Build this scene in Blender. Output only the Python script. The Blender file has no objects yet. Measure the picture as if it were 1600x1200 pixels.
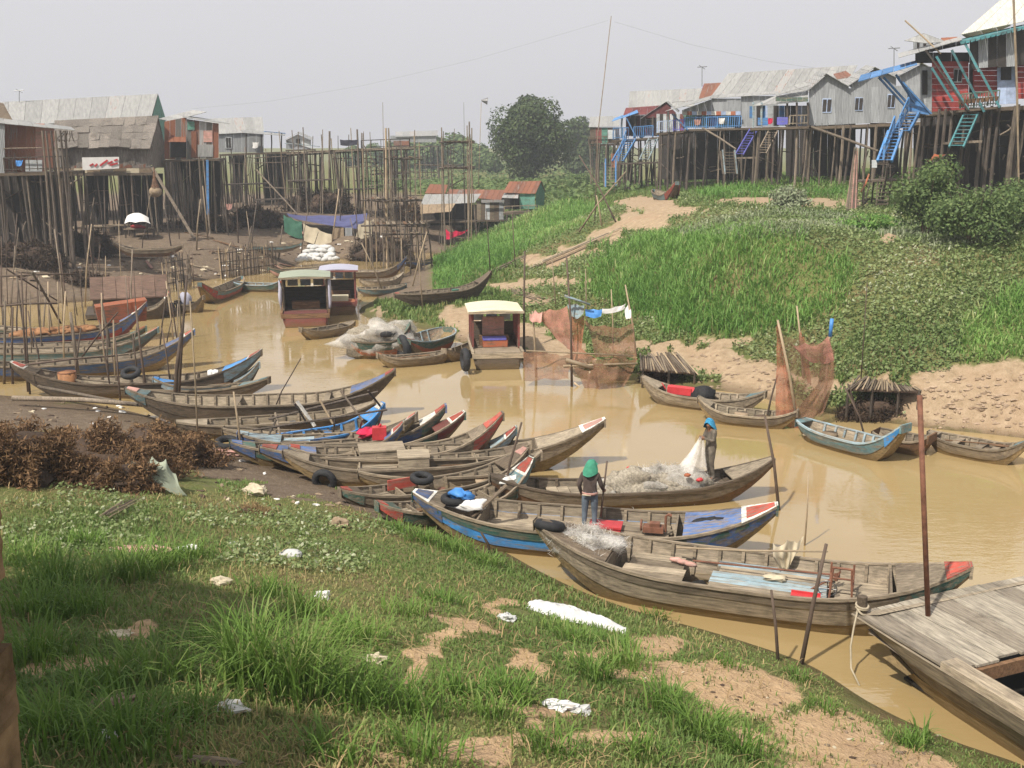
import bpy, math, random
import numpy as np
from mathutils import Vector, Matrix, noise as mnoise

rnd = random.Random(11)
nr = np.random.default_rng(5)
U = rnd.uniform
scene = bpy.context.scene
col = scene.collection

# ------------------------------------------------------------------ camera
CAMZ = 8.6
HORIZ = 230.0                       # pixel row of the horizon in the 1600x1200 photograph
FPX = 1600.0
PITCH = math.atan((600 - HORIZ) / FPX)
cam = bpy.data.cameras.new('camera')
cam.sensor_width = 36.0
cam.lens = 36.0 * FPX / 1600.0
cam.clip_start = 0.1
cam.clip_end = 6000
camo = bpy.data.objects.new('camera', cam)
camo.location = (0, 0, CAMZ)
camo.rotation_euler = (math.pi / 2 - PITCH, 0, 0)
col.objects.link(camo)
scene.camera = camo

# ------------------------------------------------------------------ sky, sun, exposure
SUN_EL, SUN_DIR = math.radians(52), Vector((-0.66, -0.75, 0)).normalized()
world = bpy.data.worlds.new('World')
scene.world = world
world.use_nodes = True
wn = world.node_tree
wn.nodes.clear()
sky = wn.nodes.new('ShaderNodeTexSky')
sky.sky_type = 'NISHITA'
sky.sun_disc = False
sky.sun_elevation = SUN_EL
sky.sun_rotation = math.atan2(SUN_DIR.x, SUN_DIR.y)
sky.air_density = 1.0
sky.dust_density = 6.0
sky.ozone_density = 1.0
hs = wn.nodes.new('ShaderNodeHueSaturation')
hs.inputs['Saturation'].default_value = 0.15
mixw = wn.nodes.new('ShaderNodeMixRGB')      # thick even haze over the whole sky
mixw.inputs[0].default_value = 0.72
mixw.inputs[2].default_value = (7.3, 7.2, 7.5, 1)
bg = wn.nodes.new('ShaderNodeBackground')
bg.inputs['Strength'].default_value = 0.1
wo = wn.nodes.new('ShaderNodeOutputWorld')
wn.links.new(sky.outputs[0], hs.inputs['Color'])
wn.links.new(hs.outputs[0], mixw.inputs[1])
wn.links.new(mixw.outputs[0], bg.inputs['Color'])
wn.links.new(bg.outputs[0], wo.inputs['Surface'])

sun = bpy.data.lights.new('sun', 'SUN')
sun.energy = 5.0
sun.angle = math.radians(1.2)
sun.color = (1.0, 0.93, 0.82)
suno = bpy.data.objects.new('sun', sun)
sd = Vector((SUN_DIR.x * math.cos(SUN_EL), SUN_DIR.y * math.cos(SUN_EL), math.sin(SUN_EL)))
suno.rotation_euler = sd.to_track_quat('Z', 'Y').to_euler()
suno.location = (0, 0, 60)
col.objects.link(suno)

scene.render.engine = 'CYCLES'
scene.view_settings.view_transform = 'Standard'
scene.view_settings.look = 'None'
scene.view_settings.exposure = 0.27
scene.view_settings.gamma = 1.0
scene.cycles.use_denoising = True
scene.cycles.max_bounces = 6
scene.cycles.transparent_max_bounces = 16
scene.cycles.volume_bounces = 0
scene.cycles.caustics_reflective = False
scene.cycles.caustics_refractive = False

# ------------------------------------------------------------------ picture <-> place
CP, SP = math.cos(PITCH), math.sin(PITCH)

def ray(px, py):
    a, b = (px - 800) / FPX, (600 - py) / FPX
    return Vector((a, CP + b * SP, -SP + b * CP))

def G(px, py, z=0.0):
    d = ray(px, py)
    t = (z - CAMZ) / d.z
    return Vector((d.x * t, d.y * t, z))

def at(px, py, Y):
    d = ray(px, py)
    t = Y / d.y
    return Vector((d.x * t, Y, CAMZ + d.z * t))

def proj(x, y, z):
    zc = y * CP - (z - CAMZ) * SP
    yc = y * SP + (z - CAMZ) * CP
    return 800 + FPX * x / zc, 600 - FPX * yc / zc

# ------------------------------------------------------------------ mesh helpers
class MB:
    def __init__(s):
        s.v, s.f, s.m = [], [], []
    def add(s, vs, fs, mi=0):
        n = len(s.v)
        s.v += [tuple(v) for v in vs]
        s.f += [tuple(i + n for i in f) for f in fs]
        s.m += [mi] * len(fs)
        return s
    def hexa(s, p, mi=0):           # 8 points: bottom ring 0-3, top ring 4-7
        return s.add(p, [(3, 2, 1, 0), (4, 5, 6, 7), (0, 1, 5, 4), (1, 2, 6, 5), (2, 3, 7, 6), (3, 0, 4, 7)], mi)
    def box(s, x0, x1, y0, y1, z0, z1, mi=0):
        return s.hexa([(x0, y0, z0), (x1, y0, z0), (x1, y1, z0), (x0, y1, z0),
                       (x0, y0, z1), (x1, y0, z1), (x1, y1, z1), (x0, y1, z1)], mi)
    def beam(s, p, q, w, h=None, mi=0, up=(0, 0, 1)):
        h = h or w
        p, q = Vector(p), Vector(q)
        d = (q - p).normalized()
        a = d.cross(Vector(up))
        if a.length < 1e-3:
            a = d.cross(Vector((1, 0, 0)))
        a.normalize()
        b = a.cross(d)
        a, b = a * w / 2, b * h / 2
        return s.hexa([p - a - b, p + a - b, q + a - b, q - a - b, p - a + b, p + a + b, q + a + b, q - a + b], mi)
    def tube(s, pts, r, n=6, mi=0, caps=True):
        pts = [Vector(p) for p in pts]
        k = len(pts)
        if not hasattr(r, '__len__'):
            r = [r] * k
        vs, fs = [], []
        ref = None
        for i in range(k):
            d = (pts[min(i + 1, k - 1)] - pts[max(i - 1, 0)]).normalized()
            if ref is None:
                ref = d.cross(Vector((0, 0, 1)) if abs(d.z) < .9 else Vector((1, 0, 0))).normalized()
            a = (ref - d * ref.dot(d)).normalized()
            b = d.cross(a)
            ref = a
            for j in range(n):
                t = 2 * math.pi * j / n
                vs.append(pts[i] + a * (r[i] * math.cos(t)) + b * (r[i] * math.sin(t)))
        for i in range(k - 1):
            for j in range(n):
                j2 = (j + 1) % n
                fs.append((i * n + j, i * n + j2, (i + 1) * n + j2, (i + 1) * n + j))
        if caps:
            fs.append(tuple(reversed(range(n))))
            fs.append(tuple(range((k - 1) * n, k * n)))
        return s.add(vs, fs, mi)
    def torus(s, c, R_, r, ax=(0, 0, 1), n=18, k=8, mi=0, sq=1.0):
        ax = Vector(ax).normalized()
        a = ax.cross(Vector((1, 0, 0)) if abs(ax.x) < .9 else Vector((0, 1, 0))).normalized()
        b = ax.cross(a)
        c = Vector(c)
        vs, fs = [], []
        for i in range(n):
            t = 2 * math.pi * i / n
            e = a * math.cos(t) + b * math.sin(t)
            for j in range(k):
                u = 2 * math.pi * j / k
                vs.append(c + e * (R_ + r * math.cos(u)) + ax * (r * sq * math.sin(u)))
        for i in range(n):
            for j in range(k):
                i2, j2 = (i + 1) % n, (j + 1) % k
                fs.append((i * k + j, i2 * k + j, i2 * k + j2, i * k + j2))
        return s.add(vs, fs, mi)
    def grid(s, fn, nu, nv, mi=0):   # fn(u,v) -> point
        vs = [fn(i / nu, j / nv) for i in range(nu + 1) for j in range(nv + 1)]
        fs = [(i * (nv + 1) + j, (i + 1) * (nv + 1) + j, (i + 1) * (nv + 1) + j + 1, i * (nv + 1) + j + 1) for i in range(nu) for j in range(nv)]
        return s.add(vs, fs, mi)
    def blob(s, c, r, n=10, k=6, jit=.12, mi=0, seed=0, flat=None):   # lumpy ellipsoid
        c = Vector(c)
        sd_ = Vector((seed * 3.1, seed * 1.7, seed * .9))
        vs = []
        for i in range(k + 1):
            th = math.pi * i / k
            for j in range(n):
                ph = 2 * math.pi * j / n
                d = Vector((math.sin(th) * math.cos(ph), math.sin(th) * math.sin(ph), math.cos(th)))
                q = 1 + jit * 2 * mnoise.noise(d * 1.7 + sd_) + jit * mnoise.noise(d * 4 + sd_)
                p = Vector((d.x * r[0], d.y * r[1], d.z * r[2])) * q
                if flat is not None and p.z < flat:
                    p.z = flat
                vs.append(c + p)
        fs = [(i * n + j, (i + 1) * n + j, (i + 1) * n + (j + 1) % n, i * n + (j + 1) % n) for i in range(k) for j in range(n)]
        return s.add(vs, fs, mi)
    def build(s, name, mats, parent=None, smooth=False, loc=None):
        me = bpy.data.meshes.new(name)
        me.from_pydata(s.v, [], s.f)
        if not isinstance(mats, (list, tuple)):
            mats = [mats]
        for m in mats:
            me.materials.append(m)
        if len(mats) > 1:
            me.polygons.foreach_set('material_index', s.m)
        if smooth:
            me.polygons.foreach_set('use_smooth', [True] * len(me.polygons))
        me.update()
        o = bpy.data.objects.new(name, me)
        col.objects.link(o)
        if parent:
            o.parent = parent
        if loc:
            o.location = loc
        return o

def np_mesh(name, V, F, mat, parent=None, tint=None, smooth=False):
    """V (n,3), F list of index arrays (m,k) -> one mesh object, optional per-vertex 'tint'."""
    me = bpy.data.meshes.new(name)
    F = [f for f in F if len(f)]
    nl = sum(f.size for f in F)
    npoly = sum(len(f) for f in F)
    me.vertices.add(len(V))
    me.vertices.foreach_set('co', np.ascontiguousarray(V, dtype=np.float32).ravel())
    me.loops.add(nl)
    me.loops.foreach_set('vertex_index', np.concatenate([f.ravel() for f in F]).astype(np.int32))
    me.polygons.add(npoly)
    tot = np.concatenate([np.full(len(f), f.shape[1]) for f in F])
    st = np.concatenate([[0], np.cumsum(tot)[:-1]]).astype(np.int32)
    me.polygons.foreach_set('loop_start', st)
    if smooth:
        me.polygons.foreach_set('use_smooth', np.ones(npoly, bool))
    if tint is not None:
        at_ = me.attributes.new('tint', 'FLOAT', 'POINT')
        at_.data.foreach_set('value', np.asarray(tint, np.float32))
    me.materials.append(mat)
    me.update(calc_edges=True)
    me.validate()
    o = bpy.data.objects.new(name, me)
    col.objects.link(o)
    if parent:
        o.parent = parent
    return o

def tag(o, label=None, cat=None, group=None, kind=None):
    if label: o['label'] = label
    if cat: o['category'] = cat
    if group: o['group'] = group
    if kind: o['kind'] = kind
    return o

def thing(name, label, cat, loc=(0, 0, 0), rz=0.0, group=None):
    o = bpy.data.objects.new(name, None)
    o.empty_display_size = .2
    o.location = loc
    o.rotation_euler = (0, 0, rz)
    col.objects.link(o)
    return tag(o, label, cat, group)

# ------------------------------------------------------------------ materials
def _mat(name):
    m = bpy.data.materials.new(name)
    m.use_nodes = True
    nt = m.node_tree
    b = nt.nodes['Principled BSDF']
    return m, nt, b

def N(nt, t, **kw):
    n = nt.nodes.new(t)
    for k, v in kw.items():
        if k in n.inputs:
            n.inputs[k].default_value = v
        else:
            setattr(n, k, v)
    return n

def mixc(nt, fac, a, b, mode='MIX'):
    m = nt.nodes.new('ShaderNodeMixRGB')
    m.blend_type = mode
    for i, x in enumerate((fac, a, b)):
        if isinstance(x, (int, float)):
            m.inputs[i].default_value = x
        elif isinstance(x, tuple):
            m.inputs[i].default_value = (*x, 1)
        else:
            nt.links.new(x, m.inputs[i])
    return m.outputs[0]

def ramp(nt, x, a, b):
    m = nt.nodes.new('ShaderNodeMapRange')
    m.inputs[1].default_value = a
    m.inputs[2].default_value = b
    nt.links.new(x, m.inputs[0])
    return m.outputs[0]

def coords(nt, scale=(1, 1, 1), kind='Object', rot=(0, 0, 0)):
    tc = nt.nodes.new('ShaderNodeTexCoord')
    mp = nt.nodes.new('ShaderNodeMapping')
    mp.inputs['Scale'].default_value = scale
    mp.inputs['Rotation'].default_value = rot
    nt.links.new(tc.outputs[kind], mp.inputs[0])
    return mp.outputs[0]

def noise_(nt, vec, scale, detail=4, rough=.6):
    n = nt.nodes.new('ShaderNodeTexNoise')
    n.inputs['Scale'].default_value = scale
    n.inputs['Detail'].default_value = detail
    n.inputs['Roughness'].default_value = rough
    nt.links.new(vec, n.inputs['Vector'])
    return n.outputs['Fac']

def bump_(nt, b, h, strength=.3, dist=.02):
    n = nt.nodes.new('ShaderNodeBump')
    n.inputs['Strength'].default_value = strength
    n.inputs['Distance'].default_value = dist
    nt.links.new(h, n.inputs['Height'])
    nt.links.new(n.outputs[0], b.inputs['Normal'])

def rand_val(nt, lo, hi):
    oi = nt.nodes.new('ShaderNodeObjectInfo')
    m = nt.nodes.new('ShaderNodeMapRange')
    m.inputs[3].default_value = lo
    m.inputs[4].default_value = hi
    nt.links.new(oi.outputs['Random'], m.inputs[0])
    return m.outputs[0]

def scaled(nt, c, f):
    return mixc(nt, 1.0, c, f, 'MULTIPLY')

def wood(name, c, stretch=(1, 9, 9), vary=.25, stain=.55, paint=None, wear=.45, rough=.85, wet=True):
    """weathered board: grain along local x, stains; paint=(r,g,b) adds a worn coat on top."""
    m, nt, b = _mat(name)
    v = coords(nt, stretch)
    v2 = coords(nt, (1, 1, 1))
    g = noise_(nt, v, 2.2, 6, .7)
    dk = tuple(x * .42 for x in c)
    lt = tuple(min(1, x * 1.45) for x in c)
    cc = mixc(nt, ramp(nt, g, .3, .7), dk, lt)
    st = noise_(nt, v2, 1.6, 5, .65)
    if paint:
        pg = noise_(nt, v, 1.3, 7, .75)
        pn = noise_(nt, v2, 3.0, 4, .6)
        pc = mixc(nt, ramp(nt, pn, .25, .75), tuple(x * .72 for x in paint), tuple(min(1, x * 1.2 + .015) for x in paint))
        cc = mixc(nt, ramp(nt, pg, .62 - wear * .4, .72 - wear * .22), pc, cc)
    cc = mixc(nt, ramp(nt, st, .52, .75), cc, mixc(nt, stain, cc, (.035, .026, .018)))
    if wet:                          # silt line: darker, greener wood near the water
        tc = nt.nodes.new('ShaderNodeNewGeometry')
        sx = nt.nodes.new('ShaderNodeSeparateXYZ')
        nt.links.new(tc.outputs['Position'], sx.inputs[0])
        ad = nt.nodes.new('ShaderNodeMath'); ad.operation = 'ADD'
        mm = nt.nodes.new('ShaderNodeMath'); mm.operation = 'MULTIPLY'; mm.inputs[1].default_value = .25
        nt.links.new(st, mm.inputs[0])
        nt.links.new(sx.outputs['Z'], ad.inputs[0])
        nt.links.new(mm.outputs[0], ad.inputs[1])
        cc = mixc(nt, ramp(nt, ad.outputs[0], .42, .16), cc, mixc(nt, .7, cc, (.13, .085, .03)))
    cc = scaled(nt, cc, rand_val(nt, 1 - vary, 1 + vary))
    nt.links.new(cc, b.inputs['Base Color'])
    b.inputs['Roughness'].default_value = rough
    b.inputs['Specular IOR Level'].default_value = .25
    bump_(nt, b, g, .5, .012)
    return m

def plain(name, c, rough=.8, vary=.15, nscale=4.0, amp=.3, spec=.3, metal=0.0, bump=.0):
    m, nt, b = _mat(name)
    v = coords(nt)
    g = noise_(nt, v, nscale, 5, .6)
    cc = mixc(nt, ramp(nt, g, .25, .75), tuple(x * (1 - amp) for x in c), tuple(min(1, x * (1 + amp * .7)) for x in c))
    cc = scaled(nt, cc, rand_val(nt, 1 - vary, 1 + vary))
    nt.links.new(cc, b.inputs['Base Color'])
    b.inputs['Roughness'].default_value = rough
    b.inputs['Specular IOR Level'].default_value = spec
    b.inputs['Metallic'].default_value = metal
    if bump:
        bump_(nt, b, g, bump, .03)
    return m

def tin(name, c, rust=.3, vary=.18, rough=.5, rc=(.19, .075, .04)):
    """corrugated sheet: local x across the ribs"""
    m, nt, b = _mat(name)
    v = coords(nt, (1, 1, 1))
    st = coords(nt, (6, 1, .7))
    g = noise_(nt, v, .9, 6, .7)
    s = noise_(nt, st, 1.2, 5, .7)
    cc = mixc(nt, ramp(nt, s, .3, .7), tuple(x * .7 for x in c), tuple(min(1, x * 1.15) for x in c))
    oi = nt.nodes.new('ShaderNodeObjectInfo')
    ad = nt.nodes.new('ShaderNodeMath'); ad.operation = 'MULTIPLY_ADD'
    ad.inputs[1].default_value = .35
    nt.links.new(oi.outputs['Random'], ad.inputs[0])
    nt.links.new(s, ad.inputs[2])
    cc = mixc(nt, ramp(nt, ad.outputs[0], 1.02 - rust * .75, 1.16 - rust * .7), cc, rc)
    cc = scaled(nt, cc, rand_val(nt, 1 - vary, 1 + vary))
    nt.links.new(cc, b.inputs['Base Color'])
    b.inputs['Roughness'].default_value = rough
    b.inputs['Metallic'].default_value = .0
    b.inputs['Specular IOR Level'].default_value = .35
    w = nt.nodes.new('ShaderNodeTexWave')
    w.inputs['Scale'].default_value = 3.2
    nt.links.new(v, w.inputs['Vector'])
    bump_(nt, b, w.outputs['Fac'], .6, .03)
    return m

def leafy(name, c1, c2, trans=.35, rough=.6, c3=None):
    m, nt, b = _mat(name)
    a = nt.nodes.new('ShaderNodeAttribute')
    a.attribute_name = 'tint'
    cc = mixc(nt, a.outputs['Fac'], c1, c2)
    if c3:
        cc = mixc(nt, ramp(nt, a.outputs['Fac'], .8, 1.0), cc, c3)
    nt.links.new(cc, b.inputs['Base Color'])
    b.inputs['Roughness'].default_value = rough
    b.inputs['Specular IOR Level'].default_value = .3
    tr = nt.nodes.new('ShaderNodeBsdfTranslucent')
    nt.links.new(cc, tr.inputs[0])
    ms = nt.nodes.new('ShaderNodeMixShader')
    ms.inputs[0].default_value = trans
    nt.links.new(b.outputs[0], ms.inputs[1])
    nt.links.new(tr.outputs[0], ms.inputs[2])
    nt.links.new(ms.outputs[0], nt.nodes['Material Output'].inputs[0])
    return m

def netmat(name, c, alpha, scale=26.0):
    """fishing net: open mesh, threads seen against what lies behind"""
    m, nt, b = _mat(name)
    v = coords(nt)
    g = noise_(nt, v, scale, 3, .8)
    g2 = noise_(nt, v, 2.2, 4, .6)
    cc = mixc(nt, ramp(nt, g2, .3, .7), tuple(x * .6 for x in c), tuple(min(1, x * 1.25) for x in c))
    nt.links.new(cc, b.inputs['Base Color'])
    b.inputs['Roughness'].default_value = .8
    ad = nt.nodes.new('ShaderNodeMath'); ad.operation = 'MULTIPLY'; ad.use_clamp = True
    nt.links.new(ramp(nt, g, .3, .62), ad.inputs[0])
    nt.links.new(ramp(nt, g2, -.2, .9), ad.inputs[1])
    a2 = nt.nodes.new('ShaderNodeMath'); a2.operation = 'MULTIPLY_ADD'; a2.use_clamp = True
    a2.inputs[1].default_value = alpha
    a2.inputs[2].default_value = alpha * .5
    nt.links.new(ad.outputs[0], a2.inputs[0])
    nt.links.new(a2.outputs[0], b.inputs['Alpha'])
    return m

M = {}
M['grey'] = wood('grey weathered wood', (.205, .165, .118))
M['greyl'] = wood('pale weathered wood', (.285, .235, .17))
M['greyd'] = wood('dark weathered wood', (.115, .088, .062))
M['brown'] = wood('brown wood', (.15, .085, .045))
M['tan'] = wood('silt stained hull', (.25, .18, .09))
M['floor'] = wood('boat floor', (.25, .205, .15), vary=.3)
M['pblue'] = wood('blue paint', (.2, .16, .12), paint=(.05, .13, .33), wear=.52)
M['pbright'] = wood('bright blue paint', (.2, .16, .12), paint=(.04, .21, .50), wear=.3)
M['pgreen'] = wood('green paint', (.18, .15, .11), paint=(.03, .10, .08), wear=.5)
M['pteal'] = wood('teal paint', (.2, .17, .13), paint=(.085, .17, .19), wear=.45)
M['ppale'] = wood('pale blue paint', (.25, .21, .16), paint=(.25, .35, .40), wear=.45)
M['pred'] = wood('red paint', (.18, .13, .1), paint=(.38, .06, .04), wear=.42)
M['pmar'] = wood('maroon paint', (.13, .08, .06), paint=(.17, .04, .035), wear=.42)
M['porange'] = wood('orange red paint', (.18, .12, .08), paint=(.40, .11, .045), wear=.42)
M['pwhite'] = wood('white paint', (.3, .27, .22), paint=(.62, .60, .55), wear=.38)
M['pink'] = wood('faded pink paint', (.3, .24, .2), paint=(.45, .24, .2), wear=.35)
M['post'] = wood('stilt wood', (.088, .071, .058), stretch=(9, 9, 1), vary=.45)
M['postl'] = wood('pale post wood', (.18, .145, .11), stretch=(9, 9, 1), vary=.35)
M['bamboo'] = plain('bamboo', (.30, .23, .15), .6, .35, 3, .35)
M['stick'] = plain('dark stick', (.085, .06, .045), .8, .4, 3, .4)
M['rust'] = plain('rusty iron', (.17, .075, .045), .75, .15, 8, .5)
M['steel'] = plain('dull steel', (.2, .2, .2), .45, .2, 6, .4, .5, .6)
M['black'] = plain('black', (.012, .011, .01), .7, .1)
M['rubber'] = plain('tyre rubber', (.022, .022, .024), .75, .2, 9, .5)
M['rope'] = plain('rope', (.42, .36, .26), .9, .2)
M['white'] = plain('white cloth', (.62, .61, .59), .85, .1, 3, .12, bump=.3)
M['sack'] = plain('woven white sack', (.50, .50, .49), .7, .08, 3.5, .3, bump=.8)
M['redpl'] = plain('red plastic', (.45, .04, .045), .45, .15)
M['bluepl'] = plain('blue plastic', (.06, .22, .55), .5, .15)
M['tin'] = tin('grey tin', (.30, .30, .29), .2)
M['tinl'] = tin('pale tin roof', (.29, .29, .28), .22, .14)
M['tinw'] = tin('grey tin wall', (.30, .31, .32), .1, .14)
M['tinr'] = tin('rusty tin', (.34, .3, .26), .85, .3)
M['tinp'] = tin('patched tin', (.2, .19, .17), .5, .4)
M['tarpo'] = plain('orange sacking', (.24, .12, .055), .9, .2, 4, .4, bump=.4)
M['thatchr'] = wood('brown thatch', (.15, .095, .07), stretch=(1, 8, 8), wet=False)
M['drum'] = plain('rusty orange drum', (.28, .13, .055), .7, .05, 5, .5)
M['thatch'] = wood('thatch', (.165, .145, .125), stretch=(7, 7, 1.0), vary=.25, stain=.7, wet=False)
# ------------------------------------------------------------------ terrain height: thin-plate surface through surveyed points
CTRL = []
def cz(z, *pts):
    for px, py in pts:
        p = G(px, py, z); CTRL.append((p.x, p.y, z))
def cd(*pts):                                   # (px, py, distance)
    for px, py, Y in pts:
        p = at(px, py, Y); CTRL.append((p.x, p.y, p.z))
# near bank edge
cz(.02, (1750, 1290), (1600, 1195), (1500, 1165), (1400, 1122), (1340, 1090), (1270, 1042), (1180, 1010), (1100, 985), (1000, 958), (900, 922),
   (830, 888), (760, 850), (700, 832), (650, 815), (600, 790), (540, 762), (470, 738), (400, 712), (330, 690), (270, 665), (180, 640), (80, 622), (-60, 610))
# near bank above it
cz(.5, (1150, 1030), (1000, 990), (880, 945), (620, 835), (500, 780), (1350, 1130)); cz(.28, (400, 745), (280, 705), (150, 660), (0, 640))
cz(1.2, (300, 765), (400, 800)); cz(1.5, (450, 850), (150, 745)); cz(1.9, (0, 745), (200, 830), (600, 950)); cz(.85, (600, 850)); cz(1.0, (700, 900))
cz(2.6, (300, 950), (-100, 900)); cz(1.2, (850, 980)); cz(3.0, (400, 1050), (100, 1000)); cz(2.4, (700, 1050)); cz(1.4, (1000, 1050)); cz(.9, (1200, 1100))
cz(3.9, (0, 1200)); cz(3.6, (400, 1200)); cz(2.9, (800, 1200)); cz(1.7, (1200, 1200)); cz(.6, (1450, 1200))
CTRL += [(0, 0, 4.2), (-12, 0, 4.4), (-12, 10, 3.6), (8, 0, 2.6), (14, 3, .8), (-25, 20, 3.2), (-30, 5, 4.4), (20, 5, -.6), (-24, 32, 1.8), (-32, 45, 1.2), (-38, 58, 1.2), (26, 14, -1), (40, 22, -.8)]
# river bed
cz(-1.0, (900, 700), (1300, 780), (1500, 800), (600, 600), (400, 520), (500, 545), (800, 610), (1100, 690), (700, 690), (1450, 1020), (1200, 900), (1560, 1100),
   (1000, 800), (750, 770), (620, 700), (500, 670), (1600, 750), (1750, 850)); cz(-.6, (350, 480), (560, 432), (250, 600), (620, 740), (400, 640), (170, 580), (150, 540), (60, 510), (480, 440)); cz(-.3, (640, 405), (1450, 1110), (100, 500), (0, 560), (540, 415))
# left bank shore
cz(.03, (-100, 545), (-60, 480), (60, 474), (150, 468), (240, 452), (290, 440), (350, 433), (430, 420), (520, 402), (600, 397), (690, 385), (740, 378))
cd((50, 440, 59), (-150, 430, 58), (200, 420, 66.5), (300, 400, 70.5), (400, 390, 75), (100, 400, 68), (250, 370, 75.5), (450, 350, 87), (550, 370, 83), (640, 360, 90), (300, 330, 94),
   (500, 310, 110), (0, 380, 72), (-200, 380, 72), (660, 340, 100), (740, 335, 103))
# right bank shore
cz(.03, (720, 382), (680, 400), (640, 425), (615, 445), (590, 468), (565, 488), (600, 503), (660, 512), (720, 532), (810, 562), (900, 588), (1000, 592), (1060, 602), (1200, 622),
   (1240, 632), (1320, 648), (1400, 660), (1460, 668), (1600, 683), (1750, 705))
cd((1600, 565, 32.4), (1600, 620, 31), (1450, 590, 32.6), (1520, 578, 32.6), (1750, 560, 33), (1600, 450, 38), (1750, 450, 38), (1600, 370, 42.5), (1400, 450, 39.5), (1400, 370, 47), (1330, 560, 35.6), (1250, 570, 36.6),
   (1200, 560, 38), (1100, 550, 39.3), (1200, 480, 41), (1200, 400, 43.2), (1200, 350, 51), (1100, 400, 45), (1100, 450, 43.4), (1000, 450, 47.7), (1000, 500, 45), (900, 540, 42.5),
   (900, 450, 51), (950, 400, 54), (1000, 340, 60.5), (1000, 370, 56.7), (850, 420, 59.6), (850, 380, 66), (800, 450, 56.6), (760, 500, 48.5), (700, 470, 54), (700, 440, 60), (640, 470, 54.8), (750, 390, 76), (800, 350, 88),
   (870, 320, 97), (1000, 320, 68), (1100, 300, 82), (950, 300, 102), (1250, 310, 64.6), (1300, 282, 76), (1450, 300, 67), (1550, 300, 65), (1750, 330, 50), (1750, 290, 70),
   (800, 283, 165), (700, 274, 200), (900, 282, 155), (1000, 285, 120), (600, 285, 180))
CTRL += [(-90, 110, 3.6), (-60, 150, 3.8), (60, 110, 6.6), (90, 80, 6.5), (70, 50, 6), (0, 260, 4), (-100, 260, 4), (110, 260, 5), (-140, 80, 3.4), (-90, 60, 2.6), (60, 30, 2.5)]
CT = np.array(CTRL)
_s = 40.0
def _k(d2):
    d2 = np.maximum(d2, 1e-9)
    return .5 * d2 * np.log(d2)
def _tps_fit():
    X = CT[:, :2] / _s
    n = len(X)
    K = _k(((X[:, None] - X[None]) ** 2).sum(-1)) + np.eye(n) * 2e-4
    P = np.hstack([np.ones((n, 1)), X])
    A = np.zeros((n + 3, n + 3))
    A[:n, :n], A[:n, n:], A[n:, :n] = K, P, P.T
    return np.linalg.solve(A, np.concatenate([CT[:, 2], np.zeros(3)])), X
_W, _X = _tps_fit()
def tps(x, y):
    x, y = np.atleast_1d(x).astype(float), np.atleast_1d(y).astype(float)
    out = np.empty(len(x))
    for a in range(0, len(x), 20000):
        q = np.stack([x[a:a + 20000], y[a:a + 20000]], 1) / _s
        d2 = ((q[:, None] - _X[None]) ** 2).sum(-1)
        out[a:a + 20000] = _k(d2) @ _W[:-3] + _W[-3] + q @ _W[-2:]
    r = np.hypot(x, y - 60)
    f = np.clip((r - 170) / 120, 0, 1)            # calm down to a plain far away
    return np.clip(out, -2, 9) * (1 - f) + 4.0 * f

# ground sheet: fan-shaped grid, fine near the viewer, reaching the horizon
NA, NRR = 420, 400
ang = np.linspace(-math.radians(62), math.radians(62), NA)
rr = np.concatenate([[1.5, 3, 4.5], np.geomspace(5.5, 330, NRR - 9), [480, 800, 1300, 2200, 3500, 5000]])
AA, RR = np.meshgrid(ang, rr)
gx, gy = (RR * np.sin(AA)).ravel(), (RR * np.cos(AA) - 4.0).ravel()
gz = tps(gx, gy)
px_, py_ = proj(gx, np.maximum(gy, 1.0), gz)
def vn(x, y, f, o=3, s_=.37):
    return np.array([mnoise.fractal(Vector((a * f, b * f, s_)), 1.0, 2.1, o) for a, b in zip(x, y)])
near = RR.ravel() < 130
_j1, _j2 = np.zeros(len(gx)), np.zeros(len(gx))
_j1[near], _j2[near] = vn(gx[near], gy[near], .8, 4, 3.3), vn(gx[near], gy[near], .8, 4, 9.1)
_pm = FPX / np.maximum(RR.ravel(), 6)                 # pixels per metre: ragged edges of about half a metre
ex_, ey_ = px_ + _j1 * _pm * .9, py_ + _j2 * _pm * .30

def ell(items):                                   # soft blobs, authored on the photograph: (px,py,rx,ry)
    w = np.zeros(len(gx))
    for cx, cy, rx, ry in items:
        d = ((ex_ - cx) / rx) ** 2 + ((ey_ - cy) / ry) ** 2
        w = np.maximum(w, np.clip(1.5 - d, 0, 1))
    return w * (gy > 3)
sand = ell([(1100, 1055, 95, 22), (1180, 1090, 90, 28), (1270, 1150, 110, 40), (1360, 1200, 120, 40), (1010, 1015, 60, 18), (705, 985, 26, 20), (690, 1040, 22, 36), (762, 945, 24, 14), (850, 1035, 36, 14), (780, 1165, 80, 16),
            (860, 1130, 36, 12), (640, 1195, 40, 12), (130, 1040, 50, 16), (190, 990, 36, 12),
            (1000, 345, 44, 14), (955, 368, 32, 11), (905, 393, 36, 9), (1010, 318, 50, 11), (1060, 330, 50, 6), (1200, 315, 90, 7), (1290, 318, 60, 8), (850, 408, 40, 10), (800, 450, 40, 9), (830, 470, 24, 8), (1390, 372, 18, 9), (870, 440, 60, 6),
            (720, 500, 28, 22), (760, 520, 36, 22), (820, 530, 40, 26), (870, 560, 50, 30), (1000, 543, 60, 9), (1090, 566, 80, 19), (1180, 594, 60, 26), (1230, 620, 26, 18), (1130, 534, 50, 6),
            (1500, 620, 80, 52), (1580, 620, 60, 56), (1450, 640, 50, 26), (1370, 600, 26, 14), (1600, 660, 60, 30), (1390, 650, 60, 14), (1300, 600, 40, 12), (590, 485, 10, 10), (700, 490, 14, 14), (940, 1160, 50, 10)])
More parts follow.
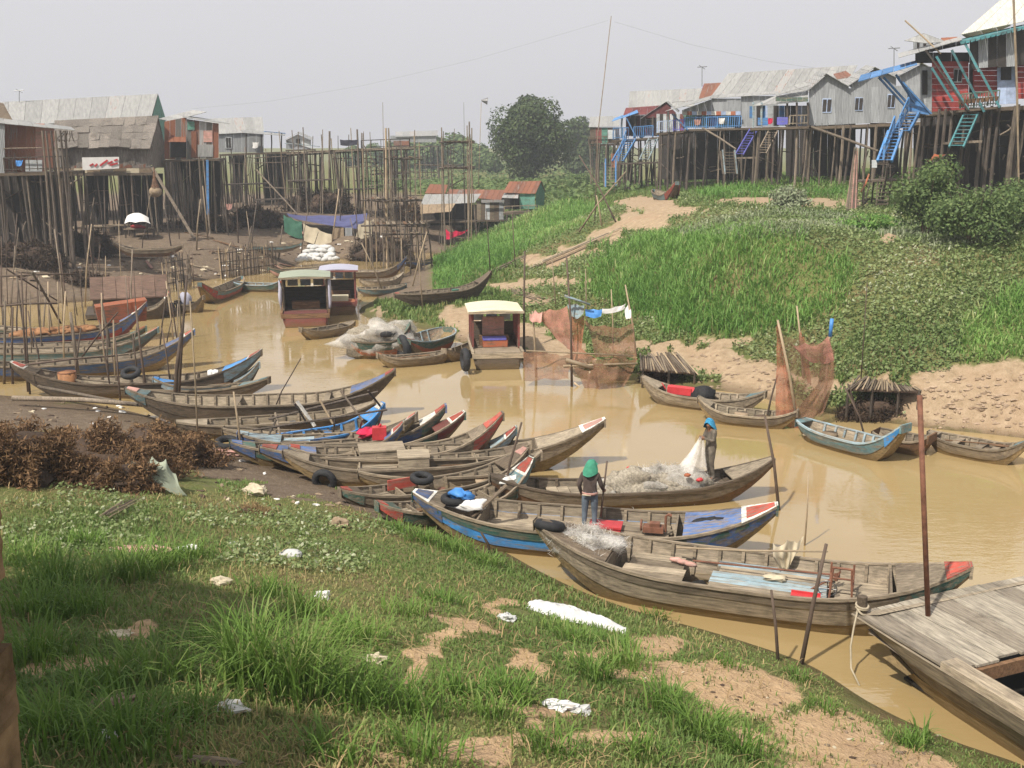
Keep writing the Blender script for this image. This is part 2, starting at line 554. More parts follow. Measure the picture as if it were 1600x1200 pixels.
mud = ell([(100, 420, 260, 66), (330, 400, 180, 50), (500, 370, 190, 60), (640, 370, 90, 30), (60, 480, 90, 30), (430, 735, 120, 22), (560, 775, 80, 18), (330, 705, 110, 26), (150, 655, 160, 26), (640, 800, 40, 10), (0, 640, 100, 30), (480, 765, 70, 14)])
mud = np.where((px_ < 700) & (py_ < 470) & (py_ > 285) & (gy > 55), np.maximum(mud, np.clip((700 - px_) / 60, 0, 1) * np.clip((py_ - 290) / 25, 0, 1)), mud)
nz = np.zeros(len(gx))
nz[near] = vn(gx[near], gy[near], .55, 4)
land = np.clip((gz - .05) / .5, 0, 1)
gz2 = gz + nz * land * (.07 + .30 * sand * (gy > 25) * (gy < 45))
gme_v = np.stack([gx, gy, gz2], 1)
idx = np.arange(NA * NRR).reshape(NRR, NA)
gf = np.stack([idx[:-1, :-1], idx[:-1, 1:], idx[1:, 1:], idx[1:, :-1]], -1).reshape(-1, 4)

def ground_material():
    m, nt, b = _mat('ground')
    v = coords(nt, (1, 1, 1))
    def attr(n):
        a = nt.nodes.new('ShaderNodeAttribute'); a.attribute_name = n
        return a.outputs['Fac']
    n1, n2, n3 = noise_(nt, v, .45, 6, .65), noise_(nt, v, 3.2, 6, .7), noise_(nt, v, 14, 4, .7)
    green = mixc(nt, ramp(nt, n2, .3, .7), (.10, .125, .035), (.17, .17, .065))
    green = mixc(nt, ramp(nt, n1, .5, .68), green, (.19, .135, .07))
    sandc = mixc(nt, ramp(nt, n2, .25, .75), (.41, .265, .145), (.60, .43, .26))
    sandc = mixc(nt, ramp(nt, n3, .52, .72), sandc, (.25, .175, .11))
    g0 = nt.nodes.new('ShaderNodeNewGeometry'); s0 = nt.nodes.new('ShaderNodeSeparateXYZ'); nt.links.new(g0.outputs['Position'], s0.inputs[0])
    sandc = mixc(nt, ramp(nt, s0.outputs['Y'], 24, 30), sandc, mixc(nt, ramp(nt, n2, .3, .7), (.27, .195, .12), (.44, .335, .225)))   # greyer clay across the river
    sandc = mixc(nt, ramp(nt, n1, .48, .66), sandc, mixc(nt, .5, sandc, (.33, .22, .14)))
    mudc = mixc(nt, ramp(nt, n2, .25, .75), (.10, .073, .05), (.205, .155, .11))
    mudc = mixc(nt, ramp(nt, n3, .58, .68), mudc, (.30, .25, .2))
    def soft(a):
        ad = nt.nodes.new('ShaderNodeMath'); ad.operation = 'MULTIPLY_ADD'
        ad.inputs[1].default_value = .9
        nt.links.new(n2, ad.inputs[0]); nt.links.new(a, ad.inputs[2])
        return ramp(nt, ad.outputs[0], .75, 1.05)
    c = mixc(nt, soft(attr('mud')), green, mudc)
    c = mixc(nt, soft(attr('sand')), c, sandc)
    g = nt.nodes.new('ShaderNodeNewGeometry')
    sx = nt.nodes.new('ShaderNodeSeparateXYZ')
    nt.links.new(g.outputs['Position'], sx.inputs[0])
    c = mixc(nt, ramp(nt, sx.outputs['Z'], .22, .02), c, mixc(nt, .65, c, (.09, .06, .03)))   # wet margin
    nt.links.new(c, b.inputs['Base Color'])
    b.inputs['Roughness'].default_value = .95
    b.inputs['Specular IOR Level'].default_value = .15
    hh = mixc(nt, .5, n2, n3)
    bump_(nt, b, hh, 1.0, .14)
    return m
ground = np_mesh('ground', gme_v, [gf], ground_material(), smooth=True)
for nm, arr in (('sand', sand), ('mud', mud)):
    a_ = ground.data.attributes.new(nm, 'FLOAT', 'POINT')
    a_.data.foreach_set('value', arr.astype(np.float32))
tag(ground, 'grassy and muddy river banks', None, None, 'structure')

# fast height look-up on the finished sheet
from mathutils.bvhtree import BVHTree
_far = rr < 600
_bv = BVHTree.FromPolygons([tuple(v) for v in gme_v], [tuple(f) for f in gf.tolist()])
def hz(x, y):
    h = _bv.ray_cast(Vector((x, y, 60)), Vector((0, 0, -1)))[0]
    return h.z if h else 4.0
def T(px, py):                                    # where the sight line through a pixel meets the ground
    d = ray(px, py).normalized()
    h = _bv.ray_cast(Vector((0, 0, CAMZ)), d)[0]
    return h if h else G(px, py, 0)
def W(px, py):                                    # ... or the water, if that comes first
    h = T(px, py)
    return h if h.z > 0 else G(px, py, 0)

# ------------------------------------------------------------------ water
def water_material():
    m, nt, b = _mat('muddy water')
    v = coords(nt, (1, 1, 1))
    vs = coords(nt, (.55, 1.5, 1))
    n1 = noise_(nt, v, .12, 4, .6)
    c = mixc(nt, ramp(nt, n1, .3, .7), (.28, .20, .088), (.34, .252, .122))
    nt.links.new(c, b.inputs['Base Color'])
    b.inputs['Roughness'].default_value = .02
    b.inputs['IOR'].default_value = 1.9
    b.inputs['Specular IOR Level'].default_value = .5
    w1, w2, w3 = noise_(nt, vs, 2.6, 3, .55), noise_(nt, vs, 9, 2, .5), noise_(nt, v, .22, 3, .5)
    h = mixc(nt, .3, w1, w2)
    calm = ramp(nt, w3, .40, .62)
    hh = nt.nodes.new('ShaderNodeMath'); hh.operation = 'MULTIPLY'
    cm = nt.nodes.new('ShaderNodeMath'); cm.operation = 'MULTIPLY_ADD'; cm.inputs[1].default_value = 1.1; cm.inputs[2].default_value = .05
    nt.links.new(calm, cm.inputs[0])
    nt.links.new(h, hh.inputs[0]); nt.links.new(cm.outputs[0], hh.inputs[1])
    bump_(nt, b, hh.outputs[0], .17, .06)
    return m
wb = MB()
wb.add([(-95, 6, 0), (75, 6, 0), (75, 110, 0), (-95, 110, 0)], [(0, 1, 2, 3)])
water = tag(wb.build('water', water_material()), 'muddy ochre river water', None, None, 'structure')
# ------------------------------------------------------------------ wooden boats
def sm(x):
    return max(0.0, x)

class Boat:
    def __init__(s, label, A, B, W_=1.3, F=.55, strakes=None, rail='grey', inner='floor', tipA=None, tipB=None, ribs=9, boards=3,
                 decks=(), bulk=(), thw=(), draft=.16, name='wooden_boat', cat='boat', group='wooden boats moored in the river', dz=0.0, full=2.6, tw=.10, hi=True, pitch=0.0):
        if dz == 'g':                                # drawn up on land
            dz = T((A[0] + B[0]) / 2, max(A[1], B[1]) + 5).z + .06
            A, B = (A[0], A[1], A[2] + dz), (B[0], B[1], B[2] + dz)
        A, B = G(*A), G(*B)
        if label.startswith(('long bare', 'boat with green')) is False and full < 3:
            W_, F = W_ * .86, F * .88
        s.za, s.zb, s.W, s.F = A.z - dz, B.z - dz, W_, F
        d = B - A
        s.L = math.hypot(d.x, d.y)
        mid = (A + B) / 2
        s.rz = math.atan2(d.y, d.x)
        s.draft, s.full, s.tw, s.dz = draft, full, tw, dz
        s.root = thing(name, label, cat, (mid.x, mid.y, dz), s.rz, group)
        if pitch:
            s.root.rotation_euler = (0, pitch, s.rz)
        s.hi = hi
        s.ns = 24 if hi else 15
        strakes = strakes or [(0, .5, 'tan'), (.5, 1, 'grey')]
        s.us = [i / s.ns for i in range(s.ns + 1)]
        th = .03
        # bottom
        mb = MB()
        r0 = []
        for u in s.us:
            w, k, g = s.wkg(u)
            c = w * .62
            x = (u - .5) * s.L
            r0.append([(x, -c, k), (x, c, k), (x, c, k + th), (x, -c, k + th)])
        s._loft(mb, r0)
        mb.build('bottom_planking', M[strakes[0][2]], s.root)
        # side planks
        for i, (t0, t1, mt) in enumerate(strakes):
            off = .012 * i
            for sg in (-1, 1):
                mb = MB()
                rings = []
                for u in s.us:
                    w, k, g = s.wkg(u)
                    x = (u - .5) * s.L
                    wob = .006 * math.sin(u * 23 + i * 2 + s.L)
                    y0, z0 = s.side(u, t0)
                    y1, z1 = s.side(u, t1)
                    ov = .015 if i else 0
                    rings.append([(x, sg * (y0 + off), z0 - ov), (x, sg * (y1 + off + wob), z1), (x, sg * (y1 + off + wob - th), z1), (x, sg * (y0 + off - th), z0 - ov)])
                s._loft(mb, rings, inner=True)
                mb.build('side_plank', [M[mt], M['floor' if inner == 'floor' else inner]], s.root)
        # rails
        noff = .012 * (len(strakes) - 1)
        for sg in (-1, 1):
            mb = MB()
            rings = []
            for u in s.us:
                w, k, g = s.wkg(u)
                x = (u - .5) * s.L
                rings.append([(x, sg * (w + noff + .014), g - .035), (x, sg * (w + noff + .014), g + .022), (x, sg * (w + noff - .055), g + .022), (x, sg * (w + noff - .055), g - .012)])
            s._loft(mb, rings, flip=sg > 0)
            mb.build('gunwale_rail', M[rail], s.root)
        # stems
        for e in (0, 1):
            w, k, g = s.wkg(e)
            x = (e - .5) * s.L
            o = .035 if e else -.035
            MB().hexa([(x - .02, -w - .03, k - .01), (x + o, -w - .03, k - .01), (x + o, w + .03, k - .01), (x - .02, w + .03, k - .01),
                       (x - .02, -w - .03, g + .03), (x + o, -w - .03, g + .03), (x + o, w + .03, g + .03), (x - .02, w + .03, g + .03)]).build('stem_post', M[strakes[-1][2]], s.root)
        # floor boards
        for b in range(boards):
            f0, f1 = -1 + 2 * b / boards + .02, -1 + 2 * (b + 1) / boards - .02
            mb = MB()
            rings = []
            n = 12
            for i in range(n + 1):
                u = .07 + .86 * i / n
                y, z = s.floor_(u)
                x = (u - .5) * s.L
                zz = z + .008 * math.sin(b * 5 + i)
                rings.append([(x, f0 * y, zz - .02), (x, f1 * y, zz - .02), (x, f1 * y, zz), (x, f0 * y, zz)])
            s._loft(mb, rings)
            mb.build('floor_board', M[inner], s.root)
        # ribs
        for i in range(ribs):
            u = .13 + .74 * (i + .5) / ribs
            for sg in (-1, 1):
                mb = MB()
                x = (u - .5) * s.L + U(-.04, .04)
                ts = [.25, .6, 1.0]
                rings = []
                for t in ts:
                    y, z = s.side(u, t)
                    y -= .03
                    rings.append([(x - .03, sg * y, z), (x + .03, sg * y, z), (x + .03, sg * (y - .05), z), (x - .03, sg * (y - .05), z)])
                s._loft(mb, rings, flip=sg < 0)
                mb.build('rib', M[rail], s.root)
        for spec in (('A', tipA), ('B', tipB)):
            if spec[1]:
                s.tip(spec[0], **spec[1])
        for d_ in decks:
            s.deck(*d_)
        for u in bulk:
            s.bulkhead(u, rail)
        for u in thw:
            w, k, g = s.wkg(u)
            x = (u - .5) * s.L
            MB().box(x - .09, x + .09, -w + .02, w - .02, g - .07, g - .04).build('thwart', M[rail], s.root)

    def wkg(s, u):
        e = min(1.0, abs(2 * u - 1))
        w = s.tw + (s.W / 2 - s.tw) * (1 - e ** s.full) ** .9
        pa, pb = sm(1 - u / .40) ** 2.3, sm(1 - (1 - u) / .40) ** 2.3
        g = s.F + (s.za - s.F) * pa + (s.zb - s.F) * pb
        ka, kb = sm(1 - u / .26) ** 1.7, sm(1 - (1 - u) / .26) ** 1.7
        k = -s.draft + (s.za - .2 + s.draft) * ka + (s.zb - .2 + s.draft) * kb
        return w, min(k, g - .14), g

    def side(s, u, t):
        w, k, g = s.wkg(u)
        c = w * .62
        return c + (w - c) * (t ** .75), k + (g - k) * t

    def floor_(s, u):
        w, k, g = s.wkg(u)
        zf = max(.05, k + .07)
        t = min(.9, (zf - k) / (g - k))
        y, z = s.side(u, t)
        return max(.04, y - .035), zf

    def _loft(s, mb, rings, flip=False, inner=False):
        n = len(rings[0])
        vs = [p for r in rings for p in r]
        fs = []
        for i in range(len(rings) - 1):
            for j in range(n):
                q = (i * n + j, i * n + (j + 1) % n, (i + 1) * n + (j + 1) % n, (i + 1) * n + j)
                fs.append(q)
        fs.append(tuple(range(n)))
        fs.append(tuple(range((len(rings) - 1) * n, len(rings) * n)))
        mb.add(vs, fs)
        if inner:
            mb.m = [1 if (i % n == 2 and i < (len(rings) - 1) * n) else 0 for i in range(len(fs))]

    def strip(s, u0, u1, fw, dz, th, n=5):
        mb = MB()
        rings = []
        for i in range(n + 1):
            u = u0 + (u1 - u0) * i / n
            w, k, g = s.wkg(u)
            x = (u - .5) * s.L
            y = max(.02, (w) * fw)
            rings.append([(x, -y, g + dz - th), (x, y, g + dz - th), (x, y, g + dz), (x, -y, g + dz)])
        s._loft(mb, rings)
        return mb

    def tip(s, e, deck='grey', panel=None, border=None, ln=.15, side=None, pl=.055):
        a = (lambda u: u) if e == 'A' else (lambda u: 1 - u)
        s.strip(a(0.0), a(ln), .93, .018, .03).build('foredeck', M[deck], s.root)
        if border:
            s.strip(a(-.002), a(pl), 1.12, .034, .02, 3).build('tip_border', M[border], s.root)
        if panel:
            s.strip(a(.006), a(pl * .86), .80, .046, .02, 3).build('tip_panel', M[panel], s.root)
        if side:                                        # painted cheek along both sides of the beak
            for sg in (-1, 1):
                mb = MB()
                rings = []
                for i in range(5):
                    u = a((ln * .95) * i / 4)
                    x = (u - .5) * s.L
                    y0, z0 = s.side(u, .35)
                    y1, z1 = s.side(u, .93)
                    rings.append([(x, sg * (y0 + .03), z0), (x, sg * (y1 + .03), z1), (x, sg * (y1 + .01), z1), (x, sg * (y0 + .01), z0)])
                s._loft(mb, rings)
                mb.build('painted_cheek', M[side], s.root)

    def deck(s, u0, u1, drop, n, mt, cross=False, fw=.9):
        wmin = min(s.wkg(u)[0] for u in (u0, (u0 + u1) / 2, u1)) * fw
        zt = min(s.wkg(u)[2] for u in (u0, (u0 + u1) / 2, u1)) - drop
        x0, x1 = (u0 - .5) * s.L, (u1 - .5) * s.L
        mts = mt if isinstance(mt, tuple) else (mt,)
        for i in range(n):
            j = [U(-.012, .012) for _ in range(4)]
            if cross:
                a, b = x0 + (x1 - x0) * i / n + .008, x0 + (x1 - x0) * (i + 1) / n - .008
                MB().hexa([(a, -wmin, zt - .02), (b, -wmin, zt - .02), (b, wmin, zt - .02), (a, wmin, zt - .02), (a, -wmin, zt + j[0]), (b, -wmin, zt + j[0]), (b, wmin, zt + j[1]), (a, wmin, zt + j[1])]).build('deck_board', M[mts[i % len(mts)]], s.root)
            else:
                a, b = -wmin + 2 * wmin * i / n + .008, -wmin + 2 * wmin * (i + 1) / n - .008
                e0, e1 = U(-.1, .06), U(-.06, .1)
                MB().hexa([(x0 + e0, a, zt - .025), (x1 + e1, a, zt - .025), (x1 + e1, b, zt - .025), (x0 + e0, b, zt - .025), (x0 + e0, a, zt + j[0]), (x1 + e1, a, zt + j[1]), (x1 + e1, b, zt + j[1]), (x0 + e0, b, zt + j[0])]).build('deck_board', M[mts[i % len(mts)]], s.root)

    def bulkhead(s, u, mt):
        x = (u - .5) * s.L
        y0, z0 = s.side(u, .12)
        y1, z1 = s.side(u, .97)
        y0, y1 = y0 - .02, y1 - .02
        MB().hexa([(x - .02, -y0, z0), (x + .02, -y0, z0), (x + .02, y0, z0), (x - .02, y0, z0), (x - .02, -y1, z1), (x + .02, -y1, z1), (x + .02, y1, z1), (x - .02, y1, z1)]).build('bulkhead', M[mt], s.root)

    def P(s, u, v=0.0, z=None, dz=0.0):                 # world point: u along, v across (-1..1), z absolute or above the floor
        w, k, g = s.wkg(u)
        zz = z if z is not None else s.floor_(u)[1] + dz
        x, y = (u - .5) * s.L, v * w
        c, n = math.cos(s.rz), math.sin(s.rz)
        l = s.root.location
        return Vector((l.x + c * x - n * y, l.y + n * x + c * y, l.z + zz))

RW = dict(deck='grey', panel='pred', border='pwhite')            # red panel in a white frame
def tp(deck='grey', panel='pred', border='pwhite', **k):
    return dict(deck=deck, panel=panel, border=border, **k)
S_G = [(0, .5, 'tan'), (.5, 1, 'grey')]
S_D = [(0, .5, 'greyd'), (.5, 1, 'greyd')]
S_GL = [(0, .45, 'grey'), (.45, 1, 'greyl')]
S_BL = [(0, .45, 'greyd'), (.45, 1, 'pblue')]
S_BG = [(0, .4, 'tan'), (.4, .72, 'pblue'), (.72, 1, 'pgreen')]
S_GR = [(0, .5, 'greyd'), (.5, 1, 'pgreen')]
S_TE = [(0, .45, 'greyd'), (.45, 1, 'pteal')]
GB = 'boats drawn up side by side at the landing'
GL = 'boats moored below the left stilt houses'
GR_ = 'boats moored along the grassy bank'
BO = {}
def boat(key, label, A, B, *a, **k):
    BO[key] = Boat(label, A, B, *a, **k)
    return BO[key]

boat('x1', 'narrow bare canoe wedged between the red tipped boats', (470, 712, .6), (765, 668, .9), 1.05, .4, S_D, inner='greyl', tipA=dict(deck='grey'), tipB=tp('grey', 'porange', 'pwhite', pl=.05), ribs=9, group=GB)
boat('x2', 'narrow grey canoe lying inside the bright blue boat', (350, 668, .5), (650, 646, 1.1), 1.05, .4, S_G, inner='greyl', tipB=tp('greyd', 'pred', 'pwhite', pl=.05), ribs=9, group=GB)
boat('x3', 'slim olive canoe half hidden by the longest pale grey boat', (560, 735, .5), (845, 706, .85), 1.05, .42, S_G, inner='greyl', tipB=dict(deck='greyl'), ribs=8, group=GB)
boat('x4', 'slim dark canoe moored against the large boat with the tall prow', (120, 592, .6), (420, 590, .8), 1.1, .42, S_D, inner='greyl', tipB=tp('pteal', 'pteal', None), ribs=9, group=GL)
boat('x5', 'slim brown canoe lying outermost of the boats under the stilts', (-40, 505, .6), (205, 492, 1.2), 1.1, .42, [(0, .5, 'brown'), (.5, 1, 'pgreen')], tipB=tp('pgreen', 'pred', 'pwhite', pl=.06), ribs=8, group=GL)
# --- the near ones
boat('big', 'long bare grey plank boat with pale blue deck boards and a red and green tip', (838, 812, 1.25), (1517, 884, 1.38), 1.95, .74, [(0, .42, 'tan'), (.42, .78, 'greyl'), (.78, 1, 'grey')],
     tipA=dict(deck='greyd', ln=.2), tipB=tp('grey', 'pred', 'pred', ln=.15, side='pgreen', pl=.05), ribs=13, boards=4, bulk=(.2, .84),
     decks=((.235, .37, .22, 5, ('greyl', 'grey')), (.45, .70, .20, 6, ('ppale', 'greyl', 'ppale')), (.72, .84, .24, 4, 'greyl')), group=GB, full=2.9)
boat('stripe', 'boat with green and blue stripes over a tan hull and a red tip', (648, 768, 1.05), (1214, 789, 1.32), 1.75, .66, [(0, .42, 'tan'), (.42, .72, 'pbright'), (.72, 1, 'pgreen')],
     tipA=tp('grey', 'pblue', 'pwhite', ln=.1, side='pblue'), tipB=tp('pblue', 'pred', 'pwhite', ln=.24, side='pblue', pl=.09), ribs=12, boards=4, bulk=(.2, .74),
     decks=((.21, .5, .30, 5, 'greyl'), (.5, .72, .22, 5, 'grey')), group=GB, full=2.8)
boat('net', 'dark plank boat heaped with a pale fishing net', (766, 742, .85), (1207, 716, 1.0), 1.5, .5, [(0, .5, 'brown'), (.5, 1, 'grey')], rail='greyd',
     tipA=dict(deck='greyd', ln=.12), tipB=dict(deck='greyl', ln=.16), ribs=10, boards=3, decks=((.2, .36, .12, 4, 'greyl', True), (.74, .86, .05, 4, 'greyd', True)), group=GB)
boat('b5', 'small dark boat with a red tip, its bow resting below the striped boat', (590, 785, .75), (830, 716, 1.15), 1.25, .45, S_GR, tipA=tp('pgreen', 'pred', None, ln=.12, side='pred'), tipB=tp('pteal', 'pred', 'pwhite', ln=.16, side='pteal', pl=.09), ribs=9, bulk=(.22, .7), decks=((.06, .2, .06, 3, 'greyl'),), group=GB)
boat('b6', 'grey boat with a green bow and red inner panel by the black tyre', (532, 764, .7), (822, 700, 1.0), 1.25, .48, [(0, .5, 'greyd'), (.5, 1, 'grey')], tipA=tp('greyd', 'pred', None, ln=.1, side='pgreen'), tipB=tp('greyd', 'pink', None), ribs=9, bulk=(.3,), decks=((.08, .26, .1, 4, 'greyl'),), group=GB)
boat('b7', 'bare grey boat with a tyre hung off its bow', (443, 704, .95), (826, 694, .85), 1.45, .55, S_G, tipA=dict(deck='greyl', ln=.1), tipB=dict(deck='greyd', ln=.1), ribs=11, bulk=(.3, .78), decks=((.3, .46, .08, 4, 'greyl'),), group=GB)
boat('b8', 'longest pale grey boat with a high pale pink tip', (407, 697, .8), (944, 655, 1.35), 1.6, .6, S_G, tipA=tp('pblue', 'pred', None, ln=.09, side='pblue'), tipB=tp('greyl', 'pink', 'pwhite', ln=.2, pl=.07), ribs=14, boards=4, bulk=(.33, .8), thw=(.5, .62), group=GB)
boat('b9', 'grey boat with an all red tip and a red and blue bow', (452, 697, .8), (785, 645, 1.4), 1.4, .55, [(0, .5, 'brown'), (.5, 1, 'grey')], tipA=tp('pblue', 'pred', None, ln=.12, side='pblue'), tipB=tp('grey', 'pred', None, ln=.16, side='pred', pl=.1), ribs=11, bulk=(.3, .55), decks=((.56, .72, .1, 4, 'greyl'),), group=GB)
boat('b10', 'grey boat with a red and white tip, green along its left bow', (360, 690, .8), (725, 644, 1.15), 1.35, .5, [(0, .5, 'tan'), (.5, 1, 'pgreen')], tipA=tp('pgreen', 'pblue', None, ln=.1, side='pblue'), tipB=tp('pmar', 'pred', 'pwhite', ln=.14, side='pmar', pl=.07), ribs=10, bulk=(.28,), group=GB)
boat('b11', 'dark green boat with a white patch below its square red tip', (372, 676, .75), (696, 633, 1.3), 1.35, .5, [(0, .5, 'greyd'), (.5, 1, 'pblue')], tipA=tp('ppale', 'ppale', None, ln=.2), tipB=tp('pwhite', 'pred', None, ln=.13, side='pgreen', pl=.06), ribs=10, decks=((.2, .34, .02, 3, 'ppale'),), group=GB)
boat('b12', 'pale blue boat with a small white and red tip behind the longest grey boat', (600, 700, .5), (806, 668, 1.0), 1.1, .42, S_TE, tipB=tp('ppale', 'pred', 'pwhite', ln=.2, side='ppale', pl=.09), ribs=6, group=GB)
boat('b13', 'narrow boat with a white and red tip beside a red petrol can', (440, 692, .5), (630, 660, 1.0), 1.1, .42, S_G, tipB=tp('pblue', 'pred', 'pwhite', ln=.16, side='pblue', pl=.1), ribs=6, group=GB)
boat('b14', 'bright blue boat under the bamboo drying frame', (380, 684, .6), (598, 630, 1.05), 1.3, .45, [(0, .5, 'greyd'), (.5, 1, 'pbright')], rail='pbright', inner='floor', tipB=tp('pbright', 'pwhite', None, ln=.14, side='pbright'), tipA=tp('ppale', None, None, ln=.16), ribs=8, thw=(.3, .6), group=GB)
boat('b15', 'large old grey boat with a tall blue and red prow', (197, 606, 1.15), (617, 577, 1.55), 1.85, .72, [(0, .5, 'greyd'), (.5, 1, 'greyd')], rail='grey', inner='greyl', tipA=tp('pteal', 'pink', None, ln=.08, side='pteal', pl=.05), tipB=tp('pblue', 'pred', None, ln=.17, side=None, pl=.045), ribs=15, boards=4, group=GB, thw=(.4, .74))
boat('b16', 'low grey boat beside the large boat with the tall prow', (275, 658, .55), (585, 628, .75), 1.3, .45, S_D, inner='greyl', tipA=dict(deck='greyl'), tipB=dict(deck='grey'), ribs=10, group=GB)
boat('b17', 'dark old boat with a blue prow ending in a white framed red square', (18, 566, 1.3), (408, 547, 1.5), 1.6, .62, S_D, rail='greyd', tipA=tp('greyd', 'pred', 'pwhite', ln=.1, side='greyd'), tipB=tp('pbright', 'pred', 'pwhite', ln=.16, side='ppale', pl=.06), ribs=13, group=GL)
boat('b18', 'grey boat with pale blue inner sides lying against the dark old boat', (240, 590, .7), (405, 566, 1.1), 1.2, .45, [(0, .5, 'greyd'), (.5, 1, 'ppale')], tipB=tp('ppale', 'ppale', None, ln=.25, side='ppale'), tipA=tp('pbright', 'pbright', None, ln=.2), ribs=6, group=GL)
boat('b19', 'blue sided boat with a square red and white tip at the landing under the stilts', (-60, 566, .8), (303, 515, 1.5), 1.6, .62, [(0, .45, 'tan'), (.45, 1, 'pblue')], tipB=tp('pblue', 'pred', 'pwhite', ln=.14, side='pblue', pl=.05), ribs=11, group=GL)
boat('b20', 'teal boat with a red and white tip lying against the orange loaded boat', (-80, 540, .8), (247, 512, 1.3), 1.5, .55, S_TE, tipB=tp('pgreen', 'pred', 'pwhite', ln=.12, side='pteal', pl=.06), ribs=10, group=GL)
boat('b21', 'low green boat with a small orange tip among the moored boats', (-40, 535, .6), (228, 510, 1.0), 1.2, .42, S_GR, tipB=tp('pgreen', 'porange', None, ln=.1), ribs=8, group=GL)
boat('b23', 'red and blue boat loaded with orange bundles, tall red and white prow', (-60, 520, .9), (228, 472, 1.75), 1.7, .72, [(0, .4, 'pmar'), (.4, .7, 'pred'), (.7, 1, 'pblue')], tipB=tp('pblue', 'pred', 'pwhite', ln=.16, side='pblue', pl=.09), ribs=9, group=GL)
boat('b24', 'dark boat with a white and red tip moored behind the red box', (165, 480, .7), (265, 455, 1.35), 1.4, .55, S_D, tipB=tp('greyd', 'pred', 'pwhite', ln=.16, pl=.09), ribs=5, group=GL)
boat('b25', 'small tan boat carrying a white bag beside the wattle pen', (275, 470, .55), (318, 462, .9), 1.3, .5, S_G, tipB=tp('grey', 'pred', None, ln=.2), ribs=3, group=GL, hi=False)
boat('b26', 'blue grey boat with a red curved prow at the landing', (312, 442, 1.3), (378, 432, .8), 1.5, .6, [(0, .4, 'tan'), (.4, .7, 'pred'), (.7, 1, 'pteal')], tipA=tp('pred', 'pred', None, ln=.2, side='pred'), ribs=5, group=GL, hi=False)
boat('b27', 'low green boat with a red end lying below the wattle fence', (365, 440, .55), (447, 432, .95), 1.3, .5, [(0, .5, 'greyd'), (.5, 1, 'pgreen')], rail='ppale', tipB=tp('pgreen', 'porange', None, ln=.12, side='porange'), ribs=5, group=GL, hi=False)
boat('b28', 'long brown canoe drawn up on the mud under the thatched hut', (178, 378, .85), (285, 383, .6), 1.0, .42, [(0, .5, 'brown'), (.5, 1, 'grey')], dz='g', draft=.1, tipA=dict(deck='grey'), tipB=dict(deck='greyd'), ribs=5, hi=False, group='boats drawn up on the mud')
boat('b29', 'dark blue canoe drawn up on the mud beside the green tarpaulin', (352, 376, .7), (470, 380, .6), 1.0, .42, [(0, .5, 'greyd'), (.5, 1, 'pteal')], dz='g', draft=.1, ribs=5, hi=False, group='boats drawn up on the mud')
boat('b30', 'faded green and pink boat at the mud edge by the two cabin boats', (420, 418, .7), (520, 412, .7), 1.5, .5, [(0, .5, 'pink'), (.5, 1, 'pgreen')], ribs=6, hi=False, group=GL)
boat('b31', 'brown boat with a blue prow in the narrow channel below the brush heap', (510, 418, .7), (636, 400, 1.5), 1.4, .55, [(0, .5, 'brown'), (.5, 1, 'greyd')], tipB=tp('pblue', 'pblue', None, ln=.12, side='pblue'), ribs=7, hi=False, group='boats in the narrow channel')
boat('b32', 'dark blue boat moored in the narrow channel by the yellow bottle', (632, 408, .6), (725, 392, .8), 1.3, .45, [(0, .5, 'greyd'), (.5, 1, 'pblue')], ribs=6, hi=False, group='boats in the narrow channel')
boat('b33', 'pale grey plank boat in the channel behind the blue roofed cabin boat', (562, 436, .6), (630, 426, .9), 1.5, .55, S_GL, ribs=6, hi=False, group='boats in the narrow channel', tipB=dict(deck='greyl'))
boat('b34', 'blue grey plank boat moored in front of the pale grey one in the channel', (560, 450, .5), (634, 444, .6), 1.4, .5, [(0, .5, 'greyd'), (.5, 1, 'pteal')], rail='greyl', ribs=6, hi=False, group='boats in the narrow channel')
# on the grass point
boat('b35', 'long dark boat drawn up on the grass point, showing its ribs', (617, 456, 1.35), (768, 426, 2.1), 1.5, .6, S_D, rail='grey', tipA=tp('greyd', 'pred', None, ln=.1), tipB=dict(deck='greyd'), ribs=12, dz=.75, draft=.12, group=GR_, pitch=-.035)
# mid river
boat('b36', 'small tan boat tied to the stern of the cabin boats', (470, 512, .6), (552, 502, .5), 1.1, .42, S_G, ribs=4, hi=False, group=GR_, tipA=dict(deck='grey'), tipB=dict(deck='grey'))
boat('b37', 'bare olive canoe lying across the bows of the painted boats', (590, 552, .6), (704, 546, .5), 1.05, .4, S_G, tipA=tp('greyd', 'porange', None, ln=.12), tipB=dict(deck='grey', ln=.1), ribs=7, group=GR_)
boat('b38', 'small bare canoe pulled in beside the cream roofed cabin boat', (694, 545, .6), (742, 532, .5), 1.0, .38, S_G, ribs=4, hi=False, group=GR_, tipA=dict(deck='greyd'))
boat('b39', 'round green and orange boat heaped with a white net', (545, 528, .8), (640, 505, 1.35), 1.9, .75, [(0, .35, 'tan'), (.35, .62, 'porange'), (.62, 1, 'pgreen')], tipA=tp('pgreen', None, None, ln=.14), tipB=dict(deck='pgreen'), ribs=6, group=GR_, full=3.5, tw=.35)
boat('b40', 'green boat with an orange peak and yellow and red bands', (632, 530, .9), (700, 512, .8), 1.7, .7, [(0, .4, 'tan'), (.4, .65, 'porange'), (.65, 1, 'pgreen')], rail='ppale', tipA=tp('pgreen', 'pred', None, ln=.16), ribs=7, group=GR_, full=3.2, tw=.3, decks=((.08, .25, .05, 3, 'pgreen'),))
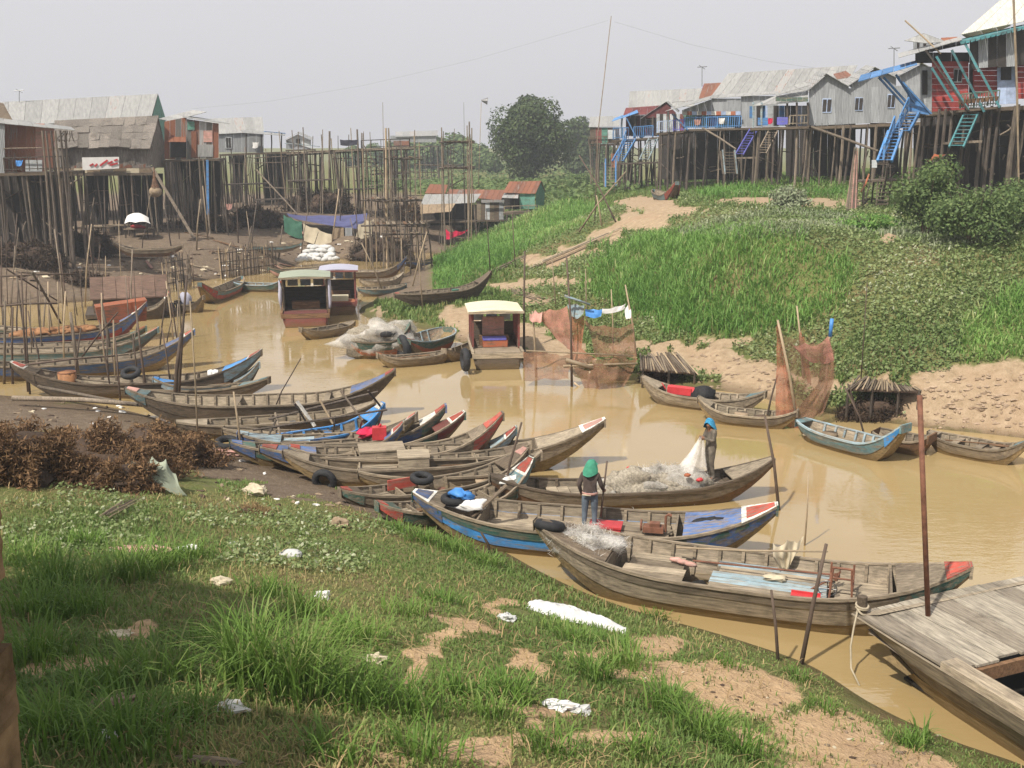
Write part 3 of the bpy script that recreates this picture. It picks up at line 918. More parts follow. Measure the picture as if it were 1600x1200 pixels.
# right bank
boat('b41', 'pale grey boat carrying a red engine block, nose to the reed shelter', (1005, 588, .85), (1196, 612, .8), 1.35, .5, S_GL, rail='greyl', tipA=dict(deck='greyl', ln=.16), tipB=dict(deck='pteal', ln=.14), ribs=10, group=GR_, bulk=(.5,))
boat('b42', 'olive grey boat lying alongside the one with the red engine', (1092, 620, .75), (1246, 641, .6), 1.15, .42, S_G, rail='greyl', tipA=dict(deck='greyl', ln=.14), ribs=8, group=GR_, inner='greyl')
boat('b43', 'blue trimmed boat with a red tip beside the orange net', (1252, 655, .55), (1415, 664, 1.15), 1.35, .5, [(0, .5, 'tan'), (.5, 1, 'pteal')], rail='ppale', inner='floor', tipB=tp('pbright', 'pred', None, ln=.11, side='pbright', pl=.05), tipA=dict(deck='pteal', ln=.06), ribs=8, group=GR_, decks=((.12, .6, .22, 4, 'greyl'),), tw=.22)
boat('b44', 'square ended brown boat tucked behind the blue trimmed one', (1370, 672, .45), (1456, 680, .6), 1.2, .45, [(0, .5, 'brown'), (.5, 1, 'brown')], ribs=4, hi=False, group=GR_, tw=.3, tipB=dict(deck='grey'))
boat('b45', 'olive grey boat with thwarts below the bare clay bank', (1452, 674, .5), (1606, 688, .75), 1.25, .45, S_G, rail='grey', inner='floor', tipB=dict(deck='pteal', ln=.12), tipA=dict(deck='grey', ln=.1), ribs=8, group=GR_, thw=(.3, .55, .7))
# ------------------------------------------------------------------ stilt houses
M['redwall'] = wood('red boards', (.12, .07, .05), paint=(.30, .04, .035), wear=.2, stretch=(1, 6, 9), wet=False)
M['maroon'] = wood('maroon boards', (.09, .04, .035), paint=(.13, .03, .03), wear=.2, wet=False)
M['greenw'] = wood('green boards', (.12, .12, .1), paint=(.10, .26, .20), wear=.3, wet=False)
M['pgw'] = wood('pale grey door', (.25, .25, .24), paint=(.42, .44, .45), wear=.2, wet=False)
M['bluew'] = wood('blue house paint', (.15, .15, .15), paint=(.06, .19, .42), wear=.32, wet=False)
M['tealw'] = wood('teal house paint', (.12, .13, .13), paint=(.05, .20, .22), wear=.35, wet=False)
M['shut'] = wood('pale blue shutters', (.3, .3, .32), paint=(.34, .42, .58), wear=.15, wet=False)
M['violet'] = wood('violet paint', (.2, .2, .2), paint=(.11, .11, .42), wear=.2, wet=False)
M['mat'] = plain('woven mat', (.24, .18, .12), .9, .3, 5, .35)
M['darkin'] = plain('dark boards and painted shade', (.035, .030, .027), .9, .2, 4, .4)  # near-black boards; as backing below the floors they paint in shade
M['tarpb'] = plain('blue tarpaulin', (.07, .075, .17), .6, .1, 2, .3, bump=.4)
M['tarpg'] = plain('green tarpaulin', (.05, .15, .10), .6, .1, 2, .3, bump=.4)
M['cream'] = plain('cream cloth', (.46, .40, .29), .9, .1, 2, .2, bump=.4)
M['redcl'] = plain('red cloth', (.55, .02, .07), .8, .1, 3, .2, bump=.4)
M['brush'] = plain('brush', (.075, .05, .035), .95, .3, 8, .5)
M['creamroof'] = tin('cream tin roof', (.55, .53, .46), .05, .1)

class House:
    def __init__(s, name, label, px, py, d, yaw=0.0, group=None, cat='house'):
        s.O = at(px, py, d)
        s.yaw = yaw
        s.base = hz(s.O.x, s.O.y)
        s.root = thing(name, label, cat, (s.O.x, s.O.y, s.base), yaw, group)
        s.ux, s.bk = Vector((math.cos(yaw), math.sin(yaw), 0)), Vector((-math.sin(yaw), math.cos(yaw), 0))
    def L(s, px, py, yo=0.0):
        d = ray(px, py)
        o = Vector((s.O.x, s.O.y, 0)) + s.bk * yo
        t = o.dot(s.bk) / d.dot(s.bk)
        p = Vector((0, 0, CAMZ)) + d * t
        return Vector(((p - Vector((s.O.x, s.O.y, 0))).dot(s.ux), yo, p.z - s.base))
    def wxy(s, x, y):
        p = Vector((s.O.x, s.O.y, 0)) + s.ux * x + s.bk * y
        return p
    def gnd(s, x, y):
        p = s.wxy(x, y)
        return hz(p.x, p.y) - s.base
    def slab(s, q, th, mat, name, n=1, gap=.015, parent=None):
        """q: TL TR BR BL local points; cut into n sheets side by side, each its own part"""
        q = [Vector(p) for p in q]
        nm = (q[1] - q[0]).cross(q[3] - q[0])
        nm.normalize()
        out = []
        mats = mat if isinstance(mat, (list, tuple)) else [mat]
        for i in range(n):
            if name == 'shade_backing' and U(0, 1) < .15:  # dark backing that stands in for shade, with random gaps
                continue
            a, b = i / n, (i + 1) / n
            k = gap / max(.1, (q[1] - q[0]).length) if n > 1 else 0
            b -= k
            p = [q[0].lerp(q[1], a), q[0].lerp(q[1], b), q[3].lerp(q[2], b), q[3].lerp(q[2], a)]
            ext = (p[3] - p[0]).normalized() * (U(0, .06) if n > 1 else 0)
            p[2] = p[2] + ext; p[3] = p[3] + ext
            o_ = nm * (.006 * (i % 2))
            mb = MB()
            mb.hexa([p[3] - nm * th + o_, p[2] - nm * th + o_, p[1] - nm * th + o_, p[0] - nm * th + o_, p[3] + o_, p[2] + o_, p[1] + o_, p[0] + o_])
            out.append(mb.build(name, M[mats[i % len(mats)]], parent or s.root))
        return out
    def panel(s, q, yo, mat, name='wall_sheet', n=1, th=.05, parent=None):
        return s.slab([s.L(px, py, yo) for px, py in q], th, mat, name, n, parent=parent)
    def rect(s, x0, y0, x1, y1, yo, mat, name='wall_sheet', n=1, th=.05, parent=None):
        return s.panel([(x0, y0), (x1, y0), (x1, y1), (x0, y1)], yo, mat, name, n, th, parent)
    def roof(s, q, mat, n=6, name='roof_sheet', th=.03):
        return s.slab([s.L(px, py, yo) for px, py, yo in q], th, mat, name, n, gap=.02)
    def window(s, x0, y0, x1, y1, yo, mat='shut', pane='darkin'):
        o = s.rect(x0, y0, x1, y1, yo - .07, mat, 'window', th=.05)[0]
        a, b = s.L(x0, y0, yo - .10), s.L(x1, y1, yo - .10)
        w = b.x - a.x
        for i in range(2):
            xa, xb = a.x + w * (.08 + .46 * i), a.x + w * (.46 + .46 * i)
            MB().box(xa, xb, yo - .13, yo - .10, b.z + .06, a.z - .06).build('pane', M[pane], o)
        return o
    def stilt(s, x, y, ztop, r=.09, mat='post', lean=.3, name='stilt'):
        r *= .72
        x2, y2 = x + U(-lean, lean), y + U(-lean, lean)
        zb = s.gnd(x2, y2) - .3
        zm = (ztop + zb) / 2
        mb = MB().tube([(x2, y2, zb), ((x + x2) / 2 + U(-.06, .06), (y + y2) / 2, zm), (x, y, ztop)], [r * 1.15, r, r * .85], 6)
        return mb.build(name, M[mat], s.root)
    def stilts(s, px0, px1, py0, py1, n, rows=(0, 1.6, 3.2), r=.09, mat=None, jit=.25, over=0.0):
        for y in rows:
            for i in range(n):
                if U(0, 1) < .22 and 0 < i < n - 1:
                    continue
                f = min(1, max(0, (i + U(-.4, .4)) / max(1, n - 1)))
                p = s.L(px0 + (px1 - px0) * f, py0 + (py1 - py0) * f, rows[0])
                s.stilt(p.x + U(-jit, jit), y + U(-.15, .15), p.z + (U(0, over) if over else 0), r * U(.7, 1.25), mat or ('postl' if y == rows[0] and U(0, 1) < .4 else 'post'))
    def deck(s, px0, py0, px1, py1, depth, th=.16, yo=0.0, mat='greyd', name='deck'):
        a, b = s.L(px0, py0, yo), s.L(px1, py1, yo)
        MB().hexa([(a.x, yo, a.z - th), (b.x, yo, b.z - th), (b.x, yo + depth, b.z - th), (a.x, yo + depth, a.z - th), (a.x, yo, a.z), (b.x, yo, b.z), (b.x, yo + depth, b.z), (a.x, yo + depth, a.z)]).build(name, M[mat], s.root)
    def bar(s, p, q, w, mat, name, h=None):
        a, b = s.L(*p), s.L(*q)
        return MB().beam(a, b, w, h or w).build(name, M[mat], s.root)
    def pole(s, p, q, r, mat='post', name='pole'):
        a, b = s.L(*p), s.L(*q)
        m_ = (a + b) / 2 + Vector((U(-.05, .05), U(-.05, .05), U(-.05, .05)))
        return MB().tube([a, m_, b], [r, r * .95, r * .8], 6).build(name, M[mat], s.root)
    def rail(s, p, q, h, mat, nb=12, name='railing'):
        a, b = s.L(*p), s.L(*q)
        mb = MB()
        up = Vector((0, 0, h))
        mb.beam(a + up, b + up, .07)
        mb.beam(a + up * .15, b + up * .15, .05)
        for i in range(nb + 1):
            c = a.lerp(b, i / nb)
            mb.beam(c, c + up, .045 if i % 5 else .09)
        return mb.build(name, M[mat], s.root)
    def ladder(s, p, q, w, mat, nr=9, r=.05, name='ladder'):
        a, b = s.L(*p), s.L(*q)
        mb = MB()
        o = Vector((w / 2, 0, 0))
        for sg in (-1, 1):
            mb.beam(a + o * sg, b + o * sg, r * 1.6, r * 2.4)
        for i in range(nr):
            c = a.lerp(b, (i + .5) / nr)
            mb.beam(c - o, c + o, .16, .05)
        return mb.build(name, M[mat], s.root)
    def braces(s, px0, px1, py0, py1, n, yo0=0.0, yo1=3.0, r=.045):
        for _ in range(n):
            x, y = U(px0, px1), U(py0, py1)
            yo = U(yo0, yo1)
            dx, dy = U(-40, 40), U(-26, 26)
            if U(0, 1) < .4:
                dy *= .12
            s.pole((x, y, yo), (min(px1, max(px0, x + dx)), min(py1, max(py0, y + dy)), yo + U(-.2, .2)), r * U(.6, 1.3), rnd.choice(['post', 'post', 'postl']), 'brace')

GLH, GRH = 'stilt houses above the left bank', 'stilt houses along the right bank'
# ---- L2 long pale roofed house behind the thatched hut
h = House('stilt_house', 'tin house with the long pale grey roof behind the thatched hut', 130, 230, 84, .3, GLH)
h.roof([(-40, 162, 4), (247, 147, 4), (236, 187, 0), (-40, 198, 0)], 'tinl', 11)
h.roof([(247, 147, 4), (-40, 162, 4), (-40, 195, 8), (259, 186, 8)], 'tinl', 8)
h.panel([(-40, 198), (236, 187), (236, 262), (-40, 262)], .3, ['tinp', 'tinr'], n=9)
g_ = [h.L(247, 148, 4), h.L(237, 186, .2), h.L(238, 232, .2), h.L(259, 232, 7.8), h.L(259, 186, 7.8)]
MB().add(g_, [(0, 1, 2, 3, 4)]).build('gable_wall', M['greenw'], h.root)
h.deck(-40, 264, 240, 262, 9)
h.stilts(-30, 236, 264, 262, 12, (0, 2, 5, 8))
# ---- L1 thatched hut
h = House('thatched_hut', 'thatched hut on stilts with a white banner under its eaves', 165, 250, 76, .28, GLH)
_rt = [h.L(86, 193, 2.2), h.L(248, 185, 2.2), h.L(235, 230, -.35), h.L(88, 230, -.35)]
for k in range(4):                                       # courses of thatch, each lapping the one below
    a, b = k / 4, (k + 1.18) / 4
    q = [_rt[0].lerp(_rt[3], a), _rt[1].lerp(_rt[2], a), _rt[1].lerp(_rt[2], min(1.05, b)), _rt[0].lerp(_rt[3], min(1.05, b))]
    lift = Vector((0, -.03, .06)) * (4 - k) * .6
    for i in range(9):
        f0, f1 = i / 9, (i + 1.03) / 9
        p = [q[0].lerp(q[1], f0) + lift, q[0].lerp(q[1], f1) + lift, q[3].lerp(q[2], f1) + lift + Vector((U(-.03, .03), 0, U(-.12, .05))), q[3].lerp(q[2], f0) + lift + Vector((0, 0, U(-.12, .05)))]
        h.slab(p, .09, 'thatch', 'thatch_bundle')
h.slab([_rt[1], _rt[0], h.L(86, 193, 2.2) + Vector((0, 2.6, -1.9)), h.L(252, 187, 2.2) + Vector((0, 2.6, -1.9))], .12, 'thatch', 'thatch_bundle', 6)
for i in range(16):                                      # shaggy wall of hanging leaf
    x0, x1 = 92 + 146 * i / 16, 92 + 146 * (i + 1.02) / 16
    h.panel([(x0, 228), (x1, 228), (x1, 258 + U(-3, 5)), (x0, 258 + U(-3, 5))], U(-.06, .06), 'thatch', 'thatch_wall', th=.07)
MB().add([h.L(246, 188, 2.2), h.L(236, 229, 0), h.L(238, 262, 0), h.L(259, 262, 4), h.L(258, 226, 4)], [(0, 1, 2, 3, 4)]).build('gable_wall', M['thatch'], h.root)
h.deck(90, 271, 240, 270, 4.6, .18, -.6)
h.rect(95, 263, 238, 269, -.5, ['mat', 'cream', 'mat', 'thatch'], 'wattle_panel', 7, .08)
h.stilts(96, 238, 271, 270, 9, (-.4, 1.2, 2.8, 4), .085)
h.rect(100, 271, 255, 350, 4.1, 'darkin', 'shade_backing', 9)  # dark sheets standing in for the shade beneath the hut
h.braces(96, 250, 275, 345, 10, -.3, 3)
h.bar((238, 262, -.7), (303, 372, -3.5), .22, 'postl', 'gangplank', .08)
h.pole((95, 296, -1), (128, 277, -.9), .07, 'postl', 'prop')
h.pole((97, 290, -1), (107, 276, -.9), .06, 'postl', 'prop')
# ---- L3 patchwork tin house
h = House('stilt_house', 'patchwork tin house of rust, green and white sheets on stilts', 300, 220, 80, .2, GLH)
h.roof([(248, 186, 1.5), (302, 172, 1.5), (323, 175, .2), (268, 190, .2)], 'tin', 4)
h.roof([(284, 180, 1.0), (338, 188, 1.0), (360, 194, -.4), (288, 184, -.4)], 'tin', 5)
h.panel([(257, 190), (292, 183), (292, 248), (257, 248)], .2, ['tinp', 'tinr', 'tinp'], n=4)
h.panel([(292, 186), (342, 193), (342, 246), (292, 248)], 0, ['tinp', 'tinr', 'tin', 'tinp', 'tinr'], n=5)
h.rect(293, 190, 304, 203, -.06, 'greenw', 'wall_patch')
h.rect(299, 205, 307, 246, -.07, 'tinr', 'wall_patch')
h.rect(309, 226, 333, 245, -.06, 'tinl', 'wall_patch')
h.rect(318, 204, 332, 222, -.06, 'pink', 'wall_patch')
h.roof([(262, 214, .2), (291, 214, .2), (291, 222, -.9), (262, 222, -.9)], 'tinr', 3, 'awning_sheet')
h.rect(266, 222, 291, 246, .1, 'darkin', 'shutter')
h.deck(255, 250, 345, 248, 6, .14, -.3)
h.stilts(256, 345, 250, 248, 11, (-.2, 1.5, 3.5, 5.5), .08)
h.rect(258, 250, 345, 335, 5.8, 'darkin', 'shade_backing', 6)  # paints the shade behind the rear stilts
h.bar((324, 250, -.4), (325, 335, -.4), .18, 'bluew', 'blue_post')
h.braces(257, 345, 255, 335, 8, -.2, 4)
h.pole((311, 245, -.5), (317, 345, -.5), .07, 'postl', 'prop')
# ---- L4 house at the left edge
h = House('stilt_house', 'rusty panelled stilt house with a thin overhanging tin roof', 50, 240, 64, .2, GLH)
h.roof([(-60, 176, 1.5), (112, 199, 1.5), (118, 204, -.8), (-60, 187, -.8)], 'tinl', 8)
h.roof([(-60, 150, 2.4), (6, 162, 2.4), (20, 187, 1.2), (-60, 187, 1.2)], 'greyd', 3)
h.rect(-60, 193, 70, 268, .6, ['tinp', 'tinr', 'tinp', 'pink', 'tinr'], n=9)
h.rect(-60, 194, 8, 270, -.6, 'tinw', n=4)
h.rect(40, 250, 66, 268, -.2, 'pgw', 'wall_patch')
h.deck(-60, 272, 112, 268, 4, .18, -.8)
h.rail((8, 268, -.7), (110, 265, -.7), .8, 'post', 8)
h.pole((5, 232, -.7), (108, 232, -.7), .035, 'postl', 'rail_pole')
h.stilts(-40, 112, 272, 268, 10, (-.7, .8, 2.4, 3.8), .1)
for x in (66, 72, 79, 86, 94, 101):                      # tall corner posts
    a = h.L(x, 204, -.9)
    h.stilt(a.x, U(-1.1, -.7), a.z, .11, 'postl' if x in (66, 86) else 'post')
h.rect(-60, 272, 105, 395, 3.9, 'darkin', 'shade_backing', 8)  # dark backing added for the shade under this floor
h.braces(-30, 110, 275, 400, 20, -1, 3)
for k in range(5):
    h.pole((100 + 3 * k, 205, -.6), (84 + 8 * k, 222, -.2), .025, 'post', 'rafter')
# ---- L5 pale roofed house further along
h = House('stilt_house', 'grey blue house with a pale roof and a plant covered deck', 380, 215, 98, .2, GLH)
h.roof([(318, 186, 3), (410, 183, 3), (413, 206, 0), (330, 210, 0)], 'tinl', 6)
h.rect(342, 208, 412, 238, .2, 'tinw', n=6)
h.window(352, 214, 362, 232, .2, 'pgw')
h.roof([(376, 203, -.5), (446, 209, -.5), (446, 212, -2.2), (380, 208, -2.2)], 'tin', 4, 'awning_sheet')
h.bar((412, 206, -.6), (446, 209, -.6), .14, 'bluew', 'beam')
for x in (385, 408, 424, 440):
    h.pole((x, 208, -1.6), (x, 240, -1.6), .07, 'post', 'post')
h.deck(345, 241, 448, 237, 5, .16, -2)
h.stilts(345, 448, 241, 237, 13, (-1.8, 0, 2, 4.5), .085)
h.rect(346, 240, 448, 322, 4.8, 'darkin', 'shade_backing', 6)  # shade below the deck, put in as dark boards
h.braces(346, 448, 245, 325, 9, -1.8, 3)
# ---- small house beyond
h = House('stilt_house', 'small grey gabled house beyond the plank walkway', 465, 220, 120, .1, GLH)
h.panel([(447, 219), (465, 210), (486, 219), (486, 232)], 0, 'pgw', 'gable_wall')
h.rect(447, 219, 486, 233, .1, 'tinw', n=4)
h.roof([(465, 208, -.5), (445, 219, -.5), (449, 216, 4), (468, 206, 4)], 'tin', 3)
h.roof([(465, 208, -.5), (488, 219, -.5), (490, 216, 4), (468, 206, 4)][::-1], 'tin', 3)
h.window(462, 216, 470, 226, 0, 'pgw')
h.deck(446, 234, 488, 233, 4)
h.stilts(446, 488, 234, 233, 6, (0, 2, 4), .09)
# ---- far low roofs above the platforms
h = House('stilt_house', 'long pale roofed house beyond the bamboo towers', 655, 210, 180, 0, GLH)
h.roof([(618, 206, 4), (684, 204, 4), (684, 212, 0), (618, 214, 0)], 'tinl', 6)
h.rect(610, 212, 682, 222, .3, 'tinw', n=5)
h.rect(615, 220, 641, 228, -.5, 'tinr', 'wall_patch', 2)
h.deck(606, 228, 684, 228, 6)
h.stilts(606, 684, 228, 228, 9, (0, 3, 6), .12)

# ---- plank walkway on tall posts
h = House('plank_walkway', 'high plank walkway on a thicket of grey posts', 470, 235, 92, .42, GLH, 'walkway')
for i in range(26):
    x0, x1 = 448 + 7.6 * i, 448 + 7.6 * (i + 1) - .6
    f0, f1 = (x0 - 448) / 200, (x1 - 448) / 200
    a, b = h.L(x0, 238 - 9 * f0, 0), h.L(x1, 238 - 9 * f1, 0)
    MB().hexa([(a.x, -.1, a.z - .1), (b.x, -.1, b.z - .1), (b.x, 2.2, b.z - .1), (a.x, 2.2, a.z - .1), (a.x, -.1, a.z + U(-.03, .03)), (b.x, -.1, b.z), (b.x, 2.2, b.z), (a.x, 2.2, a.z + U(-.03, .03))]).build('plank', M[rnd.choice(['grey', 'greyd', 'greyl'])], h.root)
h.pole((448, 241, -.1), (648, 232, -.1), .06, 'postl', 'bearer')
h.pole((448, 243, 2), (648, 233, 2), .06, 'post', 'bearer')
h.stilts(450, 640, 238, 229, 24, (0, .8, 1.5, 2.2), .07)
for k in range(26):
    a = h.L(U(350, 735), U(196, 250), U(-2, 3))
    h.stilt(a.x, a.y, a.z, U(.04, .08), rnd.choice(['post', 'postl', 'bamboo']), .5, 'thin_post')
for k in range(12):
    x_, y_, yo_ = U(350, 680), U(245, 320), U(-1.5, 2.5)
    h.pole((x_, y_, yo_), (x_ + U(30, 80), y_ + U(-6, 4), yo_), .045, 'postl', 'cross_pole')
for x, yt, r in ((515, 205, .14), (502, 210, .07), (558, 202, .13), (567, 208, .06), (578, 206, .05), (456, 203, .06), (466, 206, .06), (474, 209, .06)):
    a = h.L(x, yt, -.15)
    h.stilt(a.x, -.15, a.z, r, 'postl')
h.pole((445, 224, .5), (500, 229, .5), .04, 'ppale', 'pipe')
h.braces(450, 640, 242, 325, 22, -.1, 2.2)
h.rail((565, 232, -.1), (640, 229, -.1), .7, 'post', 5)
for x0_, x1_, y_, yo_ in ((352, 420, 288, -2.2), (455, 520, 282, -.6), (530, 590, 296, -.5), (585, 640, 272, .4), (400, 450, 312, -2.6)):
    h.deck(x0_, y_, x1_, y_ - 2, 1.4, .09, yo_, 'post', 'lower_platform')
h.bar((567, 225, -.3), (622, 312, -1.0), .3, 'grey', 'gangplank', .08)
h.pole((400, 265, -2.5), (464, 334, -4.5), .07, 'postl', 'diagonal_pole')
h.pole((522, 236, -.6), (533, 348, -1.6), .09, 'postl', 'prop')

# ---- bamboo towers
def tower(label, px, d, x0, x1, levels, base, nst, tall=(), yaw=.15):
    h = House('bamboo_tower', label, px, 300, d, yaw, 'bamboo towers beside the walkway', 'tower')
    for i in range(nst):
        x = x0 + (x1 - x0) * i / max(1, nst - 1) + U(-3, 3)
        a = h.L(x, levels[0] + U(-22, 6), 0)
        h.stilt(a.x, U(0, 2.2), a.z, U(.035, .075), rnd.choice(['post', 'post', 'postl']), .45)
    for x, yt, r in tall:
        a = h.L(x, yt, 0)
        h.stilt(a.x, U(-.1, .3), a.z, r, rnd.choice(['postl', 'bamboo']), .2)
    for y in levels:
        for yo in (0, 1.1, 2.2):
            h.pole((x0 - 4, y + U(-1, 2), yo), (x1 + 4, y + U(-2, 2), yo), .05, 'post', 'cross_pole')
        a, b = h.L(x0 + 2, y, 0), h.L(x1 - 2, y, 0)
        n = max(4, int((b.x - a.x) / .35))
        for i in range(n):
            xx = a.x + (b.x - a.x) * (i + .5) / n
            if U(0, 1) < .8:
                MB().beam((xx, -.1, a.z + .08), (xx, 2.3, a.z + .08), .2, .04).build('plank', M[rnd.choice(['grey', 'greyd', 'brown'])], h.root)
    h.braces(x0, x1, levels[0], base, nst, 0, 2.2)
    return h
tower('bamboo tower with two plank platforms and a blue bundle on top', 628, 76, 604, 656, (247, 312), 385, 8, ((598, 160, .035), (603, 200, .13), (607, 200, .1), (648, 203, .06), (655, 222, .05)))
tower('leaning bamboo frame in front of the walkway end', 590, 74, 568, 606, (312, 352), 385, 6, ((566, 232, .06), (572, 236, .05), (585, 262, .06)))
tower('slim bamboo frame of tall poles beside the sheds', 712, 84, 690, 738, (222, 262), 300, 5, ((690, 199, .09), (693, 205, .06), (733, 190, .1), (737, 200, .08), (730, 196, .07), (725, 160, .025)))
tower('low bamboo stage of crossed poles near the brush heap', 640, 70, 600, 668, (352, 366), 392, 9, ((625, 300, .05), (660, 318, .05), (606, 318, .05), (648, 316, .05)))

# ---- sheds by the channel
h = House('low_shed', 'grey roofed low shed with an open dark front by the channel', 705, 320, 92, .1, 'low tin sheds by the channel', 'shed')
h.roof([(664, 304, 2.4), (752, 303, 2.4), (742, 317, 0), (657, 320, 0)], 'tinl', 8)
h.roof([(657, 320, -.05), (712, 318, -.05), (704, 331, -.9), (657, 334, -.9)], 'mat', 4, 'awning_sheet')
h.rect(658, 320, 745, 352, 2.6, 'darkin', 'shade_backing', 6)
for x in (660, 690, 712, 742):
    p = h.L(x, 319, 0); h.stilt(p.x, 0, p.z, .06, 'post')
h.deck(657, 347, 748, 345, 2.6, .12)
h.roof([(672, 288, 4.4), (700, 289, 4.4), (696, 303, 2.6), (664, 302, 2.6)], 'tinr', 4)
h.rect(668, 302, 700, 312, 4.0, 'mat', n=3)
h = House('low_shed', 'long shed with a striped rusty roof between the grey and the green one', 745, 315, 97, .05, 'low tin sheds by the channel', 'shed')
h.roof([(702, 296, 2.4), (790, 297, 2.4), (783, 313, 0), (696, 305, 0)], 'tinr', 11)
h.rect(744, 313, 787, 343, .3, ['grey', 'greyd', 'pgw'], n=6)
h.rect(752, 312, 789, 316, -.2, 'tinl', 'awning_sheet', 3)
h.deck(700, 345, 790, 344, 2.6, .12)
h.stilts(702, 788, 345, 344, 7, (0, 2.4), .06)
h.rect(702, 308, 788, 344, 2.5, 'darkin', 'shade_backing', 5)
h = House('low_shed', 'green walled hut with a rusty red gable roof by the channel', 815, 310, 94, -.1, 'low tin sheds by the channel', 'shed')
h.roof([(796, 284, 1.6), (846, 283, 1.6), (837, 303, -.2), (786, 301, -.2)], 'tinr', 7)
h.roof([(846, 283, 1.6), (796, 284, 1.6), (800, 299, 3.4), (852, 298, 3.4)], 'tinr', 5)
h.rect(812, 303, 836, 326, 0, 'greenw', n=3)
MB().add([h.L(845, 285, 1.6), h.L(837, 303, 0), h.L(837, 326, 0), h.L(850, 326, 3.2), h.L(851, 300, 3.2)], [(0, 1, 2, 3, 4)]).build('gable_wall', M['greenw'], h.root)
h.rect(788, 302, 812, 326, .8, 'darkin', n=3)
h.roof([(788, 302, .3), (811, 301, .3), (810, 310, -.8), (784, 309, -.8)], 'tin', 3, 'awning_sheet')
h.deck(786, 333, 848, 331, 3.4, .14, -.4)
h.stilts(788, 846, 333, 331, 6, (-.3, 2.6), .07)
h.rail((788, 333, -.4), (838, 331, -.4), .6, 'grey', 4)

# ================= right bank
# ---- R5 far grey house
h = House('stilt_house', 'far grey roofed stilt house at the end of the row', 945, 205, 112, -.25, GRH)
h.roof([(922, 183, 3), (968, 181, 3), (968, 197, 0), (920, 199, 0)], 'tinl', 5)
h.rect(922, 199, 968, 224, .2, ['greyd', 'pmar', 'greenw', 'greyd'], n=5)
h.rect(950, 203, 962, 217, -.1, 'pgw', 'wall_patch')
h.deck(920, 226, 970, 224, 5)
h.rail((920, 226, -.1), (968, 224, -.1), .8, 'greyd', 8)
h.stilts(921, 969, 226, 224, 8, (0, 2, 4), .1)
h.rect(955, 240, 968, 262, .4, 'porange', 'wall_patch')
# ---- R4 maroon house
h = House('stilt_house', 'maroon house with a pale steep roof, blue railings and blue stairs', 1015, 200, 96, -.3, GRH)
h.roof([(984, 143, 3.5), (1078, 139, 3.5), (1086, 166, 1), (982, 169, 1)], 'tinl', 8)
MB().add([h.L(1079, 139, 3.5), h.L(1074, 160, 1.4), h.L(1084, 160, 5.5)], [(0, 1, 2)]).build('gable_board', M['maroon'], h.root)
h.roof([(978, 169, 1), (1048, 164, 1), (1048, 178, 0), (974, 180, 0)], 'maroon', 6)
h.panel([(1004, 184), (1041, 161), (1056, 176), (1056, 184)], -.6, 'maroon', 'gable_wall')
h.roof([(1041, 159, -.8), (1000, 186, -.8), (1010, 182, 3), (1046, 158, 3)], 'tin', 4)
h.roof([(1041, 159, -.8), (1060, 176, -.8), (1062, 174, 3), (1046, 158, 3)][::-1], 'tin', 3)
h.roof([(960, 185, .6), (996, 172, .6), (998, 176, -1.6), (956, 190, -1.6)], 'bluew', 3, 'awning_sheet')
h.rect(978, 180, 1055, 212, .9, ['maroon', 'darkin', 'maroon', 'greyd', 'maroon'], n=10)
h.rect(984, 185, 995, 211, .7, 'darkin', 'door')
h.window(1010, 186, 1022, 200, .9, 'pgw')
h.deck(955, 219, 1060, 212, 5.5, .16, -1.2)
h.rail((958, 218, -1.2), (982, 217, -1.2), 1.0, 'bluew', 8)
h.rail((990, 216, -1.2), (1020, 214, -1.2), 1.0, 'bluew', 10)
h.rail((1028, 213, -1.2), (1058, 211, -1.2), 1.0, 'bluew', 8)
for x in (972, 992, 1020, 1042):
    h.pole((x, 182, -1.1), (x, 216, -1.1), .09, 'ppale' if x == 972 else 'post', 'post')
h.bar((979, 185, -1.6), (993, 213, -1.3), .1, 'bluew', 'strut')
h.stilts(960, 1060, 219, 212, 9, (-1, 1, 3, 4.2), .11)
h.ladder((985, 217, -1.3), (965, 252, -3.0), 1.0, 'bluew', 10, .07, 'stairs')
h.rail((978, 220, -1.4), (966, 252, -3.2), .9, 'bluew', 5)
h.ladder((954, 254, -3.2), (954, 292, -4.0), 1.1, 'grey', 8)
for x in (946, 962):
    h.bar((x, 248, -3.6), (x, 292, -4.0), .12, 'bluew', 'stair_rail')
h.ladder((1021, 216, -1.4), (1006, 250, -3.0), .8, 'ppale', 9)
h.deck(965, 255, 1045, 252, 3.2, .14, -3.2, 'post', 'lower_deck')
h.stilts(966, 1045, 256, 253, 13, (-3.1, -1.8), .07)
h.braces(960, 1055, 225, 285, 22, -3, 3)
h.rail((1040, 247, -3), (1064, 246, -3), .9, 'bluew', 7)
h.ladder((1055, 252, -3.3), (1060, 288, -4.4), .95, 'postl', 9)
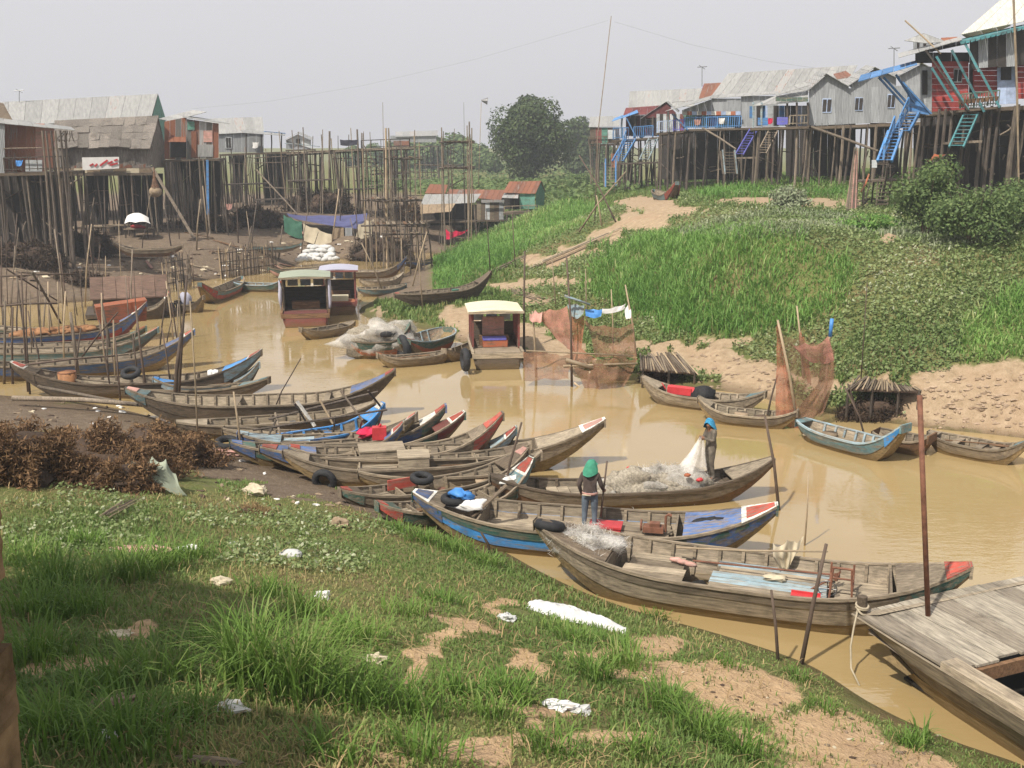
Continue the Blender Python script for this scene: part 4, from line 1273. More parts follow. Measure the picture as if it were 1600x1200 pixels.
# ---- R3 blue veranda house
h = House('stilt_house', 'grey house with a striped awning and blue veranda rail, long rust streaked roof', 1120, 190, 84, -.34, GRH)
h.roof([(1138, 115, 5), (1340, 102, 5), (1318, 142, 1), (1112, 150, 1)], 'tinl', 15)
h.roof([(1100, 131, 5), (1140, 129, 5), (1122, 152, 2), (1092, 154, 2)], 'tinr', 4)
h.roof([(1050, 141, 6), (1100, 138, 6), (1094, 156, 3), (1050, 160, 3)], 'tinl', 4)
for x, y in ((1140, 117), (1099, 132)):
    MB().add([h.L(x, y, 4.6), h.L(x - 4, y + 13, 4.6), h.L(x + 4, y + 13, 4.6)], [(0, 1, 2)]).build('roof_spire', M['violet'], h.root)
h.roof([(1112, 149, 1), (1216, 143, 1), (1216, 147, -.3), (1108, 154, -.3)], 'tin', 8)
h.roof([(1074, 160, 1), (1112, 150, 1), (1110, 155, -1.6), (1040, 174, -1.6)], 'tinl', 5)
h.panel([(1066, 172), (1112, 155), (1112, 178), (1066, 178)], -.2, 'tinw', n=4)
h.rect(1112, 154, 1158, 176, -.1, 'tinw', n=5)
h.rect(1158, 150, 1216, 198, 0, 'tinw', n=6)
h.rect(1068, 178, 1158, 199, 1.0, ['greenw', 'greenw', 'darkin', 'greenw', 'pmar', 'greenw'], n=9)
h.rect(1026, 178, 1068, 208, .8, ['pgw', 'darkin', 'pgw', 'pmar'], n=8)
for i in range(12):
    h.rect(1066 + 7.6 * i, 174, 1066 + 7.6 * (i + 1), 180, -.5, ['pwhite', 'porange', 'shut'][i % 3], 'awning_flap')
h.deck(1025, 208, 1070, 204, 4, .16, -.6)
h.deck(1068, 202, 1218, 198, 5, .16, -.8)
h.rail((1070, 201, -.8), (1158, 199, -.8), .85, 'bluew', 26)
h.rail((1027, 207, -.7), (1052, 205, -.7), .85, 'shut', 7)
h.rail((1052, 205, -.7), (1068, 204, -.7), .85, 'violet', 5)
h.bar((1050, 178, -.9), (1075, 203, -.9), .1, 'bluew', 'strut')
h.bar((1044, 174, -1.4), (1044, 206, -.8), .12, 'ppale', 'post')
h.rect(1112, 181, 1124, 196, .85, 'violet', 'window')
h.stilts(1028, 1216, 206, 199, 13, (-.6, 1.6, 3.8), .1)
h.rect(1030, 204, 1216, 280, 4.4, 'darkin', 'shade_backing', 10)  # dark boards painting the shade under the veranda
h.braces(1030, 1216, 215, 280, 24, -.6, 3)
h.pole((1098, 200, -1), (1150, 233, -3.5), .08, 'postl', 'hand_rail')
h.ladder((1136, 236, -3.6), (1140, 272, -4.2), 1.0, 'postl', 8)
for x in (1129, 1148):
    h.bar((x, 234, -3.8), (x + 4, 272, -4.3), .08, 'ppale', 'stair_rail')
h.ladder((1178, 202, -1.0), (1155, 242, -3.0), .6, 'violet', 10)
h.ladder((1208, 205, -1.0), (1190, 240, -2.6), .7, 'postl', 9)
h.deck(1150, 246, 1180, 245, 2, .12, -3.2, 'postl', 'landing')
h.stilts(1150, 1180, 246, 245, 4, (-3.2, -1.4), .07)
# ---- R2 grey triple gabled house
h = House('stilt_house', 'large plain grey tin house with three low gables and pale shutters', 1330, 170, 72, -.25, GRH)
h.panel([(1264, 141), (1291, 117), (1326, 134), (1326, 195)], 0, 'tinw', 'gable_wall')
h.panel([(1326, 134), (1367, 107), (1400, 121), (1400, 192)], .01, 'tinw', 'gable_wall')
h.panel([(1264, 141), (1326, 138), (1326, 193), (1264, 196)], -.03, 'tinw', n=6)
h.panel([(1326, 138), (1445, 132), (1445, 188), (1326, 193)], -.02, 'tinw', n=10)
h.panel([(1400, 121), (1440, 100), (1475, 118), (1475, 188)], .02, 'tinw', 'gable_wall')
for a, b, c in (((1262, 143), (1291, 115), (1327, 136)), ((1323, 136), (1367, 105), (1402, 122)), ((1398, 122), (1440, 98), (1478, 118))):
    h.roof([(b[0], b[1], -.4), (a[0], a[1], -.4), (a[0] - 14, a[1] - 3, 7), (b[0] - 14, b[1] - 3, 7)], 'tinl', 5)
    h.roof([(b[0] - 14, b[1] - 3, 7), (c[0] - 14, c[1] - 3, 7), (c[0], c[1], -.4), (b[0], b[1], -.4)], 'tin', 5)
h.roof([(1302, 116, 9), (1322, 111, 9), (1334, 120, 7), (1308, 124, 7)], 'tinr', 3)
h.window(1285, 154, 1299, 176, 0)
h.window(1336, 152, 1348, 173, 0)
h.window(1387, 147, 1398, 169, 0)
h.deck(1262, 198, 1448, 190, 8, .2, -.1)
h.roof([(1212, 148, .5), (1255, 128, .5), (1266, 133, -.5), (1212, 150, -.5)], 'tinl', 3)
h.roof([(1212, 150, .8), (1263, 142, .8), (1263, 158, -1.4), (1176, 166, -1.4)], 'tin', 6, 'porch_roof_sheet')
h.rect(1212, 152, 1263, 158, -1.4, 'pgreen', 'fascia', 6)
for x in (1177, 1190, 1230, 1245, 1262):
    h.pole((x, 160, -1.2), (x, 200, -1.2), .08, 'ppale' if x < 1200 else 'post', 'post')
h.rect(1182, 165, 1262, 196, 1.2, ['darkin', 'shut', 'pgw', 'darkin', 'bluew', 'darkin'], n=9)
h.rect(1171, 166, 1178, 185, -.9, 'bluew', 'shutter')
h.rect(1189, 165, 1196, 184, -.9, 'bluew', 'shutter')
h.rect(1184, 184, 1200, 196, -1.2, 'bluew', 'railing_panel')
h.rect(1214, 183, 1231, 195, -1.2, 'violet', 'railing_panel')
h.rail((1233, 195, -1.2), (1262, 194, -1.2), .6, 'greyl', 5)
h.deck(1172, 200, 1264, 197, 4, .16, -1.4)
h.stilts(1180, 1450, 200, 190, 14, (-1, 1.6, 4.4), .1)
for x in (1268, 1318, 1369):
    p = h.L(x, 196, -.5); h.stilt(p.x, -.5, p.z, .16, 'postl', .05)
h.rect(1185, 192, 1450, 275, 7.5, 'darkin', 'shade_backing', 12)  # shade beneath the grey house, drawn as a dark backing
h.braces(1180, 1450, 205, 272, 18, -1, 5)
h.pole((1264, 197, -.7), (1372, 236, -4), .1, 'postl', 'hand_rail')
# ---- R1 red house
h = House('stilt_house', 'red plank house with teal struts, a scalloped teal awning and a bright blue porch roof', 1500, 170, 58, -.22, GRH)
h.roof([(1562, 2, 3), (1720, -50, 3), (1700, 12, -.5), (1502, 54, -.5)], 'creamroof', 8)
h.roof([(1502, 54, -.5), (1562, 2, 3), (1580, 40, 6), (1520, 66, 6)][::-1], 'creamroof', 3)
h.roof([(1500, 62, .2), (1680, 20, .2), (1680, 28, -1.6), (1500, 66, -1.6)], 'tealw', 9, 'awning_sheet')
for i in range(16):
    a = (1500 + 8 * i, 65 - 1.9 * i)
    h.panel([(a[0], a[1]), (a[0] + 8, a[1] - 1.9), (a[0] + 7, a[1] + 3), (a[0] + 1, a[1] + 5)], -1.62, 'tealw', 'scallop')
h.panel([(1515, 62), (1690, 22), (1690, 96), (1515, 107)], -.9, ['darkin', 'tinw', 'darkin', 'darkin', 'tinw'], 'curtain_sheet', 12)
h.roof([(1403, 84, 1.8), (1500, 58, 1.8), (1504, 62, -1.6), (1404, 91, -1.6)], 'tin', 6)
h.rect(1427, 64, 1458, 80, 2.2, ['tinw', 'darkin'], 'clerestory_sheet', 6)
h.roof([(1413, 64, 1.4), (1444, 52, 1.4), (1478, 65, 1.4), (1446, 68, .2)], 'tin', 2)
h.roof([(1470, 60, 3.4), (1496, 58, 3.4), (1500, 64, 2), (1474, 66, 2)], 'porange', 2)
for i in range(9):                                       # red boards, one by one
    y = 96 + 9 * i
    h.rect(1456, y, 1513, y + 8.6, .02 * (i % 2), 'redwall', 'wall_board', th=.06)
for i in range(6):
    y = 103 + 8.2 * i
    h.rect(1520, y - 1, 1558, y + 6.8, -.02 * (i % 2), 'redwall', 'wall_board', th=.06)
for i in range(7):
    y = 100 + 8.4 * i
    h.rect(1588, y - 4, 1690, y + 4, -.3 - .02 * (i % 2), 'redwall', 'wall_board', th=.06)
h.rect(1438, 104, 1456, 176, -.05, 'pgw', 'wall_sheet', 2)
h.rect(1441, 110, 1449, 148, -.12, 'darkin', 'door')
h.window(1490, 107, 1503, 129, 0, 'pgw')
h.rect(1558, 103, 1588, 162, -.2, 'shut', 'wall_sheet', 2)
h.window(1564, 104, 1580, 125, -.2, 'darkin')
h.rect(1514, 100, 1522, 160, .1, 'darkin', 'door')
h.deck(1436, 176, 1700, 158, 6.5, .2, -.8)
h.rail((1500, 170, -1.6), (1560, 164, -1.6), .75, 'pgreen', 14)
h.deck(1498, 172, 1562, 166, 1.0, .12, -1.7, 'greyd', 'balcony')
for a, b in (((1487, 78), (1538, 175)), ((1463, 88), (1513, 172)), ((1530, 108), (1562, 168)), ((1456, 106), (1489, 158)), ((1507, 66), (1530, 112))):
    h.bar((a[0], a[1], -1.5), (b[0], b[1], -1.75), .12, 'tealw', 'strut')
h.bar((1446, 78, -1.7), (1512, 172, -1.8), .09, 'post', 'strut')
h.roof([(1345, 118, 1.2), (1432, 95, 1.2), (1434, 101, -2.4), (1341, 128, -2.4)], 'bluew', 5, 'porch_roof_sheet')
for a, b in (((1373, 121), (1418, 170)), ((1381, 121), (1424, 168)), ((1400, 117), (1430, 162)), ((1410, 128), (1455, 178))):
    h.bar((a[0], a[1], -2), (b[0], b[1], -1.2), .09, 'bluew', 'strut')
h.panel([(1418, 138), (1452, 172), (1452, 180), (1418, 174)], -1.2, 'bluew', 'stair_screen')
h.ladder((1424, 176, -1.4), (1408, 206, -2.4), .8, 'bluew', 7, .07, 'stairs')
h.rail((1418, 176, -1.6), (1404, 206, -2.6), .8, 'bluew', 4)
h.ladder((1399, 205, -2.8), (1382, 252, -4.4), .7, 'bluew', 9, .07, 'stairs')
h.rail((1396, 206, -3.0), (1380, 250, -4.6), .8, 'bluew', 5)
h.ladder((1518, 176, -1.4), (1494, 230, -3.2), .7, 'tealw', 9)
h.deck(1482, 222, 1535, 219, 2, .12, -2.6, 'postl', 'landing')
h.stilts(1438, 1690, 177, 160, 9, (-.7, 1.8, 4.4), .1)
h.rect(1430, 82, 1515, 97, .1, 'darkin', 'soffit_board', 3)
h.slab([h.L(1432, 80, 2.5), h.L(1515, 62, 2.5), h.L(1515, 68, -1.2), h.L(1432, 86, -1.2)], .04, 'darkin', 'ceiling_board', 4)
for x in (1468, 1478, 1510, 1538, 1550, 1562, 1592):
    p = h.L(x, 172 - (x - 1440) * .06, -1)
    h.stilt(p.x, -1, p.z, .13, 'post', .06)
p = h.L(1588, 165, -1.6); h.stilt(p.x, -1.6, p.z, .2, 'postl', .03)
h.rect(1438, 168, 1690, 300, 6.2, 'darkin', 'shade_backing', 10)  # dark backing in place of the shade under the red house
h.braces(1440, 1600, 185, 285, 26, -2, 4, .06)
h.pole((1583, -20, -2.5), (1592, 300, -3.2), .06, 'bamboo', 'tall_pole')
h.pole((1414, 32, -1), (1470, 84, -1.4), .05, 'bamboo', 'antenna_pole')
for k in range(9):                                       # potted plants along the balcony
    p = h.L(1500 + 7 * k, 163 - .7 * k, -1.7)
    MB().tube([(p.x, p.y, p.z), (p.x, p.y, p.z + .22)], [.09, .12], 7).build('plant_pot', M['brown'], h.root)
# ------------------------------------------------------------------ vegetation
GZ2 = gz2.reshape(NRR, NA)
def gnd_z(x, y):
    r = np.hypot(x, y + 4.0)
    a = np.arctan2(x, y + 4.0)
    fi = np.clip(np.interp(r, rr, np.arange(NRR)), 0, NRR - 1.001)
    fj = np.clip((a - ang[0]) / (ang[1] - ang[0]), 0, NA - 1.001)
    i, j = fi.astype(int), fj.astype(int)
    u, v = fi - i, fj - j
    return GZ2[i, j] * (1 - u) * (1 - v) + GZ2[i + 1, j] * u * (1 - v) + GZ2[i, j + 1] * (1 - u) * v + GZ2[i + 1, j + 1] * u * v
SANDG, MUDG = sand.reshape(NRR, NA), mud.reshape(NRR, NA)
def look(Gd, x, y):
    r = np.hypot(x, y + 4.0)
    a = np.arctan2(x, y + 4.0)
    i = np.clip(np.rint(np.interp(r, rr, np.arange(NRR))), 0, NRR - 1).astype(int)
    j = np.clip(np.rint((a - ang[0]) / (ang[1] - ang[0])), 0, NA - 1).astype(int)
    return Gd[i, j]
def vnoise(x, y, f, seed=0):                          # cheap smooth noise for density patches
    s = np.zeros_like(x)
    for k, (a, b, c) in enumerate(((1.0, .31, 0), (-.42, .93, 2.1), (.71, -.8, 4.4), (1.7, 1.1, 1.3), (-1.3, 1.9, .6))):
        s += np.sin(x * f * a + y * f * b + c + seed * (k + 1.3)) / (1 + .35 * k)
    return s / 2.4
def scatter(n, r0, r1, a0=-33, a1=33, pw=1.0):
    a = np.radians(nr.uniform(a0, a1, n))
    r = r0 * (r1 / r0) ** (nr.uniform(0, 1, n) ** pw)
    x, y = r * np.sin(a), r * np.cos(a) - 4.0
    z = gnd_z(x, y)
    px, py = proj(x, np.maximum(y, 1), z)
    return x, y, z, px, py
def inpoly(px, py, poly):
    c = np.zeros(len(px), bool)
    n = len(poly)
    for i in range(n):
        x1, y1 = poly[i]
        x2, y2 = poly[(i + 1) % n]
        m = ((y1 > py) != (y2 > py)) & (px < (x2 - x1) * (py - y1) / (y2 - y1 + 1e-9) + x1)
        c ^= m
    return c
def blade_arrays(P, h, w, az, bend, tint, droop=1.0):
    n = len(P)
    d = np.stack([np.cos(az), np.sin(az), np.zeros(n)], 1)
    sd_ = np.stack([-np.sin(az), np.cos(az), np.zeros(n)], 1)
    rows = []
    for t, ww in ((0, 1.0), (.4, .85), (.75, .55)):
        c = P + d * (bend * h * t * t)[:, None] + np.array([0, 0, 1.0]) * (h * (t - .38 * droop * bend * t ** 3))[:, None]
        o = sd_ * (w * ww / 2)[:, None]
        rows += [c - o, c + o]
    tip = P + d * (bend * h)[:, None] + np.array([0, 0, 1.0]) * (h * (1 - .5 * droop * bend))[:, None]
    V = np.stack(rows + [tip], 1).reshape(-1, 3)
    b = np.arange(n)[:, None] * 7
    Q = np.concatenate([b + np.array([0, 1, 3, 2]), b + np.array([2, 3, 5, 4])])
    Tt = b + np.array([4, 5, 6])
    return V, Q, Tt, np.repeat(tint, 7)
def blades(name, P, h, w, mat, bend=None, az=None, tint=None, parent=None):
    n = len(P)
    az = nr.uniform(0, 2 * np.pi, n) if az is None else az
    bend = nr.uniform(.15, .8, n) if bend is None else bend
    tint = nr.uniform(0, 1, n) if tint is None else tint
    V, Q, Tt, ti = blade_arrays(P, h, w, az, bend, tint)
    return np_mesh(name, V, [Q, Tt], mat, parent, ti)
def leaves(name, P, size, mat, nrm=None, tint=None, parent=None, up=.6, asp=.6):
    n = len(P)
    if nrm is None:
        nrm = nr.normal(0, 1, (n, 3))
        nrm[:, 2] = np.abs(nrm[:, 2]) + up
    nrm = nrm / np.linalg.norm(nrm, axis=1)[:, None]
    q = nr.normal(0, 1, (n, 3))
    a = np.cross(nrm, q); a /= np.linalg.norm(a, axis=1)[:, None]
    b = np.cross(nrm, a)
    s = np.asarray(size)[:, None] if hasattr(size, '__len__') else size
    V = np.stack([P - a * s * .5, P + b * s * asp * .5 - nrm * s * .08, P + a * s * .5, P - b * s * asp * .5 - nrm * s * .08], 1).reshape(-1, 3)
    F = np.arange(n)[:, None] * 4 + np.array([0, 1, 2, 3])
    tint = nr.uniform(0, 1, n) if tint is None else tint
    return np_mesh(name, V, [F], mat, parent, np.repeat(tint, 4))

M['gshort'] = leafy('short grass', (.115, .19, .045), (.215, .285, .085), .38, c3=(.34, .30, .13))
M['glong'] = leafy('long grass', (.085, .17, .025), (.19, .30, .06), .4, c3=(.30, .32, .12))
M['gbright'] = leafy('bright tall grass', (.095, .225, .04), (.25, .40, .10), .42, c3=(.42, .46, .20))
M['creep'] = leafy('creeping weeds', (.13, .19, .06), (.28, .325, .14), .33, c3=(.45, .47, .33))
M['silver'] = leafy('silvery weeds', (.19, .235, .13), (.34, .37, .24), .3)
M['leafd'] = leafy('dark bush leaves', (.065, .115, .035), (.175, .235, .08), .35)
M['leaft'] = leafy('tree leaves', (.03, .055, .016), (.085, .115, .032), .25)
M['dry'] = leafy('dry brush', (.10, .058, .03), (.27, .16, .08), .15, .9, c3=(.30, .19, .09))
M['dryd'] = leafy('dark dry brush', (.035, .024, .016), (.085, .055, .035), .1, .9)
M['straw'] = leafy('straw', (.22, .15, .07), (.42, .31, .16), .2, .9)
M['bark'] = wood('bark', (.10, .075, .05), stretch=(4, 4, 1), wet=False)
def zst(x, y, z):
    return np.stack([x, y, z], 1)

# near bank, short turf
x, y, z, px, py = scatter(260000, 8.5, 31, -36, 34)
ok = (z > .06) & (y < 32) & ((px < 1640) & (py > 700) | (py > 800)) & (look(SANDG, x, y) + .35 * vnoise(x, y, 3.1, 1) + nr.normal(0, .33, len(x)) < .45) & (look(MUDG, x, y) < .5)
ok &= (vnoise(x, y, 1.3, 3) > -.75) & ~((px < 340) & (py < 770))
x, y, z = x[ok], y[ok], z[ok]
n = len(x)
tint = np.clip(.5 + .6 * vnoise(x, y, .9, 5) + nr.normal(0, .25, n), 0, 1)
hh = nr.uniform(.04, .12, n) * (1 + .55 * vnoise(x, y, .8, 2).clip(-.8, 1))
tag(blades('turf', zst(x, y, z - .01), hh, nr.uniform(.008, .017, n) * (1 + y / 22), M['gshort'], tint=tint), 'short turf on the near bank', 'grass', None, 'stuff')

q_n = 9000                                        # dead, flattened straw in the turf
x, y, z, px, py = scatter(q_n, 8.5, 27, -36, 34)
ok = (z > .08) & (vnoise(x, y, 1.5, 11) > -.1) & (py > 740)
x, y, z = x[ok], y[ok], z[ok]
tag(blades('dead_straw', zst(x, y, z), nr.uniform(.08, .26, len(x)), nr.uniform(.006, .012, len(x)) * (1 + y / 30), M['straw'], nr.uniform(.9, 1.7, len(x))), 'dead straw flattened in the turf', 'straw', None, 'stuff')
# near bank, long tufts
TUF = [(450, 1085, .5, 300, 1.0), (385, 1070, .28, 130, 1.0), (560, 1095, .5, 190, .55), (640, 1110, .4, 120, .5), (200, 905, .45, 220, .7), (90, 920, .5, 240, .7), (60, 960, .4, 160, .6), (250, 890, .35, 150, .6), (60, 1030, .4, 150, .55), (240, 1060, .5, 200, .5),
       (200, 1160, .5, 200, .5), (90, 1150, .4, 150, .5), (480, 960, .35, 110, .45), (560, 1000, .45, 140, .45), (420, 930, .35, 100, .4), (380, 990, .35, 100, .4), (330, 1010, .3, 90, .4), (720, 1085, .3, 80, .4), (800, 1090, .4, 130, .4),
       (930, 1060, .35, 130, .42), (980, 1040, .35, 130, .42), (1040, 1110, .35, 160, .48), (1100, 1150, .35, 150, .45), (1160, 1180, .3, 110, .45), (900, 1000, .35, 110, .3), (960, 1010, .35, 110, .3), (870, 985, .3, 90, .28), (770, 1120, .35, 90, .35),
       (690, 940, .4, 90, .3), (640, 960, .4, 100, .33), (760, 880, .4, 130, .34), (710, 860, .4, 160, .36), (660, 845, .4, 150, .34), (620, 830, .4, 110, .3), (1290, 1110, .25, 60, .25), (1420, 1165, .25, 80, .3), (1440, 1160, .12, 30, .55), (1140, 1040, .3, 70, .2), (1250, 1060, .3, 80, .2),
       (1030, 965, .3, 80, .2), (520, 1180, .35, 90, .35), (660, 1180, .35, 90, .35), (860, 1170, .3, 90, .3), (1000, 1180, .3, 80, .35), (300, 870, .3, 90, .4), (130, 850, .4, 110, .35), (40, 880, .4, 120, .5), (300, 1120, .3, 90, .35), (130, 960, .4, 130, .5), (160, 1080, .35, 110, .45)]
Ps, Hs, Az, Bd, Ti = [], [], [], [], []
for (cx, cy, sp, n, hm) in TUF:
    c = T(cx, cy)
    n = int(n * 1.25)
    q = nr.normal(0, sp * .5, (n, 2))
    xx, yy = c.x + q[:, 0], c.y + q[:, 1]
    Ps.append(zst(xx, yy, gnd_z(xx, yy) - .02))
    Hs.append(hm * nr.uniform(.5, 1.25, n))
    Az.append(np.where(nr.uniform(0, 1, n) < .65, np.arctan2(q[:, 1], q[:, 0]) + nr.normal(0, .6, n), nr.uniform(0, 6.28, n)))
    Bd.append(nr.uniform(.2, .95, n))
    Ti.append(np.clip(nr.normal(rnd.uniform(.3, .7), .25, n), 0, 1))
P_ = np.concatenate(Ps); Hs = np.concatenate(Hs)
tag(blades('grass_tufts', P_, Hs, nr.uniform(.011, .028, len(P_)), M['glong'], np.concatenate(Bd), np.concatenate(Az), np.concatenate(Ti)), 'long arching grass tufts on the near bank', 'grass', None, 'stuff')
# near broad-leaf weeds by the brush heap and water edge
x, y, z, px, py = scatter(60000, 10, 27, -33, 10)
ok = inpoly(px, py, [(0, 745), (330, 745), (440, 800), (560, 800), (640, 830), (560, 900), (300, 880), (0, 860)]) & (vnoise(x, y, 1.7, 9) > -.1) & (z > .15)
x, y, z = x[ok], y[ok], z[ok]
tag(leaves('ground_weeds', zst(x, y, z + nr.uniform(.02, .13, len(x))), nr.uniform(.05, .11, len(x)), M['creep']), 'broad leaved weeds beside the brush heap', 'weeds', None, 'stuff')

# right bank
BRIGHT = [[(640, 440), (700, 385), (760, 350), (830, 335), (900, 312), (930, 330), (880, 362), (800, 400), (760, 430), (700, 450), (650, 462)],
          [(905, 455), (930, 410), (1010, 372), (1120, 358), (1250, 372), (1330, 410), (1320, 450), (1300, 490), (1240, 520), (1160, 528), (1060, 520), (1000, 505), (960, 480)],
          [(1480, 560), (1500, 510), (1560, 470), (1640, 450), (1640, 555), (1560, 565)], [(1100, 300), (1300, 296), (1330, 308), (1100, 312)]]
x, y, z, px, py = scatter(460000, 31, 125, -16, 36)
land_ = (z > .12)
isb = np.zeros(len(x), bool)
for pl in BRIGHT:
    isb |= inpoly(px + 22 * vnoise(x, y, 1.1, 2) + nr.normal(0, 9, len(x)), py + 9 * vnoise(x, y, .9, 4) + nr.normal(0, 5, len(x)), pl)
sn = look(SANDG, x, y) + .2 * vnoise(x, y, 2.5, 1)
right = ((px > 585) | (py < 300)) & land_ & (look(MUDG, x, y) < .4)
patch = vnoise(x, y, .55, 7)
b1 = isb & right & (sn < .5) & (patch > -.95)
pick = nr.uniform(0, 1, len(x))
b1 &= pick < .85
hb = nr.uniform(.3, .95, len(x)) * (.85 + .5 * patch.clip(-1, 1) + .25 * vnoise(x, y, 2.2, 5))
tb = np.clip(.45 + .42 * vnoise(x, y, .33, 4) + nr.normal(0, .2, len(x)), 0, 1)
tag(blades('tall_grass', zst(x, y, z - .03)[b1], hb[b1].clip(.12), nr.uniform(.018, .045, b1.sum()) * (1 + y[b1] / 90), M['gbright'], nr.uniform(.3, 1.0, b1.sum()), tint=tb[b1]), 'tall bright green grass on the far bank', 'grass', None, 'stuff')
cr = right & ~isb & (sn < .4) & (y < 75) & (px > 800)
tc_ = np.clip(.35 + .4 * vnoise(x, y, .8, 8) + nr.normal(0, .25, len(x)), 0, 1)
tag(leaves('creeping_weeds', zst(x, y, z + nr.uniform(.02, .28, len(x)))[cr], nr.uniform(.07, .19, cr.sum()), M['creep'], tint=tc_[cr]), 'creeping weeds covering the far bank', 'weeds', None, 'stuff')
s1 = right & ~isb & (sn < .45) & (pick < .8) & ~cr
s2 = right & ~isb & (sn < .35) & (pick < .30) & cr & (vnoise(x, y, .5, 13) > -.1)
s1 |= s2
tag(blades('bank_grass', zst(x, y, z - .02)[s1], nr.uniform(.12, .42, s1.sum()), nr.uniform(.02, .05, s1.sum()) * (1 + y[s1] / 70), M['gshort'], tint=tc_[s1]), 'short grass on the far bank', 'grass', None, 'stuff')
sv = right & inpoly(px, py, [(1180, 335), (1300, 330), (1420, 355), (1600, 335), (1600, 372), (1480, 395), (1380, 380), (1250, 372), (1150, 378), (1000, 366), (1100, 345)]) & (pick > .45) & (vnoise(x, y, .8, 6) > -.05)
tag(blades('silvery_weeds', zst(x, y, z)[sv], nr.uniform(.2, .5, sv.sum()), nr.uniform(.03, .07, sv.sum()), M['silver']), 'silvery feathery weeds along the top of the far bank', 'weeds', None, 'stuff')
# far field
x, y, z, px, py = scatter(50000, 95, 330, -22, 22)
ok = (px > 560) & (px < 1000) & (vnoise(x, y, .12, 3) > -.5) & (look(MUDG, x, y) < .4)
tag(leaves('far_field_scrub', zst(x, y, z + nr.uniform(0, .8, len(x)))[ok], nr.uniform(.3, .8, ok.sum()), M['leafd'], up=1.0), 'low green scrub on the plain beyond the river', 'scrub', None, 'stuff')

# ---- trees and bushes
def crown_points(lobes, n, fuzz=.16):
    vol = np.array([l[3] * l[4] * l[5] for l in lobes]) ** .67
    k = nr.choice(len(lobes), n, p=vol / vol.sum())
    L_ = np.array(lobes)[k]
    d = nr.normal(0, 1, (n, 3))
    d /= np.linalg.norm(d, axis=1)[:, None]
    bump = 1 + .13 * np.sin(d[:, 0] * 7 + k) * np.sin(d[:, 1] * 6 + 2 * k) + .10 * np.sin(d[:, 2] * 9 + k)
    rad = bump * (1 - np.abs(nr.normal(0, fuzz, n)))
    P = L_[:, :3] + d * L_[:, 3:6] * rad[:, None]
    return P, d
def tree(name, label, base, lobes, n, leaf, mat, trunk, group=None, cat='tree', limbs=5):
    r = thing(name, label, cat, base, 0, group)
    P, d = crown_points(lobes, n)
    nrm = d + nr.normal(0, .45, d.shape) + np.array([0, 0, .35])
    tn = np.clip(nr.normal(.45, .28, n), 0, 1)
    leaves('crown', P, nr.uniform(.6, 1.3, n) * leaf, mat, nrm, tn, r, asp=.75)
    h, rad = trunk
    MB().tube([(0, 0, -.5), (rad * .3, 0, h * .4), (-rad * .2, rad * .2, h * .75), (0, 0, h)], [rad * 1.3, rad, rad * .8, rad * .5], 9).build('trunk', M['bark'], r, True)
    mb = MB()
    for l in lobes[:limbs]:
        mb.tube([(0, 0, h * .45), (l[0] * .5, l[1] * .5, (h * .6 + l[2]) / 2), (l[0] * .9, l[1] * .9, l[2])], [rad * .5, rad * .3, rad * .1], 6)
    mb.build('limbs', M['bark'], r)
    return r
def rlobes(w, hgt, z0, n, seed):
    q = random.Random(seed)
    out = [(0, 0, z0 + hgt * .5, w * .36, w * .36, hgt * .42)]
    for i in range(n):
        a = q.uniform(0, 6.28)
        f = q.uniform(.25, .75)
        zz = q.uniform(.12, .85)
        s = q.uniform(.15, .27) * (1.15 - .5 * abs(zz - .45))
        e = math.sqrt(max(.05, 1 - (2 * zz - 1) ** 2 * .8))
        out.append((math.cos(a) * w / 2 * f * e, math.sin(a) * w / 2 * f * e, z0 + hgt * zz, w * s, w * s, hgt * s * .85))
    return out
b = at(828, 274, 150)
tree('broadleaf_tree', 'big round dark green tree standing alone on the plain', (b.x, b.y, hz(b.x, b.y)), rlobes(10.8, 11.8, .5, 40, 3), 30000, .40, M['leaft'], (7, .5))
b = at(903, 270, 195)
tree('broadleaf_tree', 'tree with a pointed crown just behind the big round tree', (b.x, b.y, hz(b.x, b.y)), rlobes(8.5, 9.6, .5, 18, 5), 9000, .6, M['leaft'], (6, .4))
q_ = random.Random(4)
TL = [(655, 207, 225), (678, 209, 230), (705, 205, 240), (730, 212, 225), (752, 222, 215), (636, 214, 240), (768, 236, 200), (930, 214, 215), (952, 226, 220), (615, 216, 250), (585, 222, 260), (550, 224, 260)]
proto = None
for i, (tx, ty, d_) in enumerate(TL):
    p = at(tx, ty, d_)
    zb = hz(p.x, p.y)
    H_ = max(3.0, p.z - zb)
    if proto is None:
        proto = tree('far_tree', 'hazy tree in the distant belt beyond the plain', (p.x, p.y, zb), rlobes(7.0, 7.6, .2, 12, 9), 2600, .75, M['leafd'], (4, .3), 'distant belt of trees', limbs=3)
        o = proto
    else:
        o = proto.copy(); col.objects.link(o)
        for ch in proto.children:
            c2 = ch.copy(); col.objects.link(c2); c2.parent = o
        o.location = (p.x, p.y, zb)
    o.rotation_euler = (0, 0, q_.uniform(0, 6))
    s_ = H_ / 7.7
    o.scale = (s_ * q_.uniform(.95, 1.35), s_ * q_.uniform(.95, 1.35), s_)
